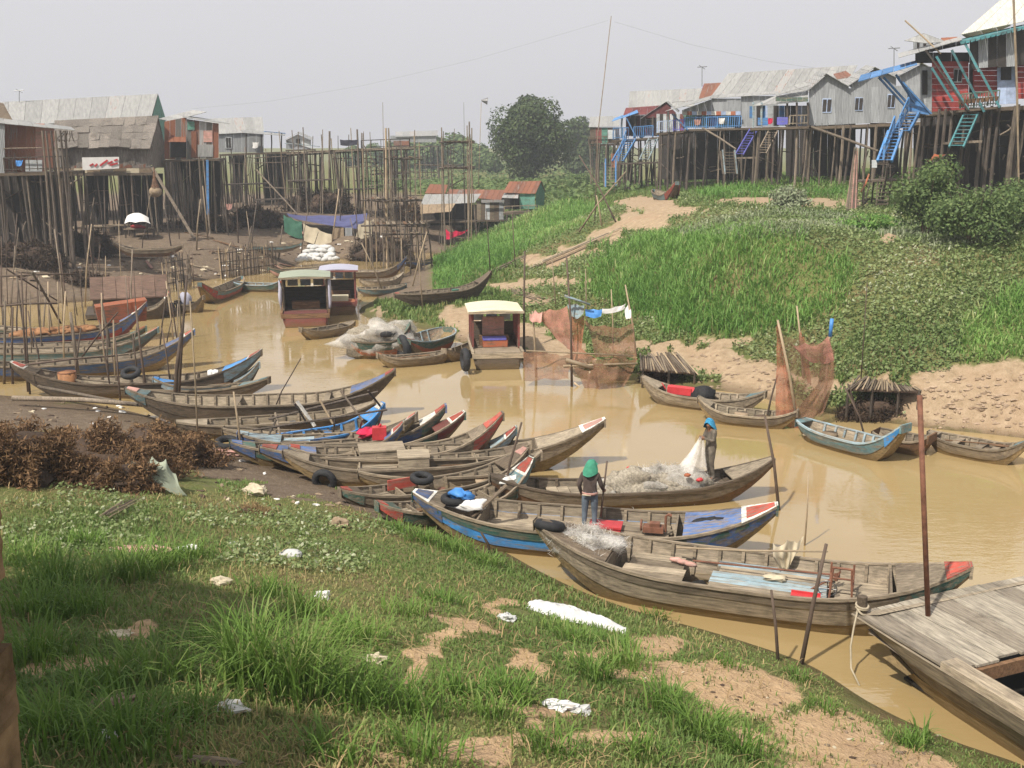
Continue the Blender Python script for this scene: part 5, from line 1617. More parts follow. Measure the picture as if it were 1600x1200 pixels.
def bush(label, cx, cy, w, hgt, n, mat, leaf=.16, seed=1, group='bushes below the red house'):
    p = T(cx, cy)
    r = thing('bush', label, 'bush', (p.x, p.y, p.z), 0, group)
    P, d = crown_points(rlobes(w, hgt, -.1, 22, seed), n, .34)
    leaves('foliage', P, nr.uniform(.6, 1.3, n) * leaf, mat, d + nr.normal(0, .5, d.shape) + np.array([0, 0, .4]), np.clip(nr.normal(.45, .3, n), 0, 1), r)
    mb = MB()
    for k in range(7):
        a = k * .9
        mb.tube([(0, 0, -.2), (math.cos(a) * w * .15, math.sin(a) * w * .15, hgt * .4), (math.cos(a) * w * .3, math.sin(a) * w * .3, hgt * .8)], [.04, .03, .01], 5)
    mb.build('stems', M['bark'], r)
    return r
bush('tall loose bush below the red house with dry vines in it', 1445, 370, 3.4, 3.6, 5200, M['leafd'], .17, 1)
bush('dense rounded dark bush in front of the stilts of the red house', 1520, 382, 3.6, 2.6, 5200, M['leafd'], .15, 2)
bush('dark bush running out under the red house', 1592, 362, 3.4, 2.4, 4200, M['leafd'], .15, 3)
bush('yellow green shrub beside the bare path on the far bank', 1355, 366, 2.6, 1.1, 2200, M['gbright'], .14, 4, 'low shrubs on the far bank')
bush('grey green shrub in front of the plain grey house', 1230, 325, 2.6, 1.3, 1800, M['silver'], .2, 5, 'low shrubs on the far bank')
bush('low shrub at the foot of the big tree', 905, 292, 3.4, 1.6, 1600, M['leafd'], .3, 6, 'low shrubs on the far bank')
bush('green shrub trailing over the plant covered deck', 378, 262, 1.2, .8, 10, M['gbright'], .2, 7, 'low shrubs on the far bank')

# ---- heaps of dry brush
def heap(label, cx, cy, w, dpt, hgt, n, mat, tw=.3, group='heaps of dry brush', seed=0, rot=0.0, wd=.03, up=.5):
    p = T(cx, cy)
    r = thing('brush_heap', label, 'brush', (p.x, p.y, p.z - .15), rot, group)
    MB().blob((0, 0, hgt * .3), (w * .35, dpt * .35, hgt * .42), 20, 10, .3, seed=seed).build('core', M['brush'], r, True)
    d = nr.normal(0, 1, (n, 3))
    d /= np.linalg.norm(d, axis=1)[:, None]
    d[:, 2] = np.abs(d[:, 2])
    k = 1 + .22 * np.sin(d[:, 0] * 6 + seed) * np.sin(d[:, 1] * 5 + 1) + .12 * np.sin(d[:, 0] * 13)
    P = d * np.array([w * .5, dpt * .5, hgt * .85]) * (k * nr.uniform(.75, 1.0, n))[:, None]
    az = np.arctan2(d[:, 1], d[:, 0]) + nr.normal(0, 1.0, n)
    m2 = int(n * 1.5)
    ii = nr.integers(0, n, m2)
    leaves('twigs', P[ii] * nr.uniform(.72, 1.1, m2)[:, None], tw * nr.uniform(.5, 1.6, m2), mat, nr.normal(0, 1, (m2, 3)), np.clip(nr.normal(.4, .3, m2), 0, 1), r, asp=wd / tw)
    blades('stalks', P[:n // 4], tw * nr.uniform(.4, 1.2, n // 4), np.full(n // 4, wd * .8), mat, nr.uniform(.2, 1.6, n // 4), az[:n // 4], np.clip(nr.normal(.4, .3, n // 4), 0, 1), r)
    return r
heap('heap of rusty brown dry brush above the near landing', 150, 735, 3.9, 2.2, 1.25, 18000, M['dry'], .13, seed=1)
heap('dark brown dry brush heap sloping towards the boats', 245, 718, 3.2, 2.0, 1.15, 15000, M['dry'], .13, seed=2)
heap('dark tangled brush heap at the left edge beside weeds', 10, 745, 3.2, 2.4, 1.45, 15000, M['dry'], .13, seed=3)
heap('low reddish dry brush spread in front of the brown heap', 175, 760, 2.2, 1.2, .8, 8000, M['dry'], .14, seed=4)
heap('dark brush heap between the white sacks and the channel', 600, 408, 5.6, 2.6, 2.2, 7000, M['dryd'], .4, seed=5, wd=.04)
heap('dark heap of firewood under the thatched hut', 140, 398, 4.2, 2.4, 1.9, 6000, M['dryd'], .4, seed=6, wd=.05)
heap('clump of yellow straw at the top of the near landing', 392, 800, .9, .6, .35, 1500, M['straw'], .16, seed=7, wd=.012)

heap('dark rubbish heap on the mud left of the blue tarpaulin', 400, 352, 5.0, 2.5, 2.0, 2500, M['dryd'], .4, seed=21, wd=.06, group='rubbish heaps under the left houses')
heap('low dark heap behind the patchwork house posts', 320, 358, 5.5, 2.5, 1.6, 2500, M['dryd'], .4, seed=22, wd=.06, group='rubbish heaps under the left houses')
heap('brown reed heap behind the blue tarpaulin roof', 500, 330, 7, 3, 2.4, 2500, M['dryd'], .5, seed=23, wd=.07, group='rubbish heaps under the left houses')
heap('dry reed heap beneath the bamboo towers', 640, 345, 6, 3, 2.0, 2500, M['dry'], .5, seed=24, wd=.06, group='rubbish heaps under the left houses')
heap('dark heap of driftwood beside the rusty panelled house', 40, 415, 5, 2.5, 1.8, 2500, M['dryd'], .45, seed=25, wd=.06, group='rubbish heaps under the left houses')
heap('heap of old baskets and reeds on the mud slope', 120, 440, 4, 1.6, .9, 1800, M['dryd'], .35, seed=26, wd=.05, group='rubbish heaps under the left houses')
M['clod'] = plain('dry clay', (.31, .23, .16), .95, .2, 5, .3)
M['clodd'] = plain('dark clay', (.25, .18, .12), .95, .2, 5, .3)
# ------------------------------------------------------------------ the broad barge in front
e1, e2 = Vector((.38, -.925, 0)).normalized(), Vector((.925, .38, 0)).normalized()
TIP = G(1329, 957, .98)
bar_ = thing('cargo_barge', 'broad plank decked barge with a rusty iron pole and an open hold', 'barge', (TIP.x, TIP.y, 0), math.atan2(e1.y, e1.x), GB)
# local frame: x = along the barge, y = across (to the far side)
LB, WB, ZD = 7.5, 4.3, .98
def edge_in(x):                       # the sides draw in towards the raked end
    return .55 * max(0, 1 - x / 2.6) ** 2
STR = [(-.10, .28, .52, .40), (.28, .62, .40, .18), (.62, .93, .17, .04)]
for i, (z0, z1, o0, o1) in enumerate(STR):
    for far in (0, 1):
        rings = []
        for k in range(13):
            x = LB * k / 12
            rake = max(0, 1 - x / 1.6) ** 1.6
            a0, a1 = o0 + edge_in(x) * .35 * o0, o1
            zz0, zz1 = z0 + rake * .62 * (1 - i * .28), z1 + rake * .25 * (1 - i * .45)
            f = (lambda y: WB - y) if far else (lambda y: y)
            x0 = x + (.25 * (2 - i) if k == 0 else 0)
            rings.append([(x0, f(a0 - .02 * i), zz0), (x0, f(a1 - .02 * i), zz1), (x0, f(a1 + .05 - .02 * i), zz1), (x0, f(a0 + .05 - .02 * i), zz0)])
        mb = MB()
        Boat._loft(None, mb, rings)
        mb.build('side_plank', M[('tan', 'grey', 'greyl')[i]], bar_)
for i, (z0, z1, o0, o1) in enumerate(STR):
    mb = MB().hexa([(o0 + .5 - i * .2, .3, z0 + .4), (o0 + .55 - i * .2, .3, z0 + .4), (o0 + .55 - i * .2, WB - .3, z0 + .4), (o0 + .5 - i * .2, WB - .3, z0 + .4),
                    (o1 + .3 - i * .15, .1, z1 + .2 - i * .08), (o1 + .35 - i * .15, .1, z1 + .2 - i * .08), (o1 + .35 - i * .15, WB - .1, z1 + .2 - i * .08), (o1 + .3 - i * .15, WB - .1, z1 + .2 - i * .08)])
    mb.build('end_plank', M[('tan', 'grey', 'greyl')[i]], bar_)
nb = 9
M['deckw'] = wood('worn deck boards', (.30, .265, .21), vary=.12, stain=.75, wet=False)
M['deckwd'] = wood('dark worn deck board', (.21, .18, .14), vary=.12, stain=.75, wet=False)
for i in range(nb):
    y0, y1 = .06 + (WB - .12) * i / nb + .006, .06 + (WB - .12) * (i + 1) / nb - .006
    x0 = .02 + .16 * (abs(i - 4) / 4.5) ** 2 * 0 + .10 * math.sin(i * 1.3) * .1
    xe = 2.15 + .04 * math.sin(i * 2.2)
    z_ = ZD + .03 * math.sin(math.pi * i / nb) + U(-.004, .004)
    MB().hexa([(x0, y0, z_ - .04), (xe, y0, z_ - .04), (xe, y1, z_ - .04), (x0, y1, z_ - .04), (x0, y0, z_), (xe, y0, z_), (xe, y1, z_ + .004), (x0, y1, z_ + .004)]).build('deck_board', M['deckw' if i % 3 else 'deckwd'], bar_)
MB().box(2.16, 2.24, .3, WB - .2, ZD - .26, ZD - .045).build('deck_beam', M['brown'], bar_)
MB().box(1.95, LB, .045, .36, ZD - .05, ZD + .055).build('coaming', M['greyl'], bar_)
MB().box(1.9, LB, .37, .45, ZD - .25, ZD - .0).build('coaming_ledge', M['greyd'], bar_)
MB().box(1.95, LB, WB - .36, WB - .045, ZD - .05, ZD + .055).build('coaming', M['greyl'], bar_)
MB().box(.8, LB, .5, WB - .5, .05, .10).build('hold_floor', M['black'], bar_)
MB().tube([(.1, .16, ZD - .02), (.08, .15, ZD + .3)], [.075, .085], 8).build('mooring_post', M['greyd'], bar_)
rp = MB()
rp.torus((.09, .155, ZD + .10), .095, .022, (0, 0, 1), 12, 6).torus((.09, .155, ZD + .14), .1, .02, (.2, 0, 1), 12, 6).torus((.12, .12, ZD + .05), .08, .02, (.6, .5, 1), 12, 6)
rp.tube([(.1, .06, ZD + .1), (.16, -.05, ZD - .2), (.2, -.12, ZD - .5), (.36, -.22, ZD - .8), (.62, -.25, ZD - .98)], .017, 6)
rp.build('mooring_rope', M['rope'], bar_, True)

# ------------------------------------------------------------------ poles standing in mud and water
def stake(label, top, base, r=.035, mat='stick', name='mooring_pole', cat='pole', group='poles standing along the water', mid=None, lean=0.0, deep=.5, dY=0.0):
    p = W(*base) if not isinstance(base, Vector) else base
    q = at(top[0], top[1], p.y + dY)
    o = thing(name, label, cat, p, 0, group) if False else None
    pts = [Vector((0, 0, -deep)) if deep else Vector((0, 0, 0))]
    d = q - p
    if mid:
        pts.append(at(mid[0], mid[1], p.y) - p)
    else:
        pts.append(d * .5 + Vector((U(-1, 1), U(-1, 1), 0)) * d.length * .012)
    pts.append(d)
    k = len(pts)
    ob = MB().tube(pts, [r * (1.1 - .4 * i / (k - 1)) for i in range(k)], 7).build(name, M[mat], None, True, p)
    return tag(ob, label, cat, group)
stake('tall bent bamboo mast rising above the sandy path', (955, 25), (929, 352), .036, 'postl', mid=(934, 210), deep=.8)
stake('short bamboo prop leaning on the tall mast', (978, 268), (890, 372), .06, 'bamboo', dY=-1)
stake('thin forked prop beside the tall mast', (905, 243), (968, 345), .05, 'stick', dY=2)
stake('bamboo stake leaning against the foot of the tall mast', (932, 305), (942, 355), .05, 'bamboo')
for i, (t, b, r, m, l) in enumerate([
        ((820, 392), (819, 547), .05, 'stick', 'tall dark pole at the corner of the pink net'), ((885, 400), (894, 604), .045, 'stick', 'straight pole through the middle of the pink net'),
        ((832, 486), (839, 590), .05, 'bamboo', 'corner pole holding the pink cloth'), ((866, 478), (873, 470), .02, 'stick', 'thin twig'),
        ((915, 420), (918, 520), .03, 'bamboo', 'thin bamboo behind the blue cloth'), ((955, 452), (958, 560), .03, 'bamboo', 'thin bamboo at the rear of the pink net'), ((977, 445), (998, 565), .04, 'bamboo', 'bamboo holding the white cloth end of the pink net'),
        ((862, 400), (870, 480), .03, 'bamboo', 'thin bamboo stuck in the grass above the pink net'),
        ((667, 362), (641, 448), .045, 'bamboo', 'leaning bamboo at the tip of the grass point'), ((655, 405), (662, 488), .03, 'bamboo', 'thin pole beside the long boat on the grass'), ((565, 380), (604, 458), .05, 'bamboo', 'leaning pole in the narrow channel'), ((627, 372), (629, 432), .035, 'bamboo', 'upright pole by the channel boats'),
        ((760, 330), (768, 440), .03, 'stick', 'thin dark stick in the bright grass above the long boat'), ((800, 330), (806, 420), .03, 'stick', 'thin dark stick on the bank beyond the bright grass'), ((752, 160), (747, 300), .04, 'bamboo', 'slender bamboo with a small loudspeaker at its top'),
        ((1195, 650), (1222, 797), .04, 'stick', 'stick planted beside the bow of the net boat'), ((1263, 738), (1257, 852), .02, 'bamboo', 'thin bamboo wand in open water'), ((815, 660), (780, 788), .035, 'stick', 'punt pole standing in the small teal boat'),
        ((1205, 922), (1221, 1033), .03, 'stick', 'thin stick against the hull of the bare grey boat'), ((1291, 850), (1247, 1036), .04, 'stick', 'stout stick propping the bare grey boat off the bank'),
        ((752, 832), (772, 866), .035, 'stick', 'snapped stick in the shallows below the striped boat'), ((1600, 660), (1597, 665), .01, 'stick', 'twig'),
        ((470, 560), (408, 662), .022, 'stick', 'crooked thin branch in the water among the boats'), ((1215, 500), (1252, 668), .05, 'bamboo', 'front pole of the orange net'), ((1245, 478), (1258, 590), .04, 'bamboo', 'rear pole of the orange net'), ((1298, 500), (1288, 640), .045, 'bamboo', 'blue capped pole of the orange net'),
        ((1215, 585), (1193, 662), .035, 'stick', 'prop pole of the orange net'), ((1355, 440), (1345, 600), .02, 'stick', 'thin dead stalk on the weedy bank'), ((1320, 605), (1363, 694), .03, 'stick', 'oar leaning over the blue trimmed boat'), ((1325, 600), (1345, 660), .045, 'stick', 'post of the reed roof by the clay bank'),
        ((143, 350), (131, 480), .045, 'bamboo', 'tall thin bamboo behind the thatched raft roof'), ((85, 358), (100, 475), .05, 'postl', 'leaning grey pole under the rusty panelled house'), ((110, 488), (124, 600), .075, 'postl', 'thick tan post by the orange drum'), ((158, 470), (176, 565), .07, 'postl', 'thick tan post among the moored boats'),
        ((155, 500), (176, 622), .03, 'stick', 'thin dark pole beside the thick tan post'), ((180, 528), (188, 628), .035, 'stick', 'short dark pole by the drum'), ((212, 478), (231, 622), .045, 'stick', 'black leaning pole before the blue boat'), ((292, 430), (276, 632), .05, 'stick', 'black forked pole tied with cloth'),
        ((283, 520), (270, 632), .075, 'stick', 'stout black post with a lashed joint'), ((297, 470), (310, 722), .025, 'bamboo', 'long pale wand over the brush heap'), ((33, 425), (43, 612), .04, 'stick', 'black pole left of the orange drum'), ((40, 480), (46, 616), .035, 'stick', 'second black pole left of the orange drum'),
        ((365, 612), (380, 714), .035, 'bamboo', 'bamboo stake with a rope at the landing'), ((75, 440), (78, 545), .035, 'bamboo', 'thin bamboo rising out of the loaded boat'), ((25, 420), (40, 525), .05, 'postl', 'grey leaning pole at the edge of the stilts'), ((90, 440), (92, 545), .03, 'bamboo', 'bamboo wand rising beside the orange bundles'),
        ((58, 430), (62, 520), .04, 'stick', 'dark pole among the leaning ones'), ((125, 420), (128, 480), .03, 'stick', 'dark thin pole on the mud slope'), ((165, 400), (163, 470), .03, 'bamboo', 'bamboo planted behind the red box'), ((155, 380), (157, 450), .025, 'stick', 'thin dark pole planted on the mud slope'),
        ((300, 395), (303, 450), .025, 'stick', 'thin twig pole by the wattle pen'), ((290, 392), (305, 440), .025, 'stick', 'leaning twig pole by the wattle pen'), ((250, 385), (252, 415), .025, 'stick', 'short stick below the brown canoe'), ((20, 480), (18, 600), .045, 'stick', 'dark mooring pole near the drum'), ((8, 470), (4, 600), .05, 'postl', 'grey mooring pole near the drum')]):
    if 'twig' == l or l == 'thin twig':
        continue
    stake(l, t, b, r, m)
s_ = bpy.data.objects[-1] if False else None
# loudspeaker on its bamboo
p = at(757, 158, W(747, 300).y)
MB().tube([p + Vector((.35, 0, 0)), p + Vector((-.1, 0, .05)), p + Vector((-.35, 0, .08))], [.42, .2, .08], 10).build('loudspeaker', M['steel'])
tag(bpy.context.scene.objects['loudspeaker'], 'small grey horn loudspeaker on the slender bamboo', 'loudspeaker')
for k in range(46):                                    # thicket of thin poles among the moored boats
    bx_, by_ = U(0, 300), U(455, 622)
    if bx_ > 230 and by_ < 520:
        continue
    ht = U(50, 130) * (1.2 if by_ < 520 else 1)
    stake('thin crooked pole in the thicket of poles among the moored boats', (bx_ + U(-16, 16), by_ - ht), (bx_, by_), U(.02, .04), rnd.choice(['stick', 'stick', 'postl', 'bamboo']), group='thicket of poles among the moored boats')
for k in range(34):
    bx_, by_ = U(20, 660), U(360, 425)
    by_ = min(by_, 432 - bx_ * .04)
    stake('thin crooked pole standing on the mud below the left houses', (bx_ + U(-14, 14), by_ - U(25, 85)), (bx_, by_), U(.03, .06), rnd.choice(['stick', 'post', 'postl', 'bamboo']), group='poles on the mud below the left houses')
for k in range(26):
    bx_, by_ = U(30, 640), U(370, 428)
    p = T(bx_, min(by_, 430 - bx_ * .04)); q = p + Vector((U(-2, 2), U(-1, 1), 0)); q.z = hz(q.x, q.y)
    tag(MB().beam(Vector((0, 0, .06)), q - p + Vector((0, 0, U(.05, .5))), U(.1, .25), .05).build('loose_plank', M[rnd.choice(['grey', 'greyd', 'greyl', 'brown', 'pink'])], None, False, p), 'loose weathered plank lying on the mud below the left houses', 'plank', 'planks on the mud below the left houses')
# rods laid across the boats at left
for l, a, b, za, zb, r in (('long bamboo rod laid level across the leaning poles', (0, 478), (90, 474), 2.2, 2.2, .05), ('thin rod lashed between the black poles', (40, 570), (180, 556), 1.2, 1.2, .04), ('bent branch reaching over the blue sided boat', (128, 558), (184, 488), 1.2, 3.2, .03),
                           ('diagonal grey pole leaning over the moored boats', (50, 425), (95, 505), 3.6, .9, .06), ('diagonal thin pole leaning over the loaded boat', (10, 420), (90, 470), 3.4, 1.6, .04), ('level rail of the leaning pole frame', (0, 432), (120, 428), 3.4, 3.4, .04),
                           ('split rail lying on the mud at the landing', (60, 604), (215, 633), .5, .5, .06), ('grey log lying along the near shore', (20, 622), (240, 634), .45, .45, .09)):
    p, q = G(*a, za), G(*b, zb)
    tag(MB().tube([Vector(), (q - p) * .5 + Vector((0, 0, U(-.05, .08))), q - p], [r, r * .95, r * .8], 6).build('loose_pole', M['postl' if r > .05 else 'stick'], None, True, p), l, 'pole', 'loose poles over the moored boats')
# rusty iron pole on the barge
p = G(1450, 962, ZD + .02); q = at(1437, 618, p.y)
tag(MB().tube([Vector((0, 0, 0)), q - p], [.042, .042], 10).build('iron_pole', M['rust'], None, True, p), 'tall rusty iron pole standing on the barge deck', 'pole')

# ------------------------------------------------------------------ nets drying on poles
M['netp'] = netmat('pink net', (.36, .16, .12), .85)
M['neto'] = netmat('orange net', (.30, .115, .06), .8)
M['netb'] = netmat('brown net', (.19, .095, .05), .75)
M['netw'] = netmat('white net', (.70, .68, .65), .42, 40)
M['netpile'] = plain('heaped net', (.30, .265, .21), .95, .05, 17, .6, .1, bump=1.0)
M['neth'] = netmat('heaped white net', (.58, .55, .50), .5, 45)
def drape(name, label, rows, mat, sub=10, sag=.12, wr=.05, cat='net', group=None, parent=None, loc=None):
    """rows: list of rows of world points; smooth wrinkled sheet through them"""
    rows = [[Vector(p) for p in r] for r in rows]
    nv, nu = len(rows) - 1, len(rows[0]) - 1
    org = rows[0][0].copy()
    if parent:
        org = Vector(loc)
    sd_ = Vector((U(0, 9), U(0, 9), U(0, 9)))
    def f(u, v):
        i, j = min(int(v * nv), nv - 1), min(int(u * nu), nu - 1)
        a, b = v * nv - i, u * nu - j
        p = rows[i][j].lerp(rows[i][j + 1], b).lerp(rows[i + 1][j].lerp(rows[i + 1][j + 1], b), a)
        w = mnoise.noise(Vector((u * nu * 2.4, v * 1.2, 0)) + sd_) * wr + mnoise.noise(p * 2.1 + sd_) * wr
        p = p + Vector((w * .5, w, w * .3 - sag * math.sin(math.pi * b) * (1 - v * .6)))
        return p - org
    o = MB().grid(f, nu * sub, nv * sub).build(name, M[mat], parent, True, None if parent else org)
    if not parent:
        tag(o, label, cat, group)
    return o
GN = 'nets drying on poles at the far bank'
Y0 = W(894, 604).y
A = lambda px, py, dy=0: at(px, py, Y0 + dy)
drape('drying_net', 'pink net cloth slung from the corner pole', [[A(832, 486, 1.5), A(858, 484, 1.2), A(886, 478, .6)], [A(846, 502, 1.5), A(866, 515, 1), A(892, 510, .4)], [A(862, 520, 1.2), A(882, 540, .8), A(898, 548, .3)]], 'netp', group=GN, sag=.08)
drape('drying_net', 'orange net hanging in a column beside the middle pole', [[A(886, 478, .6), A(902, 488, .4), A(914, 492, .2)], [A(892, 530, .4), A(902, 540, .3), A(908, 545, .2)], [A(894, 562, .3), A(908, 566, .2), A(930, 562, 0)]], 'neto', group=GN, wr=.12)
drape('drying_net', 'brown net bag sagging between low poles near the cabin boat', [[A(818, 548, .8), A(850, 546, .6), A(895, 552, .2)], [A(822, 575, .5), A(852, 582, .3), A(890, 580, 0)], [A(822, 592, .2), A(850, 592, 0), A(888, 592, -.2)]], 'netb', group=GN, wr=.16)
drape('drying_net', 'large brown net bag hanging into the water from crossed poles', [[A(896, 562, .2), A(930, 560, 0), A(965, 552, .2), A(995, 562, .4)], [A(905, 585, 0), A(935, 590, -.4), A(965, 588, -.2), A(988, 582, .2)], [A(918, 612, -.2), A(938, 615, -.5), A(960, 614, -.4), A(978, 600, 0)]], 'netb', group=GN, wr=.16)
drape('drying_net', 'thin green brown net spread under the white cloth', [[A(912, 500, 1), A(945, 508, 1), A(990, 505, 1.2)], [A(925, 530, .6), A(955, 530, .8), A(993, 535, 1)], [A(930, 558, .2), A(960, 556, .3), A(996, 560, .6)]], 'netb', group=GN, wr=.1)
drape('hung_cloth', 'pale blue and white cloth hung over the net poles', [[A(886, 476, .4), A(900, 474, .3), A(912, 478, .2)], [A(893, 494, .3), A(903, 498, .1), A(911, 490, .1)]], 'ppale', cat='cloth', group=GN, sag=.03)
drape('hung_cloth', 'bright blue cloth hung over the net poles', [[A(914, 483, .2), A(928, 483, .2), A(941, 483, .2)], [A(915, 494, .1), A(928, 497, .1), A(939, 494, .1)]], 'bluepl', cat='cloth', group=GN, sag=.03)
drape('hung_cloth', 'white cloth strip along the top of the net poles', [[A(941, 482, .2), A(960, 480, .4), A(978, 474, .6)], [A(941, 490, .1), A(958, 489, .3), A(974, 484, .5)]], 'white', cat='cloth', group=GN, sag=.04)
drape('hung_cloth', 'white rag hanging at the end of the net poles', [[A(974, 476, .6), A(981, 476, .6), A(986, 482, .6)], [A(977, 495, .5), A(982, 497, .5), A(987, 494, .5)]], 'white', cat='cloth', group=GN)
drape('hung_cloth', 'pink rag bunched on the corner pole of the net', [[A(828, 488, 1.4), A(836, 484, 1.4), A(848, 486, 1.3)], [A(827, 500, 1.3), A(838, 502, 1.3), A(846, 503, 1.2)]], 'pink', cat='cloth', group=GN)
for l, a, b, r in (('crossed bamboo beam across the big net bag', (884, 562), (935, 578), .09), ('second bamboo beam lashed to the big net bag', (880, 572), (996, 568), .05), ('thin level rod through the pink net', (822, 548), (990, 556), .03), ('upright prop through the crossed beams', (926, 574), (938, 618), .06),
                   ('dark prop left of the crossed beams', (922, 580), (917, 616), .05), ('slanting prop in the water by the net bag', (897, 598), (916, 613), .04), ('pale plank across the net poles', (882, 462), (922, 476), .05)):
    p, q = A(*a), A(*b)
    tag(MB().tube([Vector(), q - p], [r, r * .85], 6).build('net_pole', M['ppale' if 'plank' in l else 'bamboo'], None, True, p), l, 'pole', 'poles carrying the drying nets')
Y1 = W(1252, 668).y
A = lambda px, py, dy=0: at(px, py, Y1 + dy)
drape('drying_net', 'tall orange net hanging from the front pole into the water', [[A(1213, 505, .2), A(1215, 503, .2), A(1218, 505, .2)], [A(1213, 580, .1), A(1224, 580, 0), A(1236, 588, 0)], [A(1211, 662, 0), A(1228, 668, -.1), A(1250, 668, -.1)]], 'neto', group=GN, wr=.1)
drape('drying_net', 'brown net slung between the two rear poles', [[A(1228, 526, .6), A(1258, 536, .6), A(1294, 524, .5)], [A(1240, 540, .5), A(1265, 550, .5), A(1300, 545, .4)], [A(1262, 560, .5), A(1280, 566, .5), A(1304, 562, .4)]], 'netp', group=GN, sag=.2)
drape('drying_net', 'brown net sweeping down from the blue capped pole', [[A(1286, 550, .5), A(1296, 530, .5), A(1304, 545, .5)], [A(1278, 600, .3), A(1292, 600, .3), A(1303, 595, .3)], [A(1245, 640, 0), A(1265, 645, .1), A(1290, 636, .2)], [A(1240, 650, 0), A(1256, 652, 0), A(1282, 648, .1)]], 'netb', group=GN, wr=.12)
drape('drying_net', 'thin orange net trailing from the rear pole', [[A(1248, 515, .8), A(1252, 515, .8), A(1256, 525, .8)], [A(1250, 555, .7), A(1258, 560, .7), A(1264, 565, .7)], [A(1262, 595, .6), A(1265, 598, .6), A(1268, 600, .6)]], 'neto', group=GN)
M['nets'] = netmat('sheer brown net', (.20, .10, .06), .5)
drape('drying_net', 'broad sheer brown net panel stretched between the net poles', [[A(1217, 512, .1), A(1245, 530, .3), A(1272, 536, .4), A(1297, 528, .5)], [A(1222, 570, .1), A(1250, 575, .3), A(1275, 578, .4), A(1302, 575, .5)], [A(1232, 620, 0), A(1252, 625, .1), A(1275, 625, .2), A(1298, 615, .4)], [A(1246, 664, -.1), A(1260, 660, 0), A(1275, 652, .1), A(1288, 642, .2)]], 'nets', group=GN, wr=.1)
p, q = A(1297, 526, .5), A(1300, 498, .5)
tag(MB().tube([Vector(), q - p], [.06, .06], 8).build('pole_cap', M['bluepl'], None, True, p), 'blue pipe sleeve on top of the net pole', 'pipe')

# ------------------------------------------------------------------ reed shelters at the far bank
def reeds(label, q, n, mat='postl', group='reed shelters at the far bank', posts=(), lay=2):
    """q: TL TR BR BL world points of the sloping roof"""
    q = [Vector(v) for v in q]
    c = sum(q, Vector()) / 4
    c.z = hz(c.x, c.y)
    r = thing('reed_shelter', label, 'shelter', c, 0, group)
    for i in range(n):
        f = (i + .5) / n
        a, b = q[0].lerp(q[1], f), q[3].lerp(q[2], f)
        e = (b - a) * U(-.05, .15)
        j = Vector((U(-.1, .1), U(-.1, .1), U(-.02, .06)))
        MB().tube([a - c - e + j, b - c + e - j * .5], [.035, .025], 5).build('reed_pole', M[rnd.choice([mat, 'bamboo', 'grey', 'greyd'])], r)
    for i in range(lay):
        f = (i + .5) / lay
        a, b = q[0].lerp(q[3], f), q[1].lerp(q[2], f)
        MB().tube([a - c + Vector((0, 0, -.07)), b - c + Vector((0, 0, -.07))], [.045, .04], 6).build('purlin', M['post'], r)
    th = MB().hexa([q[3] - c + Vector((0, 0, -.1)), q[2] - c + Vector((0, 0, -.1)), q[1] - c + Vector((0, 0, -.1)), q[0] - c + Vector((0, 0, -.1)), q[3] - c + Vector((0, 0, -.04)), q[2] - c + Vector((0, 0, -.04)), q[1] - c + Vector((0, 0, -.04)), q[0] - c + Vector((0, 0, -.04))])
    th.build('thatch_layer', M['brush'], r)
    for f, g in posts:
        a = q[0].lerp(q[1], f).lerp(q[3].lerp(q[2], f), g)
        MB().tube([Vector((a.x, a.y, hz(a.x, a.y) - .3)) - c, a - c], [.05, .04], 6).build('post', M['post'], r)
    return r
Ys = W(1055, 606).y
reeds('brown reed lean-to at the water behind the net bag', [at(1000, 556, Ys + 2.2), at(1062, 552, Ys + 2.6), at(1090, 582, Ys + .3), at(1000, 575, Ys)], 22, posts=((.05, 1), (.5, 1), (.95, 1)))
Ys = W(1380, 655).y
reeds('flat reed roof over dark brush under the clay bank', [at(1345, 590, Ys + 2.0), at(1412, 592, Ys + 2.0), at(1440, 610, Ys - .1), at(1322, 606, Ys - .1)], 26, posts=((.03, 1), (.35, 1), (.7, 1), (.97, 1)))
heap('dark tangle of roots under the flat reed roof', 1365, 650, 2.4, 1.0, .9, 1800, M['dryd'], .2, seed=9, group='brush under the reed shelters')
heap('dark tangle of leaves under the brown reed lean-to', 1035, 592, 1.8, .9, .7, 1400, M['dryd'], .2, seed=10, group='brush under the reed shelters')
# fallen bamboo screens on the far bank
def bundle(label, a, b, n, spread, r=.03, mat='bamboo', name='bamboo_bundle', group='cut bamboo lying about', cat='bamboo', lift=.05):
    p, q = T(*a), T(*b)
    c = (p + q) / 2
    root = thing(name, label, cat, c, 0, group)
    d = q - p
    sdv = Vector((-d.y, d.x, 0)).normalized()
    for i in range(n):
        o = sdv * U(-spread, spread) + Vector((0, 0, lift + U(0, .12)))
        s0, s1 = U(-.15, .12), U(-.12, .15)
        MB().tube([p - c + o + d * s0, q - c + o * .9 + d * s1 + sdv * U(-.1, .1)], [r, r * .8], 5).build('cane', M[rnd.choice([mat, 'postl', 'grey'])], root)
    return root
bundle('fallen bamboo screen lying on the sandy path', (840, 415), (955, 365), 16, .8, .04)
bundle('split canes scattered below the fallen screen', (800, 455), (852, 470), 9, .5, .03)
bundle('bundle of canes on the grass by the long boat', (770, 425), (815, 405), 6, .25, .05)
bundle('dry stick bundle lying in the near grass', (168, 815), (208, 790), 14, .12, .008, 'bamboo', lift=.08)
bundle('stack of long bamboo poles under the thatched hut', (118, 372), (195, 366), 12, .5, .06, lift=.7)
bundle('pale planks stacked on the mud behind the tyre', (285, 712), (368, 715), 6, .35, .05, 'pink')
bundle('dark branches lying on the mud near the firewood', (175, 400), (240, 405), 7, .4, .06, 'stick')

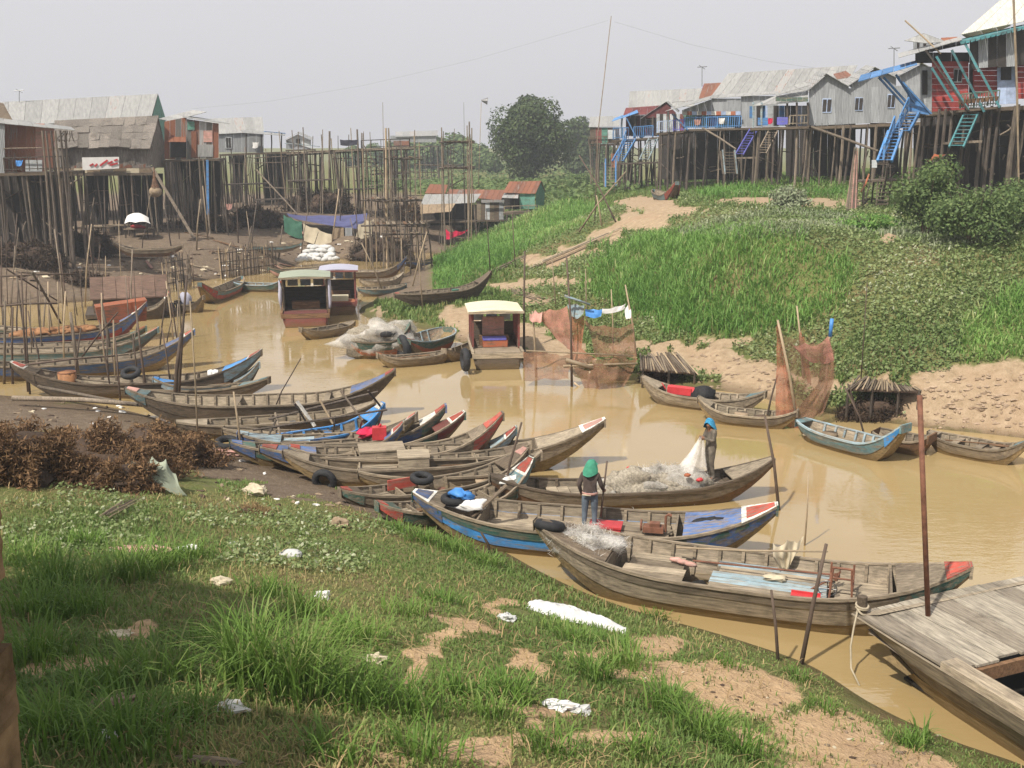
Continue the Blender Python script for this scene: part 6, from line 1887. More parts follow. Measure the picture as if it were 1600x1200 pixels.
# ------------------------------------------------------------------ cabin boats
def cabin(label, px, py, yaw, W_, Lh, zr, roofm, hullm, trim, postm, rise=.25, deckm='pmar', tip_=(0, 0)):
    p = G(px, py, 0)
    r = thing('cabin_boat', label, 'boat', (p.x, p.y, 0), yaw, 'roofed passenger boats')
    w = W_ / 2                                       # local: x across, y away from the viewer (stern at y=0)
    def ring(y):
        f = y / Lh
        k = 1 - max(0, f - .55) ** 2 * 3.6
        zz = .62 + .5 * max(0, f - .5) ** 2 * 4
        ww = w * max(.12, k)
        return [(-ww, y, zz), (ww, y, zz), (ww * .82, y, -.15 + .6 * max(0, f - .7) * 2), (-ww * .82, y, -.15 + .6 * max(0, f - .7) * 2)]
    mb = MB(); Boat._loft(None, mb, [ring(Lh * i / 12) for i in range(13)]); mb.build('hull', M[hullm], r)
    for sg in (-1, 1):
        rg = []
        for i in range(13):
            q = ring(Lh * i / 12)
            x, z = q[1][0], q[1][2]
            rg.append([(sg * (x - .06), q[1][1] - (.03 if i == 0 else 0), z + .01), (sg * (x + .04), q[1][1] - (.03 if i == 0 else 0), z + .01), (sg * (x + .04), q[1][1], z + .12), (sg * (x - .06), q[1][1], z + .12)])
        mb = MB(); Boat._loft(None, mb, rg); mb.build('gunwale_rail', M[trim], r)
    MB().box(-w - .02, w + .02, -.06, -.005, .45, .66).build('transom_board', M[trim], r)
    MB().box(-w * .85, w * .85, -.05, -.004, .02, .44).build('transom_panel', M[hullm], r)
    MB().box(-w * .92, w * .92, .05, 1.1, .63, .67).build('stern_deck', M[deckm], r)
    MB().box(-w * .85, w * .85, 1.1, Lh * .62, .635, .66).build('cabin_floor', M['greyd'], r)
    y0, y1 = .9, Lh * .6
    for x in (-w * .93, w * .93):
        for i in range(5):
            y = y0 + (y1 - y0) * i / 4
            MB().box(x - .04, x + .04, y - .04, y + .04, .66, zr - .02).build('cabin_post', M[postm], r)
        MB().box(x - .03, x + .03, y0, y1, .68, 1.0).build('cabin_side', M[hullm], r)
    for i in range(4):                               # arched roof panels
        def f(u, v, i=i):
            xx = (-1 + 2 * v) * (w + .12)
            return (xx, y0 - .25 + (y1 - y0 + .5) * (i + u * .985) / 4, zr + rise * (1 - (xx / w) ** 2) * .35)
        mb = MB().grid(f, 1, 8)
        lo = [(x, y, z - .05) for x, y, z in mb.v]
        n = len(mb.v)
        mb.v += lo
        mb.f += [tuple(reversed([k + n for k in q])) for q in mb.f[:8]]
        mb.f += [(j, n + j, n + j + 1, j + 1) for j in range(8)] + [(9 + j, 10 + j, n + 10 + j, n + 9 + j) for j in range(8)] + [(0, 9, n + 9, n), (8, n + 8, n + 17, 17)]
        mb.m = [0] * len(mb.f)
        mb.build('roof_panel', M[roofm], r)
    MB().box(-w - .12, w + .12, y0 - .30, y0 - .25, zr - .07, zr + .02).build('roof_trim', M[trim if trim != 'brown' else 'greyl'], r)
    MB().box(-w * .9, w * .9, y1 - .06, y1, .66, zr - .75).build('cabin_front', M['greyd'], r)
    for i in range(3):
        x0 = -w * .85 + w * 1.7 * i / 3
        MB().box(x0 + .05, x0 + w * .5, y1 - .05, y1 - .03, zr - .7, zr - .12).build('cabin_window', M['pgw'] if i != 1 else M['shut'], r)
    MB().box(-w * .6, w * .6, 1.6, 2.1, .66, 1.02).build('bench', M['brown'], r)
    return r, w, zr
c1 = cabin('cabin boat with a green grey roof and maroon stern in the middle of the river', 478, 511, .17, 2.3, 5.2, 2.35, 'creamroof', 'pmar', 'brown', 'greyd')
c2 = cabin('cabin boat with a pale lilac roof and varnished posts', 530, 492, .14, 1.85, 5.0, 2.25, 'tin', 'brown', 'pmar', 'pmar', deckm='porange')
c3 = cabin('cabin boat with a cream roof and a tyre on its side by the clay bank', 778, 577, .10, 2.0, 5.0, 2.2, 'creamroof', 'greyd', 'greyl', 'pmar', deckm='grey')
M['olive'] = plain('green grey canvas', (.27, .30, .23), .8, .05, 2, .15)
M['lilac'] = plain('lilac canvas', (.36, .36, .44), .7, .05, 2, .12)
M['creamc'] = plain('cream painted board', (.60, .55, .40), .7, .05, 2, .15)
for c, mt in ((c1, 'olive'), (c2, 'lilac'), (c3, 'creamc')):
    for ch in c[0].children:
        if c is c1 and ch.name.startswith('cabin_side'):  # sides raised and darkened to keep this cabin interior in shade
            for v_ in ch.data.vertices:
                v_.co.z = v_.co.z if v_.co.z < .9 else 2.3
            ch.data.materials[0] = M['greyd']
        if ch.name.startswith('roof_panel'):
            ch.data.materials[0] = M[mt]
for sg in (-1, 1):                                   # rolled curtains of the green roofed boat
    MB().blob((sg * 1.2, .9, 1.5), (.09, .16, .75), 8, 8, .25, seed=sg + 2).build('curtain', M['lilac'], c1[0], True)
MB().box(-.45, .45, 2.2, 2.35, 1.0, 1.75).build('seat_back', M['pink'], c3[0])
MB().box(-.5, .5, 1.2, 1.65, .67, .95).build('seat_box', M['porange'], c3[0])
MB().box(-.5, .45, 1.18, 1.62, .955, 1.05).build('seat_cushion', M['violet'], c3[0])
MB().box(-.35, .5, .3, .9, .68, .95).build('stern_seat', M['creamc'], c2[0])

def tyre(label, c, R_=.3, ax=(0, 0, 1), loc=True, group='tyre fenders hung on the boats'):
    c = Vector(c)
    R_ *= .82
    r = thing('tyre', label, 'tyre', c, 0, group)
    MB().torus((0, 0, 0), R_, R_ * .36, ax, 24, 10, sq=1.15).build('tread', M['rubber'], r, True)
    MB().torus((0, 0, 0), R_ * .72, R_ * .10, ax, 20, 6).build('bead', M['black'], r, True)
    return r
tyre('black tyre standing on the bow of the bare grey boat', BO['big'].P(.035, 0, 1.16), .29, (.15, .25, 1))
tyre('black tyre lying among the blue cloth on the striped boat', BO['stripe'].P(.115, 0, .93), .27, (.1, 0, 1))
tyre('tyre with a pink rag lying on the grey boat beside the striped one', BO['b6'].P(.42, .1, .62), .27, (.1, -.1, 1))
tyre('tyre hung off the bow of the bare grey boat in the row', BO['b7'].P(.16, -1.15, .25), .3, (.2, 1, .25))
tyre('tyre capping the round net boat', BO['b39'].P(.6, -.62, 1.05), .42, (0, .1, 1))
tyre('big tyre hung on the side of the round net boat', BO['b39'].P(.86, -1.3, .5), .5, (.9, .5, .1))
tyre('tyre hung on the side of the cream roofed cabin boat', G(727, 562, .55) , .42, (1, .25, 0))
tyre('tyre with a pink rag on the dark old boat', BO['b17'].P(.47, -.3, .85), .32, (0, -.4, 1))
tyre('half sunk tyre on the mud among the planks', G(355, 692, .35), .32, (.1, -.2, 1))

# ------------------------------------------------------------------ net heaps and cargo
def on_boat(b, name, label, cat, mb, mat, u, v=0.0, z=None, dz=0.0, group='gear lying in the boats', smooth=False, rz=0.0):
    o = mb.build(name, M[mat], None, smooth, b.P(u, v, z, dz))
    o.rotation_euler = (0, 0, b.rz + rz)
    return tag(o, label, cat, group)
bn = BO['net']
nh = thing('net_heap', 'great heap of pale fishing net filling the dark plank boat', 'net', bn.P(.575, 0, .1), bn.rz, 'heaped fishing nets')
MB().blob((.1, 0, .2), (1.3, .47, .46), 40, 18, .2, seed=4).build('net_core', M['netpile'], nh, True)
MB().blob((-.5, -.02, .35), (.7, .42, .4), 26, 12, .3, seed=9).build('net_fold', M['netpile'], nh, True)
MB().blob((.72, 0, .32), (.7, .42, .42), 26, 12, .3, seed=12).build('net_fold', M['netpile'], nh, True)
MB().blob((.1, 0, .27), (1.36, .5, .5), 48, 24, .25, seed=6).build('loose_net', M['neth'], nh, True)
for k in range(7):
    MB().blob((U(-1.2, 1.2), U(-.5, .4), U(.3, .72)), (.09, .06, .05), 8, 5, .2, seed=k).build('float', M['porange' if k % 2 else 'redpl'], nh, True)
b = BO['b39']
nh = thing('net_heap', 'white net heap overflowing the round green and orange boat', 'net', b.P(.5, 0, .5), b.rz, 'heaped fishing nets')
MB().blob((0, 0, .15), (1.5, .85, .62), 30, 14, .25, seed=3).build('net_core', M['netpile'], nh, True)
MB().blob((0, 0, .18), (1.6, .95, .68), 30, 14, .3, seed=5).build('loose_net', M['neth'], nh, True)
b = BO['big']
nh = thing('net_heap', 'tangle of thin white net with pink floats on the bow of the bare grey boat', 'net', b.P(.13, .05, .86), b.rz, 'heaped fishing nets')
MB().blob((0, 0, .0), (.5, .36, .16), 24, 10, .35, seed=3).build('net_core', M['netpile'], nh, True)
MB().blob((.02, 0, .02), (.6, .44, .26), 26, 12, .35, seed=8).build('loose_net', M['netw'], nh, True)
for k in range(6):
    MB().blob((U(-.4, .4), U(-.3, .3), U(.08, .18)), (.06, .045, .04), 8, 5, .2, seed=k).build('float', M['pink'], nh, True)
M['thread'] = leafy('net threads', (.42, .38, .33), (.72, .70, .66), .35, .8)
for o_ in [o for o in col.objects if o.name.startswith('net_heap')]:      # loose threads all over each heap
    big_ = [c_ for c_ in o_.children if c_.name.startswith('loose_net')][0]
    vv = np.array([v_.co[:] for v_ in big_.data.vertices])
    cen = vv.mean(0)
    q_ = vv[nr.integers(0, len(vv), 5200)]
    q_ = cen + (q_ - cen) * nr.uniform(.86, 1.06, (len(q_), 1)) + nr.normal(0, .035, q_.shape)
    leaves('net_threads', q_, nr.uniform(.08, .3, len(q_)), M['thread'], nr.normal(0, 1, q_.shape), None, o_, asp=.035)
b = BO['stripe']
on_boat(b, 'cool_box', 'red cool box lid in the striped boat behind the fisher', 'box', MB().box(-.34, .34, -.2, .2, 0, .1).box(-.36, .36, -.22, .22, .1, .14), 'redpl', .545, .2, .42)
on_boat(b, 'blue_cloth', 'blue cloth crumpled inside the tyre on the striped boat', 'cloth', MB().blob((0, 0, 0), (.26, .2, .14), 16, 8, .4, seed=2), 'bluepl', .135, .1, 1.0, smooth=True)
on_boat(b, 'white_cloth', 'white plastic bundle beside the tyre on the striped boat', 'cloth', MB().blob((0, 0, 0), (.34, .22, .12), 16, 8, .4, seed=5), 'white', .165, -.1, .84, smooth=True)
on_boat(b, 'engine', 'small engine with an upright exhaust pipe in the striped boat', 'engine', MB().box(-.24, .2, -.13, .13, 0, .12).box(-.1, .12, -.09, .09, .12, .2).tube([(.24, 0, .0), (.24, 0, .36), (.29, 0, .4), (.36, 0, .38)], [.028, .028, .033, .04], 8).torus((-.28, 0, .12), .11, .02, (1, 0, 0), 14, 6), 'rust', .68, .05, .52)
on_boat(b, 'black_bundle', 'black sheet bundled on the blue foredeck of the striped boat', 'cloth', MB().blob((0, 0, 0), (.4, .2, .14), 16, 8, .45, seed=6), 'rubber', .84, .1, .78, smooth=True)
on_boat(b, 'grey_plank', 'loose plank leaning across the striped boat', 'plank', MB().beam((-.35, -.25, .1), (.35, .15, .75), .14, .03), 'greyd', .22, 0, .55)
b = BO['big']
on_boat(b, 'iron_chair', 'rusty iron chair frame standing on the deck of the bare grey boat', 'frame',
        MB().tube([(-.2, -.2, 0), (-.16, -.2, .62)], .022, 6).tube([(.2, -.2, 0), (.16, -.2, .62)], .022, 6).tube([(-.2, .22, 0), (-.2, .22, .55)], .022, 6).tube([(.2, .22, 0), (.2, .22, .55)], .022, 6).tube([(-.18, -.2, .62), (.18, -.2, .62)], .022, 6).tube([(-.18, -.2, .42), (.18, -.2, .42)], .018, 6)
        .tube([(-.2, .22, .34), (-.2, -.2, .3)], .02, 6).tube([(.2, .22, .34), (.2, -.2, .3)], .02, 6).tube([(-.55, .1, .0), (-.2, 0, .3)], .02, 6), 'rust', .735, -.1, .52)
on_boat(b, 'hand_wheel', 'thin steel hand wheel beside the iron frame', 'wheel', MB().torus((0, 0, .15), .17, .012, (0, 1, .25), 22, 6).tube([(-.17, 0, .15), (.17, 0, .15)], .01, 5).tube([(0, 0, -.02), (0, 0, .32)], .01, 5), 'steel', .705, -.25, .54)
on_boat(b, 'red_tray', 'flat red plastic tray on the pale blue deck boards', 'tray', MB().box(-.26, .26, -.13, .13, 0, .05).box(-.26, .26, -.13, -.1, .05, .09).box(-.26, .26, .1, .13, .05, .09), 'redpl', .66, -.55, .56)
on_boat(b, 'black_sacking', 'black oily sacking in the broken bilge of the bare grey boat', 'sacking', MB().blob((0, 0, 0), (.42, .36, .14), 16, 8, .4, seed=8), 'black', .41, -.25, .28, smooth=True)
for k in range(3):
    on_boat(b, 'pink_float', 'pink net floats lying by the tool on the bare grey boat', 'float', MB().blob((0, 0, 0), (.13, .06, .05), 10, 6, .15, seed=k), 'pink', .345 + .02 * k, .45 - .08 * k, .6, smooth=True)
bp = MB().tube([(-1.45, .25, .03), (0, .0, .25), (1.45, -.22, .52)], [.022, .022, .02], 7)
on_boat(b, 'boat_hook', 'long bamboo boat hook lying across the bare grey boat', 'pole', bp, 'bamboo', .52, .4, .74)
on_boat(b, 'prop_shaft', 'long tail propeller shaft lying across the bare grey boat', 'shaft', MB().tube([(-1.3, 0, 0), (1.4, -.1, .12)], .02, 7).tube([(1.38, -.1, .02), (1.46, -.1, .22)], [.05, .01], 5).tube([(1.38, -.12, .12), (1.46, .06, .12)], [.05, .01], 5), 'rust', .55, .3, .68)
p0 = BO['big'].P(.60, .75, 1.02)
drape('hung_cloth', 'ragged cream cloth hung on the boat hook of the bare grey boat', [[p0 + Vector((-.22, 0, .12)), p0 + Vector((.05, 0, .2)), p0 + Vector((.34, .02, .18))], [p0 + Vector((-.2, -.05, -.1)), p0 + Vector((.03, -.08, -.12)), p0 + Vector((.26, -.02, -.05))], [p0 + Vector((-.1, -.02, -.34)), p0 + Vector((.06, -.05, -.46)), p0 + Vector((.14, 0, -.26))]], 'cream', cat='cloth', wr=.16)
on_boat(b, 'white_rag', 'cream rag lying on the deck of the bare grey boat', 'cloth', MB().blob((0, 0, 0), (.2, .12, .05), 14, 7, .4, seed=3), 'cream', .585, .2, .6, smooth=True)
b = BO['b23']
for k in range(7):
    on_boat(b, 'cargo_bundle', 'orange sacking bundle loaded in the red and blue boat', 'bundle', MB().blob((0, 0, .1), (.55, .6, .2), 14, 8, .35, seed=k), 'tarpo' if 'tarpo' in M else 'porange', .32 + .055 * k, U(-.2, .2), .55, group='orange bundles in one boat', smooth=True)
on_boat(b, 'red_box', 'bright red tarpaulin box standing behind the prow of the loaded boat', 'box', MB().hexa([(-1.0, -.5, 0), (1.0, -.5, 0), (1.0, .5, 0), (-1.0, .5, 0), (-1.1, -.55, .75), (1.1, -.55, .95), (1.1, .55, .95), (-1.1, .55, .75)]), 'porange', .86, .9, .9)
# raft house by the left shore
c = G(205, 482, .3)
r = thing('raft_hut', 'low floating hut with a brown thatched roof by the left shore', 'hut', (c.x, c.y, 0), .35)
for sg in (-1, 1):
    for i in range(6):
        x0, x1 = -1.9 + 3.8 * i / 6, -1.9 + 3.8 * (i + 1) / 6 - .02
        MB().hexa([(x0, sg * 1.35, 1.0), (x1, sg * 1.35, 1.0), (x1, 0, 1.95), (x0, 0, 1.95), (x0, sg * 1.35, 1.07), (x1, sg * 1.35, 1.07), (x1, 0, 2.03), (x0, 0, 2.03)]).build('roof_panel', M['thatchr' if 'thatchr' in M else 'brown'], r)
MB().add([(-1.8, -1.15, .3), (-1.8, 1.15, .3), (-1.8, 1.15, 1.1), (-1.8, 0, 1.9), (-1.8, -1.15, 1.1)], [(0, 1, 2, 3, 4)]).build('gable_wall', M['grey'], r)
MB().box(-1.8, 1.8, -1.15, -1.1, .3, 1.1).build('front_wall', M['greyd'], r)
MB().box(-1.8, 1.8, 1.1, 1.15, .3, 1.1).build('back_wall', M['greyd'], r)
MB().box(-2.2, 2.2, -1.5, 1.5, .08, .3).build('raft_deck', M['post'], r)
# wattle pens
def wattle(label, a, b, hgt, n, z=.2):
    p, q = W(*a), W(*b)
    r = thing('wattle_fence', label, 'fence', (p + q) / 2, 0, 'wattle fences at the landing')
    c = (p + q) / 2
    for i in range(n):
        s = p.lerp(q, i / (n - 1)) - c
        MB().tube([s + Vector((U(-.05, .05), 0, -.3)), s + Vector((U(-.12, .12), U(-.1, .1), hgt * U(.8, 1.15)))], [.045, .03], 5).build('picket', M[rnd.choice(['post', 'postl', 'bamboo'])], r)
    for f in (.25, .55, .85):
        MB().tube([p - c + Vector((0, -.05, hgt * f)), q - c + Vector((0, -.05, hgt * f))], .03, 5).build('rail', M['post'], r)
wattle('dense wattle fence standing at the shore by the green boat', (345, 436), (432, 424), 2.0, 34)
wattle('wattle pen of grey pickets behind the small tan boat', (258, 458), (300, 448), 2.1, 16)

# sacks
sk = thing('sack_pile', 'sacks', 'sacks') if False else None
k = 0
for row in range(4):
    for i in range(7 - row):
        px, py = 470 + 9 * i + 4.5 * row, 405 - 1.1 * i * .2 - 6.2 * row
        p = at(px, py, 76 + .25 * row)
        o = MB().blob((U(-.12, .12), U(-.2, .1), U(-.05, .05)), (.42 * U(.85, 1.1), .3, .2 * U(.85, 1.15)), 12, 7, .16, seed=k).build('rice_sack', M['sack'], None, True, (p.x, p.y, p.z))
        o.rotation_euler = (U(-.3, .3), U(-.35, .35), U(-.9, .9))
        tag(o, 'white filled sack stacked in the pile on the mud', 'sack', 'pile of white sacks')
        k += 1
# tarpaulins on the left bank
Yt = 84
A = lambda px, py, dy=0: at(px, py, Yt + dy)
GT = 'tarpaulin shelter on the mud'
drape('tarpaulin', 'blue tarpaulin roof stretched over the mud', [[A(448, 333, 3), A(500, 336, 3), A(574, 333, 3)], [A(452, 338, 1), A(510, 346, 1), A(572, 344, 1)], [A(462, 342, 0), A(530, 354, 0), A(574, 358, 1)]], 'tarpb', cat='tarpaulin', group=GT)
drape('tarpaulin', 'green tarpaulin hanging at the side of the blue roof', [[A(443, 335), A(455, 340), A(472, 346)], [A(444, 362), A(458, 370), A(472, 373)]], 'tarpg', cat='tarpaulin', group=GT)
drape('tarpaulin', 'cream sheet hung below the blue roof', [[A(474, 349, -.3), A(495, 356, -.3), A(518, 366, -.3)], [A(475, 376, -.5), A(495, 382, -.5), A(518, 395, -.5)]], 'cream', cat='tarpaulin', group=GT)
drape('tarpaulin', 'pale sheet bundled over poles right of the blue roof', [[A(560, 350), A(572, 344), A(584, 342)], [A(556, 372), A(570, 372), A(582, 368)]], 'cream', cat='tarpaulin', group=GT)
for l, x0, x1, mt in (('brown woven screen beside the cream sheet', 521, 538, 'mat'), ('grey tin screen beside the woven one', 539, 551, 'tinw')):
    p, q = A(x0, 356), A(x1, 392)
    tag(MB().hexa([(0, 0, 0), (q.x - p.x, .1, 0), (q.x - p.x, .16, 0), (0, .06, 0), (0, 0, p.z - q.z), (q.x - p.x, .1, p.z - q.z), (q.x - p.x, .16, p.z - q.z), (0, .06, p.z - q.z)]).build('screen', M[mt], None, False, (p.x, p.y, q.z)), l, 'screen', GT)
drape('hung_cloth', 'bright red cloth slung between sticks by the channel', [[at(696, 358, 86), at(712, 360, 86), at(734, 356, 86)], [at(697, 374, 86), at(710, 370, 86), at(733, 359, 86)]], 'redcl', cat='cloth', sag=.2)
drape('hung_cloth', 'white domed sheet over the small stall under the hut', [[at(194, 350, 73.5), at(212, 348, 73), at(235, 350, 73.5)], [at(198, 338, 74.5), at(214, 333, 74.5), at(232, 340, 74.5)], [at(202, 342, 76), at(214, 338, 76), at(230, 344, 76)]], 'white', cat='cloth', sag=-.12)
st = thing('market_stall', 'small stall of sticks under the white sheet', 'stall', T(214, 372), 0)
for x, y in ((-.8, 0), (.8, 0), (-.8, 1.2), (.8, 1.2)):
    MB().tube([(x, y, -.2), (x, y, 1.45)], .05, 5).build('post', M['post'], st)
MB().box(-.9, .9, -.1, 1.3, .6, .68).build('table_top', M['grey'], st)
MB().blob((0, .4, .78), (.5, .3, .14), 12, 6, .3, seed=2).build('goods', M['redpl'], st, True)
# banner on the thatched hut
hb = House('banner', 'white cloth banner with red script hung under the thatch', 157, 254, 75.3, .28, None, 'banner')
hb.panel([(128, 246), (186, 245), (186, 263), (129, 266)], -.35, 'white', 'cloth_sheet', th=.02)
for a, b_ in (((140, 259), (146, 256)), ((148, 260), (152, 256)), ((156, 259), (168, 250)), ((168, 256), (176, 252)), ((172, 258), (184, 255)), ((178, 251), (184, 249))):
    hb.bar((a[0], a[1], -.42), (b_[0], b_[1], -.42), .02, 'redpl', 'red_stroke', .12)
# drum, basket, bottles
p = W(108, 618)
dr = thing('oil_drum', 'rusty orange oil drum standing on the near shore', 'drum', (p.x, p.y, p.z - .05), .2)
MB().tube([(0, 0, 0), (0, 0, .02), (0, 0, .29), (0, 0, .31), (0, 0, .60), (0, 0, .62), (0, 0, .9)], [.3, .31, .31, .33, .33, .31, .31], 20).build('body', M['drum'] if 'drum' in M else M['porange'], dr, True)
MB().torus((0, 0, .9), .3, .02).build('rim', M['rust'], dr, True)
p = at(243, 300, 72)
bk = thing('hanging_basket', 'round straw basket hanging by a cord below the hut', 'basket', p, 0)
MB().blob((0, 0, 0), (.42, .42, .34), 14, 8, .12, seed=3).build('basket', M['mat'], bk, True)
MB().tube([(0, 0, .3), (0, 0, .9), (.02, 0, 1.7)], [.3, .12, .02], 8).build('cord_net', M['netb'], bk)
b = BO['b41']
on_boat(b, 'red_engine', 'red engine block lying in the pale grey boat', 'engine', MB().box(-.42, .42, -.18, .18, 0, .24).tube([(-.45, 0, .12), (.5, 0, .12)], .15, 10).tube([(-.55, .0, .1), (-.7, 0, .3)], .02, 6), 'redpl', .32, .1, .38)
on_boat(b, 'grey_cover', 'grey sheet covering gear amidships in the pale grey boat', 'cover', MB().blob((0, 0, .1), (.4, .36, .34), 16, 9, .2, seed=4), 'rubber', .5, .1, .3, smooth=True)
on_boat(BO['b13'], 'petrol_can', 'red petrol can among the boats at the landing', 'can', MB().box(-.2, .2, -.14, .14, 0, .36).tube([(0, 0, .36), (.05, 0, .44)], .04, 6), 'redpl', .8, .3, .5)
on_boat(BO['b11'], 'red_cloth', 'crumpled red cloth on the dark green boat', 'cloth', MB().blob((0, 0, 0), (.3, .3, .12), 14, 7, .4, seed=3), 'redcl', .62, .2, .55, smooth=True)
on_boat(BO['b6'], 'red_plank', 'red painted board inside the grey boat by the tyre', 'board', MB().box(-.4, .4, -.02, .02, 0, .26), 'pred', .34, .6, .35)
on_boat(BO['b7'], 'pale_box', 'pale wooden box amidships in the bare grey boat of the row', 'box', MB().box(-.4, .4, -.35, .35, 0, .34).box(-.42, .42, -.37, .37, .34, .38), 'greyl', .52, 0, .35)
on_boat(BO['b9'], 'pale_locker', 'pale locker lid in the boat with the all red tip', 'box', MB().box(-.6, .6, -.4, .4, 0, .3).box(-.62, .62, -.42, .42, .3, .34), 'greyl', .42, 0, .3)
on_boat(BO['b25'], 'white_bag', 'pale plastic bag tied in the small tan boat', 'bag', MB().blob((0, 0, .2), (.3, .3, .42), 12, 8, .2, seed=3), 'lilac', .35, 0, .4, smooth=True)
on_boat(BO['b35'], 'green_bucket', 'green bucket lying in the boat on the grass', 'bucket', MB().tube([(0, 0, 0), (0, 0, .36)], [.15, .2], 12), 'tarpg', .62, .1, .2)
on_boat(BO['b17'], 'white_drum', 'small white ribbed float drum in the dark old boat', 'float', MB().tube([(-.18, 0, 0), (-.06, 0, 0), (0, 0, 0), (.06, 0, 0), (.18, 0, 0)], [.13, .16, .13, .16, .13], 10), 'white', .8, -.3, .72)
on_boat(BO['b5'], 'white_sheet', 'white plastic sheet stuffed in the prow of the small dark boat', 'cloth', MB().blob((0, 0, 0), (.3, .2, .12), 14, 7, .4, seed=3), 'white', .85, 0, .66, smooth=True)
# bamboo frame over the bright blue boat
fr = thing('drying_rack', 'long bamboo drying frame tilted over the bright blue boat', 'frame', G(500, 650, 0), 0)
o_ = Vector(fr.location)
for a, b_, za, zb in (((420, 655), (590, 612), 1.0, 1.3), ((395, 672), (605, 640), .9, 1.2), ((460, 630), (480, 662), 1.5, .6), ((532, 610), (565, 655), 1.5, .6), ((575, 610), (600, 642), 1.6, .8), ((430, 645), (440, 690), 1.0, .3), ((500, 625), (520, 662), 1.4, .7), ((410, 700), (432, 655), .2, 1.0), ((520, 682), (524, 650), .3, 1.0), ((590, 668), (598, 640), .3, 1.1), ((560, 680), (566, 655), .3, 1.0)):
    p, q = G(*a, za), G(*b_, zb)
    MB().tube([p - o_, q - o_], [.035, .03], 6).build('bamboo_pole', M[rnd.choice(['bamboo', 'post', 'postl'])], fr)
tag(MB().beam(Vector(), G(492, 666, .7) - G(464, 627, 1.4), .12, .04).build('white_board', M['pwhite'], None, False, G(464, 627, 1.4)), 'white board leaning on the bamboo drying frame', 'board')

# ------------------------------------------------------------------ odds and ends in every open boat
SMALL = ('with', 'a', 'the', 'and', 'by', 'of', 'in', 'its', 'to', 'under', 'beside', 'below', 'behind', 'on', 'at', 'along', 'off', 'tall', 'red', 'white')
def in_label(item, lab):
    w = (item + ' in the ' + lab).split()[:16]
    while w[-1].strip(',') in SMALL:
        w.pop()
    return ' '.join(w).rstrip(',')
q_ = random.Random(77)
for key, b in BO.items():
    if key in ('net', 'b39', 'b50') or not b.hi:
        continue
    lab = b.root['label']
    for kind in q_.sample(['board', 'rope', 'basket', 'paddle', 'cloth', 'can', 'net'], 4):
        u, v = q_.uniform(.25, .78), q_.uniform(-.35, .35)
        GO = 'odds and ends lying in the boats'
        if kind == 'board':
            ln = q_.uniform(.5, 1.1)
            on_boat(b, 'loose_board', in_label('loose board', lab), 'board', MB().box(-ln, ln, -.09, .09, .0, .03), q_.choice(['greyl', 'grey', 'pteal', 'brown']), u, v * .5, None, q_.uniform(.12, .3), GO, rz=q_.uniform(-.25, .25))
        elif kind == 'rope':
            on_boat(b, 'rope_coil', in_label('coil of rope', lab), 'rope', MB().torus((0, 0, .03), .16, .03, (0, 0, 1), 16, 6).torus((.02, .02, .07), .13, .025, (.1, 0, 1), 16, 6).torus((.0, 0, .1), .1, .02, (0, .1, 1), 14, 6), q_.choice(['rope', 'mat', 'stick']), u, v, None, .02, GO, True)
        elif kind == 'basket':
            on_boat(b, 'basket', in_label('woven basket', lab), 'basket', MB().tube([(0, 0, 0), (0, 0, .1), (0, 0, .24), (0, 0, .22), (0, 0, .06)], [.14, .2, .23, .21, .15], 14), 'mat', u, v, None, .02, GO, True)
        elif kind == 'paddle':
            on_boat(b, 'paddle', in_label('wooden paddle', lab), 'paddle', MB().tube([(-.7, 0, .0), (.55, 0, .08)], .02, 6).hexa([(.5, -.08, .06), (1.0, -.1, .08), (1.0, .1, .08), (.5, .08, .06), (.5, -.08, .085), (1.0, -.1, .1), (1.0, .1, .1), (.5, .08, .085)]), 'brown', u, v, None, .28, GO, rz=q_.uniform(-.3, .3))
        elif kind == 'cloth':
            on_boat(b, 'rag', in_label('crumpled rag', lab), 'cloth', MB().blob((0, 0, .05), (.24, .18, .09), 14, 7, .4, seed=q_.randint(0, 50)), q_.choice(['cream', 'mat', 'lilac', 'tarpg', 'pink']), u, v, None, .02, GO, True)
        elif kind == 'can':
            on_boat(b, 'bailing_can', in_label('bailing can', lab), 'can', MB().tube([(0, 0, 0), (0, 0, .24)], [.1, .1], 12).tube([(.1, 0, .05), (.15, 0, .12), (.1, 0, .2)], .012, 5), q_.choice(['steel', 'bluepl', 'rust', 'tarpg']), u, v, None, .02, GO)
        else:
            r_ = thing('small_net', in_label('small brown net pile', lab), 'net', b.P(u, v * .5, None, .04), b.rz, GO)
            MB().blob((0, 0, .06), (.4, .24, .13), 16, 8, .35, seed=q_.randint(0, 50)).build('net_core', M['brush'], r_, True)
            pp = nr.normal(0, 1, (500, 3)); pp /= np.linalg.norm(pp, axis=1)[:, None]
            leaves('net_threads', pp * np.array([.42, .26, .15]) + np.array([0, 0, .06]), nr.uniform(.08, .2, 500), M['straw'], nr.normal(0, 1, (500, 3)), None, r_, asp=.05)
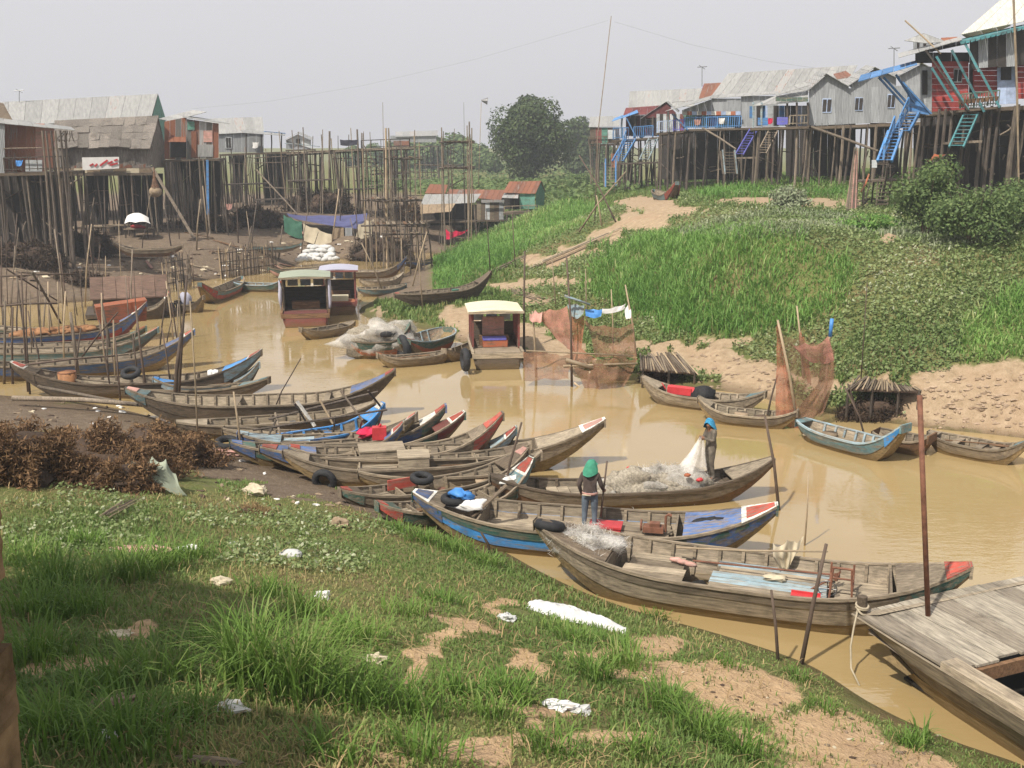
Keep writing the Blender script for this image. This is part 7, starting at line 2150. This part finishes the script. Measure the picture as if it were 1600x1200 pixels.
# washing on the verandas
for l, px, py, d_, mt in (('pink shirt hung on the blue veranda rail', 1090, 186, 82.5, 'pink'), ('white shirt hung on the blue veranda rail', 1128, 184, 81.5, 'white'), ('red cloth hung under the porch of the plain grey house', 1203, 184, 72.5, 'redcl'), ('dark cloth hung on the maroon house rail', 1003, 206, 97, 'shirtc'), ('blue cloth hung on the rusty panelled house', 30, 250, 62.5, 'bluepl'), ('white cloth hung over the plant covered deck', 399, 222, 94, 'white'), ('row of dark washing on the walkway rail', 545, 218, 91, 'shirtc'), ('pink cloth among the stilts of the patchwork house', 358, 318, 78, 'pink')):
    if mt == 'shirtc' and mt not in M:
        M[mt] = plain('dark washing', (.04, .04, .055), .9)
    w_ = 14 if 'row' in l else 5
    drape('hung_cloth', l, [[at(px - w_, py, d_), at(px, py + .5, d_), at(px + w_, py, d_)], [at(px - w_ + .5, py + 9, d_), at(px, py + 10, d_), at(px + w_ - 1, py + 8, d_)]], mt, cat='cloth', sag=.03, group='washing hung on the houses')
# ------------------------------------------------------------------ litter on the near bank
def litter(label, px, py, r, mat, seed, name='litter', cat='litter', flat=True, jit=.45, rot=0.0, lift=0.5, group='litter on the near bank'):
    p = T(px, py)
    o = MB().blob((0, 0, r[2] * lift), r, 18, 9, jit, seed=seed).build(name, M[mat], None, False, p)
    o.rotation_euler = (0, 0, rot)
    return tag(o, label, cat, group)
litter('crumpled white plastic bag at the foot of the tallest grass clump', 362, 1112, (.16, .10, .06), 'white', 1)
litter('torn white bag with grey folds beside the grass clump near the path', 872, 1106, (.18, .12, .05), 'white', 2)
litter('small grey silver bag end lying on the torn white bag', 905, 1114, (.12, .09, .05), 'sack', 5)
litter('small white tissue ball in the middle of the turf', 504, 936, (.10, .08, .08), 'white', 3)
litter('crumpled white wrapper beside the pink mat', 294, 860, (.16, .1, .06), 'white', 4)
litter('smooth grey stone lying in the turf', 455, 870, (.2, .14, .09), 'sack', 6, 'stone', 'stone', jit=.1)
litter('tan lump of earth in the turf', 345, 912, (.15, .12, .08), 'cream', 7, 'stone', 'stone', jit=.2)
litter('yellow white shell of plastic by the worn path', 588, 1034, (.11, .09, .06), 'cream', 8)
litter('clear plastic bag beside the big white sack', 790, 968, (.12, .1, .06), 'sack', 9)
litter('crushed brown cardboard in the shaded grass', 170, 1108, (.3, .13, .06), 'mat', 10, rot=.5)
litter('pale cardboard scrap above the crushed cardboard', 188, 992, (.14, .09, .03), 'cream', 11)
litter('faded pink mat half hidden by grass', 215, 862, (.55, .16, .06), 'pink', 12, 'mat', 'mat', jit=.2)
litter('white scraps in the shaded grass', 160, 1152, (.16, .08, .04), 'white', 13)
litter('cream cloth draped on the straw clump', 398, 772, (.26, .2, .16), 'cream', 14, 'cloth', 'cloth', jit=.3)
litter('grey driftwood lying at the edge of the grass', 315, 1192, (.35, .05, .04), 'grey', 15, 'driftwood', 'wood', jit=.1, rot=-.1)
litter('white scrap near the straw clump', 365, 850, (.07, .05, .03), 'white', 16)
litter('brown earth clod by the near shore', 530, 822, (.2, .14, .12), 'mat', 17, 'stone', 'stone', jit=.3)
k = 0
for (x0, x1, y0, y1, n, sz) in ((20, 420, 385, 440, 160, .2), (420, 660, 350, 405, 120, .2), (300, 640, 705, 790, 60, .09), (20, 260, 630, 665, 40, .1), (960, 1240, 1000, 1120, 30, .035), (1290, 1480, 1120, 1200, 25, .04)):
    mb = MB()
    c = T((x0 + x1) / 2, (y0 + y1) / 2)
    for _ in range(n):
        p = T(U(x0, x1), U(y0, y1)) - c
        mb.blob(p + Vector((0, 0, .01)), (sz * U(.4, 1.4), sz * U(.4, 1), sz * U(.2, .5)), 7, 4, .4, mi=rnd.choice([1, 1, 2, 3] if y0 > 990 else [0, 1, 1, 2, 3, 3]), seed=k)
        k += 1
    tag(mb.build('debris', [M['white'], M['mat'], M['cream'], M['brush']], None, False, c), 'scattered rubbish and stones along the bank', 'debris', None, 'stuff')
for (x0, x1, y0, y1, n, sz) in ((1080, 1230, 555, 615, 90, .08), (1440, 1600, 585, 672, 130, .09), (700, 830, 500, 555, 60, .08)):
    mb = MB()
    c = T((x0 + x1) / 2, (y0 + y1) / 2)
    for _ in range(n):
        p = T(U(x0, x1), U(y0, y1)) - c
        mb.blob(p, (sz * U(.4, 1.5), sz * U(.4, 1), sz * U(.3, .7)), 7, 4, .4, mi=rnd.choice([0, 0, 1]), seed=k)
        k += 1
    tag(mb.build('clay_clods', [M['clod'], M['clodd']], None, False, c), 'clods of dry clay on the cut bank', 'clods', None, 'stuff')
# big white sack
pa, pb = T(826, 948), T(978, 988)
sk = thing('rice_sack', 'big empty white woven sack lying on the near bank', 'sack', (pa + pb) / 2, math.atan2((pb - pa).y, (pb - pa).x))
Ls = (pb - pa).length
tilt = math.atan2((pb - pa).z, Ls)
def sackf(u, v):
    x = (u - .5) * Ls
    wd = .24 * (.85 + .3 * math.sin(u * 5.2 + .4)) * (1 if .04 < u < .97 else .8)
    y = (v - .5) * 2 * wd + .05 * math.sin(u * 4)
    hgt = .13 * (1 - abs(2 * v - 1) ** 2.2) * (.35 + .65 * math.sin(math.pi * min(1, u * 1.05)) ** .6)
    w = mnoise.noise(Vector((x * 4, y * 7, 2.2))) * .07 + abs(mnoise.noise(Vector((x * 9 + y * 7, y * 9, .2)))) * .05 + mnoise.noise(Vector((x * 22, y * 17, .2))) * .012
    return (x, y, hgt + w * (1 - abs(2 * v - 1)) + math.tan(tilt) * x + .02)
MB().grid(sackf, 80, 26).build('sack_sheet', M['sack'], sk, True)
MB().grid(lambda u, v: tuple(Vector(sackf(u, v)) * 1.0 - Vector((0, 0, .03 + .1 * (1 - abs(2 * v - 1)))))[::1], 12, 6).build('sack_underside', M['sack'], sk, True)
# green tarpaulin over the brush stump
p = T(258, 768)
drape('tarpaulin', 'olive tarpaulin draped over the end of the brush heap', [[p + Vector((-.75, .25, .62)), p + Vector((-.3, .2, .72)), p + Vector((.05, .05, .72)), p + Vector((.25, 0, .4))], [p + Vector((-.72, -.05, .5)), p + Vector((-.3, -.1, .62)), p + Vector((.08, -.1, .6)), p + Vector((.38, -.1, .15))], [p + Vector((-.7, -.25, .4)), p + Vector((-.3, -.3, .5)), p + Vector((.12, -.18, .1)), p + Vector((.5, -.15, -.05))]], 'olive', cat='tarpaulin')
# weathered pillar at the left edge
pl = thing('stone_pillar', 'weathered ochre pillar of rough blocks close on the left', 'pillar', (-2.12, 3.2, hz(-2.12, 3.2)), 0)
M['ochre'] = plain('weathered ochre block', (.19, .125, .07), .9, .2, 5, .6, .1, bump=1.0)
zb = hz(-2.12, 3.2)
for i, (z0, z1, x1, mt) in enumerate(((3.6, 6.5, .245, 'ochre'), (6.515, 6.8, .255, 'ochre'), (6.815, 7.05, .228, 'ochre'), (7.065, 7.25, .262, 'ochre'), (7.265, 7.42, .27, 'ochre'))):
    mb = MB()
    mb.grid(lambda u, v: (-.4 + u * (x1 + .4) + mnoise.noise(Vector((u * 3, v * 5, i * 2))) * .012, -.2 + mnoise.noise(Vector((u * 4, v * 4, i))) * .02, z0 - zb + v * (z1 - z0)), 8, 8)
    mb.grid(lambda u, v: (x1 + mnoise.noise(Vector((u * 3, v * 5, i * 2 + 9))) * .02, -.2 + .5 * u, z0 - zb + v * (z1 - z0)), 6, 8)
    mb.grid(lambda u, v: (-.4 + u * (x1 + .4), -.2 + .5 * v, z1 - zb), 3, 3)
    mb.build('block', M[mt], pl)
# wires across the sky
for l, a, b_, s in (('thin wire strung from the tall mast to the left', at(950, 32, 57), at(300, 170, 80), .8), ('thin wire strung from the tall mast to the red house', at(960, 34, 57), at(1420, 118, 60), .6)):
    tag(MB().tube([Vector()] + [(b_ - a) * t - Vector((0, 0, s * 4 * t * (1 - t))) for t in (.25, .5, .75, 1)], .004, 4).build('overhead_wire', M['steel'], None, False, a), l, 'wire')
# TV aerials
for l, px, d_, y0, y1 in (('small aerial on the long pale roof', 30, 86, 142, 160), ('small aerial above the blue veranda house', 1097, 88, 105, 135), ('thin aerial behind the blue porch roof', 1397, 74, 76, 105)):
    p, q = at(px, y1, d_), at(px, y0, d_)
    tag(MB().tube([Vector(), q - p], .03, 5).tube([q - p + Vector((-.4, 0, 0)), q - p + Vector((.4, 0, .05))], .03, 5).tube([q - p + Vector((-.25, 0, .15)), q - p + Vector((.25, 0, -.15))], .025, 5).build('roof_aerial', M['steel'], None, False, p), l, 'aerial', 'aerials on the roofs')
# a moored blue boat and firewood in front of the far houses
boat('b50', 'dark blue boat with a red end beached below the maroon house', (1022, 296, .5), (1058, 284, 1.5), 1.4, .5, [(0, .5, 'greyd'), (.5, 1, 'pteal')], dz='g', tipB=tp('pred', 'pred', None, ln=.2, side='pred'), ribs=3, hi=False, group='boats drawn up on the mud')
bundle('stack of cut branches in front of the blue veranda house', (1085, 288), (1150, 284), 26, 1.4, .06, 'stick')
bundle('pale bundle of canes standing near the blue stairs', (1326, 325), (1334, 322), 3, .3, .05)
rw = T(1330, 332)
cb = thing('cane_bundle', 'upright sheaf of pinkish canes tied together on the path', 'bamboo', rw, 0)
for k in range(16):
    a = k * .4
    MB().tube([(math.cos(a) * .28, math.sin(a) * .28, -.1), (math.cos(a) * .1, math.sin(a) * .1, U(2.4, 3.4))], [.05, .03], 5).build('cane', M[rnd.choice(['pink', 'postl', 'grey'])], cb)
h = House('stick_platform', 'rough platform of sticks beside the blue stairs', 1380, 280, 56, -.1, None, 'platform')
h.deck(1345, 282, 1408, 280, 1.6, .1, 0, 'postl')
h.stilts(1346, 1408, 282, 280, 6, (0, 1.5), .06, over=1.6)
h.braces(1340, 1410, 250, 318, 14, 0, 1.5, .045)
h.ladder((1380, 285, -.1), (1378, 322, -.5), .6, 'postl', 6, .03)
h.pole((1358, 272, 0), (1345, 300, -.2), .05, 'porange', 'orange_pole')
h.rect(1362, 250, 1370, 262, 0, 'pgw', 'board')
drape('hung_cloth', 'orange cloth hung by the bush under the red house', [[at(1450, 252, 57), at(1460, 240, 57), at(1478, 241, 57)], [at(1448, 252, 57), at(1461, 248, 57), at(1476, 243, 57)]], 'porange', cat='cloth', sag=.05)
# ------------------------------------------------------------------ people
M['skin'] = plain('brown skin', (.20, .10, .06), .6, .05, 8, .15)
M['shirt1'] = plain('dark brown shirt', (.07, .052, .045), .9, .05, 10, .3, bump=.5)
M['jean'] = plain('blue grey jeans', (.10, .125, .155), .9, .05, 8, .3, bump=.4)
M['camo'] = plain('mottled dark jacket', (.14, .12, .095), .9, .05, 7, .8, bump=.5)
M['scarfg'] = plain('green scarf', (.045, .22, .14), .85, .05, 9, .25, bump=.5)
M['scarfb'] = plain('blue checked scarf', (.04, .24, .42), .85, .05, 26, .55, bump=.5)
M['hair'] = plain('black hair', (.012, .010, .009), .7, .05)

def person(label, loc, H, rz, J, mats, fingers=True):
    """J: joint name -> (x,y,z) in body heights; one skin-modifier body"""
    E = [('pelvis', 'spine'), ('spine', 'chest'), ('chest', 'neck'), ('neck', 'jaw'), ('jaw', 'head'), ('jaw', 'nose')]
    for s in 'LR':
        E += [('chest', 'sh' + s), ('sh' + s, 'el' + s), ('el' + s, 'wr' + s), ('wr' + s, 'pa' + s), ('pelvis', 'hi' + s), ('hi' + s, 'kn' + s), ('kn' + s, 'an' + s), ('an' + s, 'to' + s)]
    Rr = dict(pelvis=.082, spine=.072, chest=.085, neck=.036, jaw=.046, head=.058, nose=.014)
    for s in 'LR':
        Rr.update({'sh' + s: .046, 'el' + s: .033, 'wr' + s: .022, 'pa' + s: .022, 'hi' + s: .066, 'kn' + s: .044, 'an' + s: .028, 'to' + s: .024})
    cls = {'jaw': 2, 'head': 2, 'nose': 2, 'neck': 2, 'paL': 2, 'paR': 2, 'hiL': 1, 'hiR': 1, 'knL': 1, 'knR': 1, 'anL': 1, 'anR': 1, 'toL': 2, 'toR': 2, 'pelvis': 1}
    J = {k: Vector(v) for k, v in J.items()}
    for s in 'LR':
        wr, el = J['wr' + s], J['el' + s]
        d = (wr - el).normalized()
        J['pa' + s] = wr + d * .035
        if fingers:
            side = d.cross(Vector((0, 1, 0)))
            side = side.normalized() if side.length > .1 else Vector((1, 0, 0))
            nrm_ = side.cross(d)
            for f in range(4):
                o = side * (.0125 * (f - 1.5))
                ln = (.030, .036, .034, .026)[f]
                n1, n2 = f'f{s}{f}a', f'f{s}{f}b'
                J[n1] = J['pa' + s] + o * 1.3 + d * ln * .7
                J[n2] = J[n1] + (d * .4 + nrm_ * .9).normalized() * ln * .7
                E += [('pa' + s, n1), (n1, n2)]
                Rr[n1], Rr[n2] = .0062, .0052
                cls[n1] = cls[n2] = 2
            n1, n2 = f'f{s}ta', f'f{s}tb'
            J[n1] = wr + d * .012 + side * .03
            J[n2] = J[n1] + (d + nrm_ * .6).normalized() * .028
            E += [('wr' + s, n1), (n1, n2)]
            Rr[n1], Rr[n2] = .008, .006
            cls[n1] = cls[n2] = 2
    names = ['pelvis'] + [k for k in J if k != 'pelvis']
    ix = {k: i for i, k in enumerate(names)}
    me = bpy.data.meshes.new('body_cage')
    me.from_pydata([J[k] * H for k in names], [(ix[a], ix[b]) for a, b in E], [])
    o = bpy.data.objects.new('body_cage', me)
    col.objects.link(o)
    md = o.modifiers.new('skin', 'SKIN')
    md.use_smooth_shade = True
    sv = me.skin_vertices[0].data
    for k in names:
        r_ = Rr[k] * H
        sv[ix[k]].radius = (r_ * (1.28 if k in ('chest', 'spine', 'pelvis') else 1), r_ * (.86 if k in ('chest', 'spine', 'pelvis') else 1))
        sv[ix[k]].use_root = k == 'pelvis'
    ms = o.modifiers.new('sub', 'SUBSURF'); ms.levels = ms.render_levels = 2
    dg = bpy.context.evaluated_depsgraph_get()
    bm_ = bpy.data.meshes.new_from_object(o.evaluated_get(dg))
    bpy.data.objects.remove(o)
    bm_.materials.clear()
    for m in mats:
        bm_.materials.append(M[m])
    segs = [(J[a] * H, J[b] * H, cls.get(a, 0), cls.get(b, 0)) for a, b in E]
    for p in bm_.polygons:
        c = p.center
        best, mi = 9, 0
        for a, b, ca, cb in segs:
            ab = b - a
            t = max(0, min(1, (c - a).dot(ab) / ab.length_squared))
            dd = (c - a - ab * t).length
            if dd < best:
                best, mi = dd, (ca if t < .5 else cb)
        p.material_index = mi
        p.use_smooth = True
    r = thing('person', label, 'person', loc, rz)
    b = bpy.data.objects.new('body', bm_)
    col.objects.link(b)
    b.parent = r
    h = J['head'] * H
    f = (J['nose'] - J['jaw']).normalized()
    sdv = Vector((f.y, -f.x, 0)).normalized()
    for s in (-1, 1):
        MB().blob(h + f * .052 * H + sdv * s * .02 * H - Vector((0, 0, .012 * H)), (.007, .007, .006), 8, 5, 0).build('eye', M['hair'], r, True)
    MB().tube([h + f * .05 * H - sdv * .016 * H - Vector((0, 0, .055 * H)), h + f * .053 * H - Vector((0, 0, .056 * H)), h + f * .05 * H + sdv * .016 * H - Vector((0, 0, .055 * H))], .005, 6).build('mouth', M['pmar'], r, True)
    return r, J, H

def scarf(r, J, H, mat, drop, front=.0, brim=.0):
    h = Vector(J['head']) * H
    f = (Vector(J['nose']) - Vector(J['jaw'])).normalized()
    sdv = Vector((f.y, -f.x, 0)).normalized()
    def fn(u, v):                                 # u around (0 = front), v from crown down
        a = 2 * math.pi * u
        face = max(0, math.cos(a))
        back = max(0, -math.cos(a))
        th = v * (1.55 - .55 * face ** 2)
        low = max(0, v - .6) / .4
        rad = .074 * H * math.sin(min(th, 1.5)) * (1 + .05 * math.sin(a * 5)) + low * (.012 + .022 * (1 - face)) * H
        z = .078 * H * math.cos(min(th, 1.57)) - low * drop * H * (1 - face ** 1.0 * (1 - front))
        return h + f * rad * math.cos(a) * (1.05) + sdv * rad * math.sin(a) + Vector((0, 0, z + .006 * H)) - f * low * back * .015 * H
    MB().grid(fn, 28, 12).build('head_scarf', M[mat], r, True)
    if brim:
        def bf(u, v):
            a = (u - .5) * 2.4
            rr_ = (.066 + v * brim) * H
            return h + f * rr_ * math.cos(a) + sdv * rr_ * math.sin(a) * .95 + Vector((0, 0, (.02 - v * .012) * H))
        MB().grid(bf, 14, 3).build('cap_brim', M[mat], r, True)

# fisher with the green scarf, back turned, standing in the striped boat
p1 = BO['stripe'].P(.50, -.15, .40)
p1 = BO['stripe'].P(.50, .15, .38)
H1 = 1.60
J1 = dict(pelvis=(0, 0, .53), spine=(.0, -.01, .63), chest=(.0, -.005, .745), neck=(.0, .01, .845), jaw=(.0, .02, .885), head=(.002, .018, .925), nose=(.022, .07, .905),
          shL=(-.105, 0, .805), elL=(-.148, -.03, .665), wrL=(-.125, .035, .545), shR=(.105, 0, .805), elR=(.15, .0, .665), wrR=(.175, .085, .575),
          hiL=(-.058, 0, .50), knL=(-.068, .012, .28), anL=(-.075, -.015, .045), toL=(-.085, .06, .018), hiR=(.058, 0, .50), knR=(.066, .02, .28), anR=(.07, -.01, .045), toR=(.085, .062, .018))
r1, J1, H1 = person('person in dark shirt, jeans and green headscarf standing back turned in the striped boat', p1, H1, -.15, J1, ['shirt1', 'jean', 'skin'])
scarf(r1, J1, H1, 'scarfg', .085, 0, .035)
MB().torus((0, -.004 * H1, .555 * H1), .098 * H1, .012 * H1, (0, .05, 1), 22, 6, sq=1.6).build('waist_cloth', M['pink'], r1, True)
MB().tube([(.02 * H1, -.105 * H1, .545 * H1), (-.1 * H1, -.1 * H1, .55 * H1)], [.02, .012], 6).build('knife_sheath', M['cream'], r1, True)
wrp = Vector(J1['wrR']) * H1
pw = Matrix.Rotation(-.15, 4, 'Z') @ wrp + p1
tp_, bt_ = pw + Vector((.08, .12, .62)), pw + Vector((-.05, -.05, -.6))
tag(MB().tube([Vector(), tp_ - bt_], [.022, .02], 7).build('punt_pole', M['stick'], None, True, bt_), 'dark pole held by the person in the green scarf', 'pole')

# fisher with the blue scarf, facing left, lifting the net
p2 = BO['net'].P(.775, .1, BO['net'].wkg(.8)[2] - .05)
H2 = 1.58
J2 = dict(pelvis=(.0, 0, .53), spine=(.01, .0, .63), chest=(.005, .0, .745), neck=(-.02, .0, .84), jaw=(-.035, 0, .878), head=(-.035, 0, .922), nose=(-.088, -.02, .895),
          shL=(.0, -.1, .80), elL=(-.045, -.125, .655), wrL=(-.155, -.06, .70), shR=(.01, .1, .80), elR=(-.05, .115, .655), wrR=(-.165, .03, .695),
          hiL=(-.005, -.058, .50), knL=(-.02, -.065, .28), anL=(.03, -.07, .045), toL=(-.05, -.08, .018), hiR=(.01, .058, .50), knR=(.0, .06, .28), anR=(.05, .06, .045), toR=(-.03, .07, .018))
r2, J2, H2 = person('person in mottled dark clothes and a blue headscarf lifting a net with both hands', p2, H2, .45, J2, ['camo', 'camo', 'skin'])
scarf(r2, J2, H2, 'scarfb', .10, .55)
hnd = p2 + Matrix.Rotation(.45, 3, 'Z') @ Vector((-.19, -.015, .72)) * H2
Yn = p2.y
V_ = lambda *a: hnd + Vector(a)
drape('lifted_net', 'white net hanging from the hands of the person in the blue scarf', [[V_(-.06, -.04, .02), V_(0, 0, .03), V_(.07, .02, 0)], [V_(-.3, -.05, -.4), V_(-.12, -.2, -.42), V_(.1, -.08, -.4)], [V_(-.62, -.05, -.82), V_(-.25, -.35, -.86), V_(.16, -.12, -.8)]], 'netw', wr=.07, sag=0, sub=16)
drape('lifted_net', 'inner fold of the white net held up over the heap', [[V_(-.04, .03, .02), V_(.02, .05, .02), V_(.06, .04, 0)], [V_(-.22, .12, -.4), V_(-.06, .1, -.4), V_(.1, .1, -.4)], [V_(-.5, .15, -.8), V_(-.15, .15, -.82), V_(.18, .12, -.8)]], 'netw', wr=.08, sag=0, sub=16)

# ------------------------------------------------------------------ neighbour's house outside the frame, left and behind: its shade falls on the near bank
h = thing('stilt_house', 'stilt house standing just left of the viewpoint with a tin roof', 'house', (-10.7, 2.6, hz(-10.7, 2.6)), 0.0, GLH)
zb = hz(-10.7, 2.6)
for sg in (-1, 1):
    for i in range(7):
        y0, y1 = -5.8 + 11.6 * i / 7, -5.8 + 11.6 * (i + 1) / 7 - .03
        MB().hexa([(sg * 3.6, y0, 6.3), (sg * 3.6, y1, 6.3), (0, y1, 8.3), (0, y0, 8.3), (sg * 3.6, y0, 6.36), (sg * 3.6, y1, 6.36), (0, y1, 8.36), (0, y0, 8.36)]).build('roof_sheet', M['tinl'], h)
for x0, x1, y0, y1 in ((-3.2, 3.2, -5.4, -5.35), (-3.2, 3.2, 5.35, 5.4), (-3.2, -3.15, -5.34, 5.34), (3.15, 3.2, -5.34, 5.34)):
    MB().box(x0, x1, y0, y1, 3.7, 6.5).build('wall', M['tinw'], h)
MB().box(-3.4, 3.4, -5.6, 5.6, 3.5, 3.69).build('deck', M['greyd'], h)
for x in (-3, 0, 3):
    for y in (-5.2, -1.8, 1.8, 5.2):
        MB().tube([(x, y, -.6), (x, y, 3.5)], [.13, .11], 7).build('stilt', M['post'], h)

for i in range(3):                                     # unseen porch roof added to cast shade on the lower left bank
    x0, x1 = 3.5 + .78 * i, 3.5 + .78 * (i + 1) - .03
    z0, z1 = 5.75 - .12 * i, 5.75 - .12 * (i + 1)
    MB().hexa([(x0, -5.6, z0), (x1, -5.6, z1), (x1, 2.5, z1), (x0, 2.5, z0), (x0, -5.6, z0 + .05), (x1, -5.6, z1 + .05), (x1, 2.5, z1 + .05), (x0, 2.5, z0 + .05)]).build('porch_roof_sheet', M['tinl'], h)
for y in (-5.3, -1.5, 2.3):  # posts of the added shade porch
    MB().tube([(5.7, y, -.6), (5.7, y, 5.42)], [.1, .09], 7).build('shade_porch_post', M['post'], h)
# ------------------------------------------------------------------ hazy air
hm_, nt_, b_ = _mat('haze')
nt_.nodes.remove(b_)
vol = nt_.nodes.new('ShaderNodeVolumePrincipled')
vol.inputs['Color'].default_value = (.88, .93, 1.0, 1)
vol.inputs['Density'].default_value = .0009
vol.inputs['Anisotropy'].default_value = .2
nt_.links.new(vol.outputs[0], nt_.nodes['Material Output'].inputs['Volume'])
hb_ = MB().box(-420, 420, -40, 420, -5, 32)
haze = tag(hb_.build('haze', hm_), None, None, None, 'stuff')
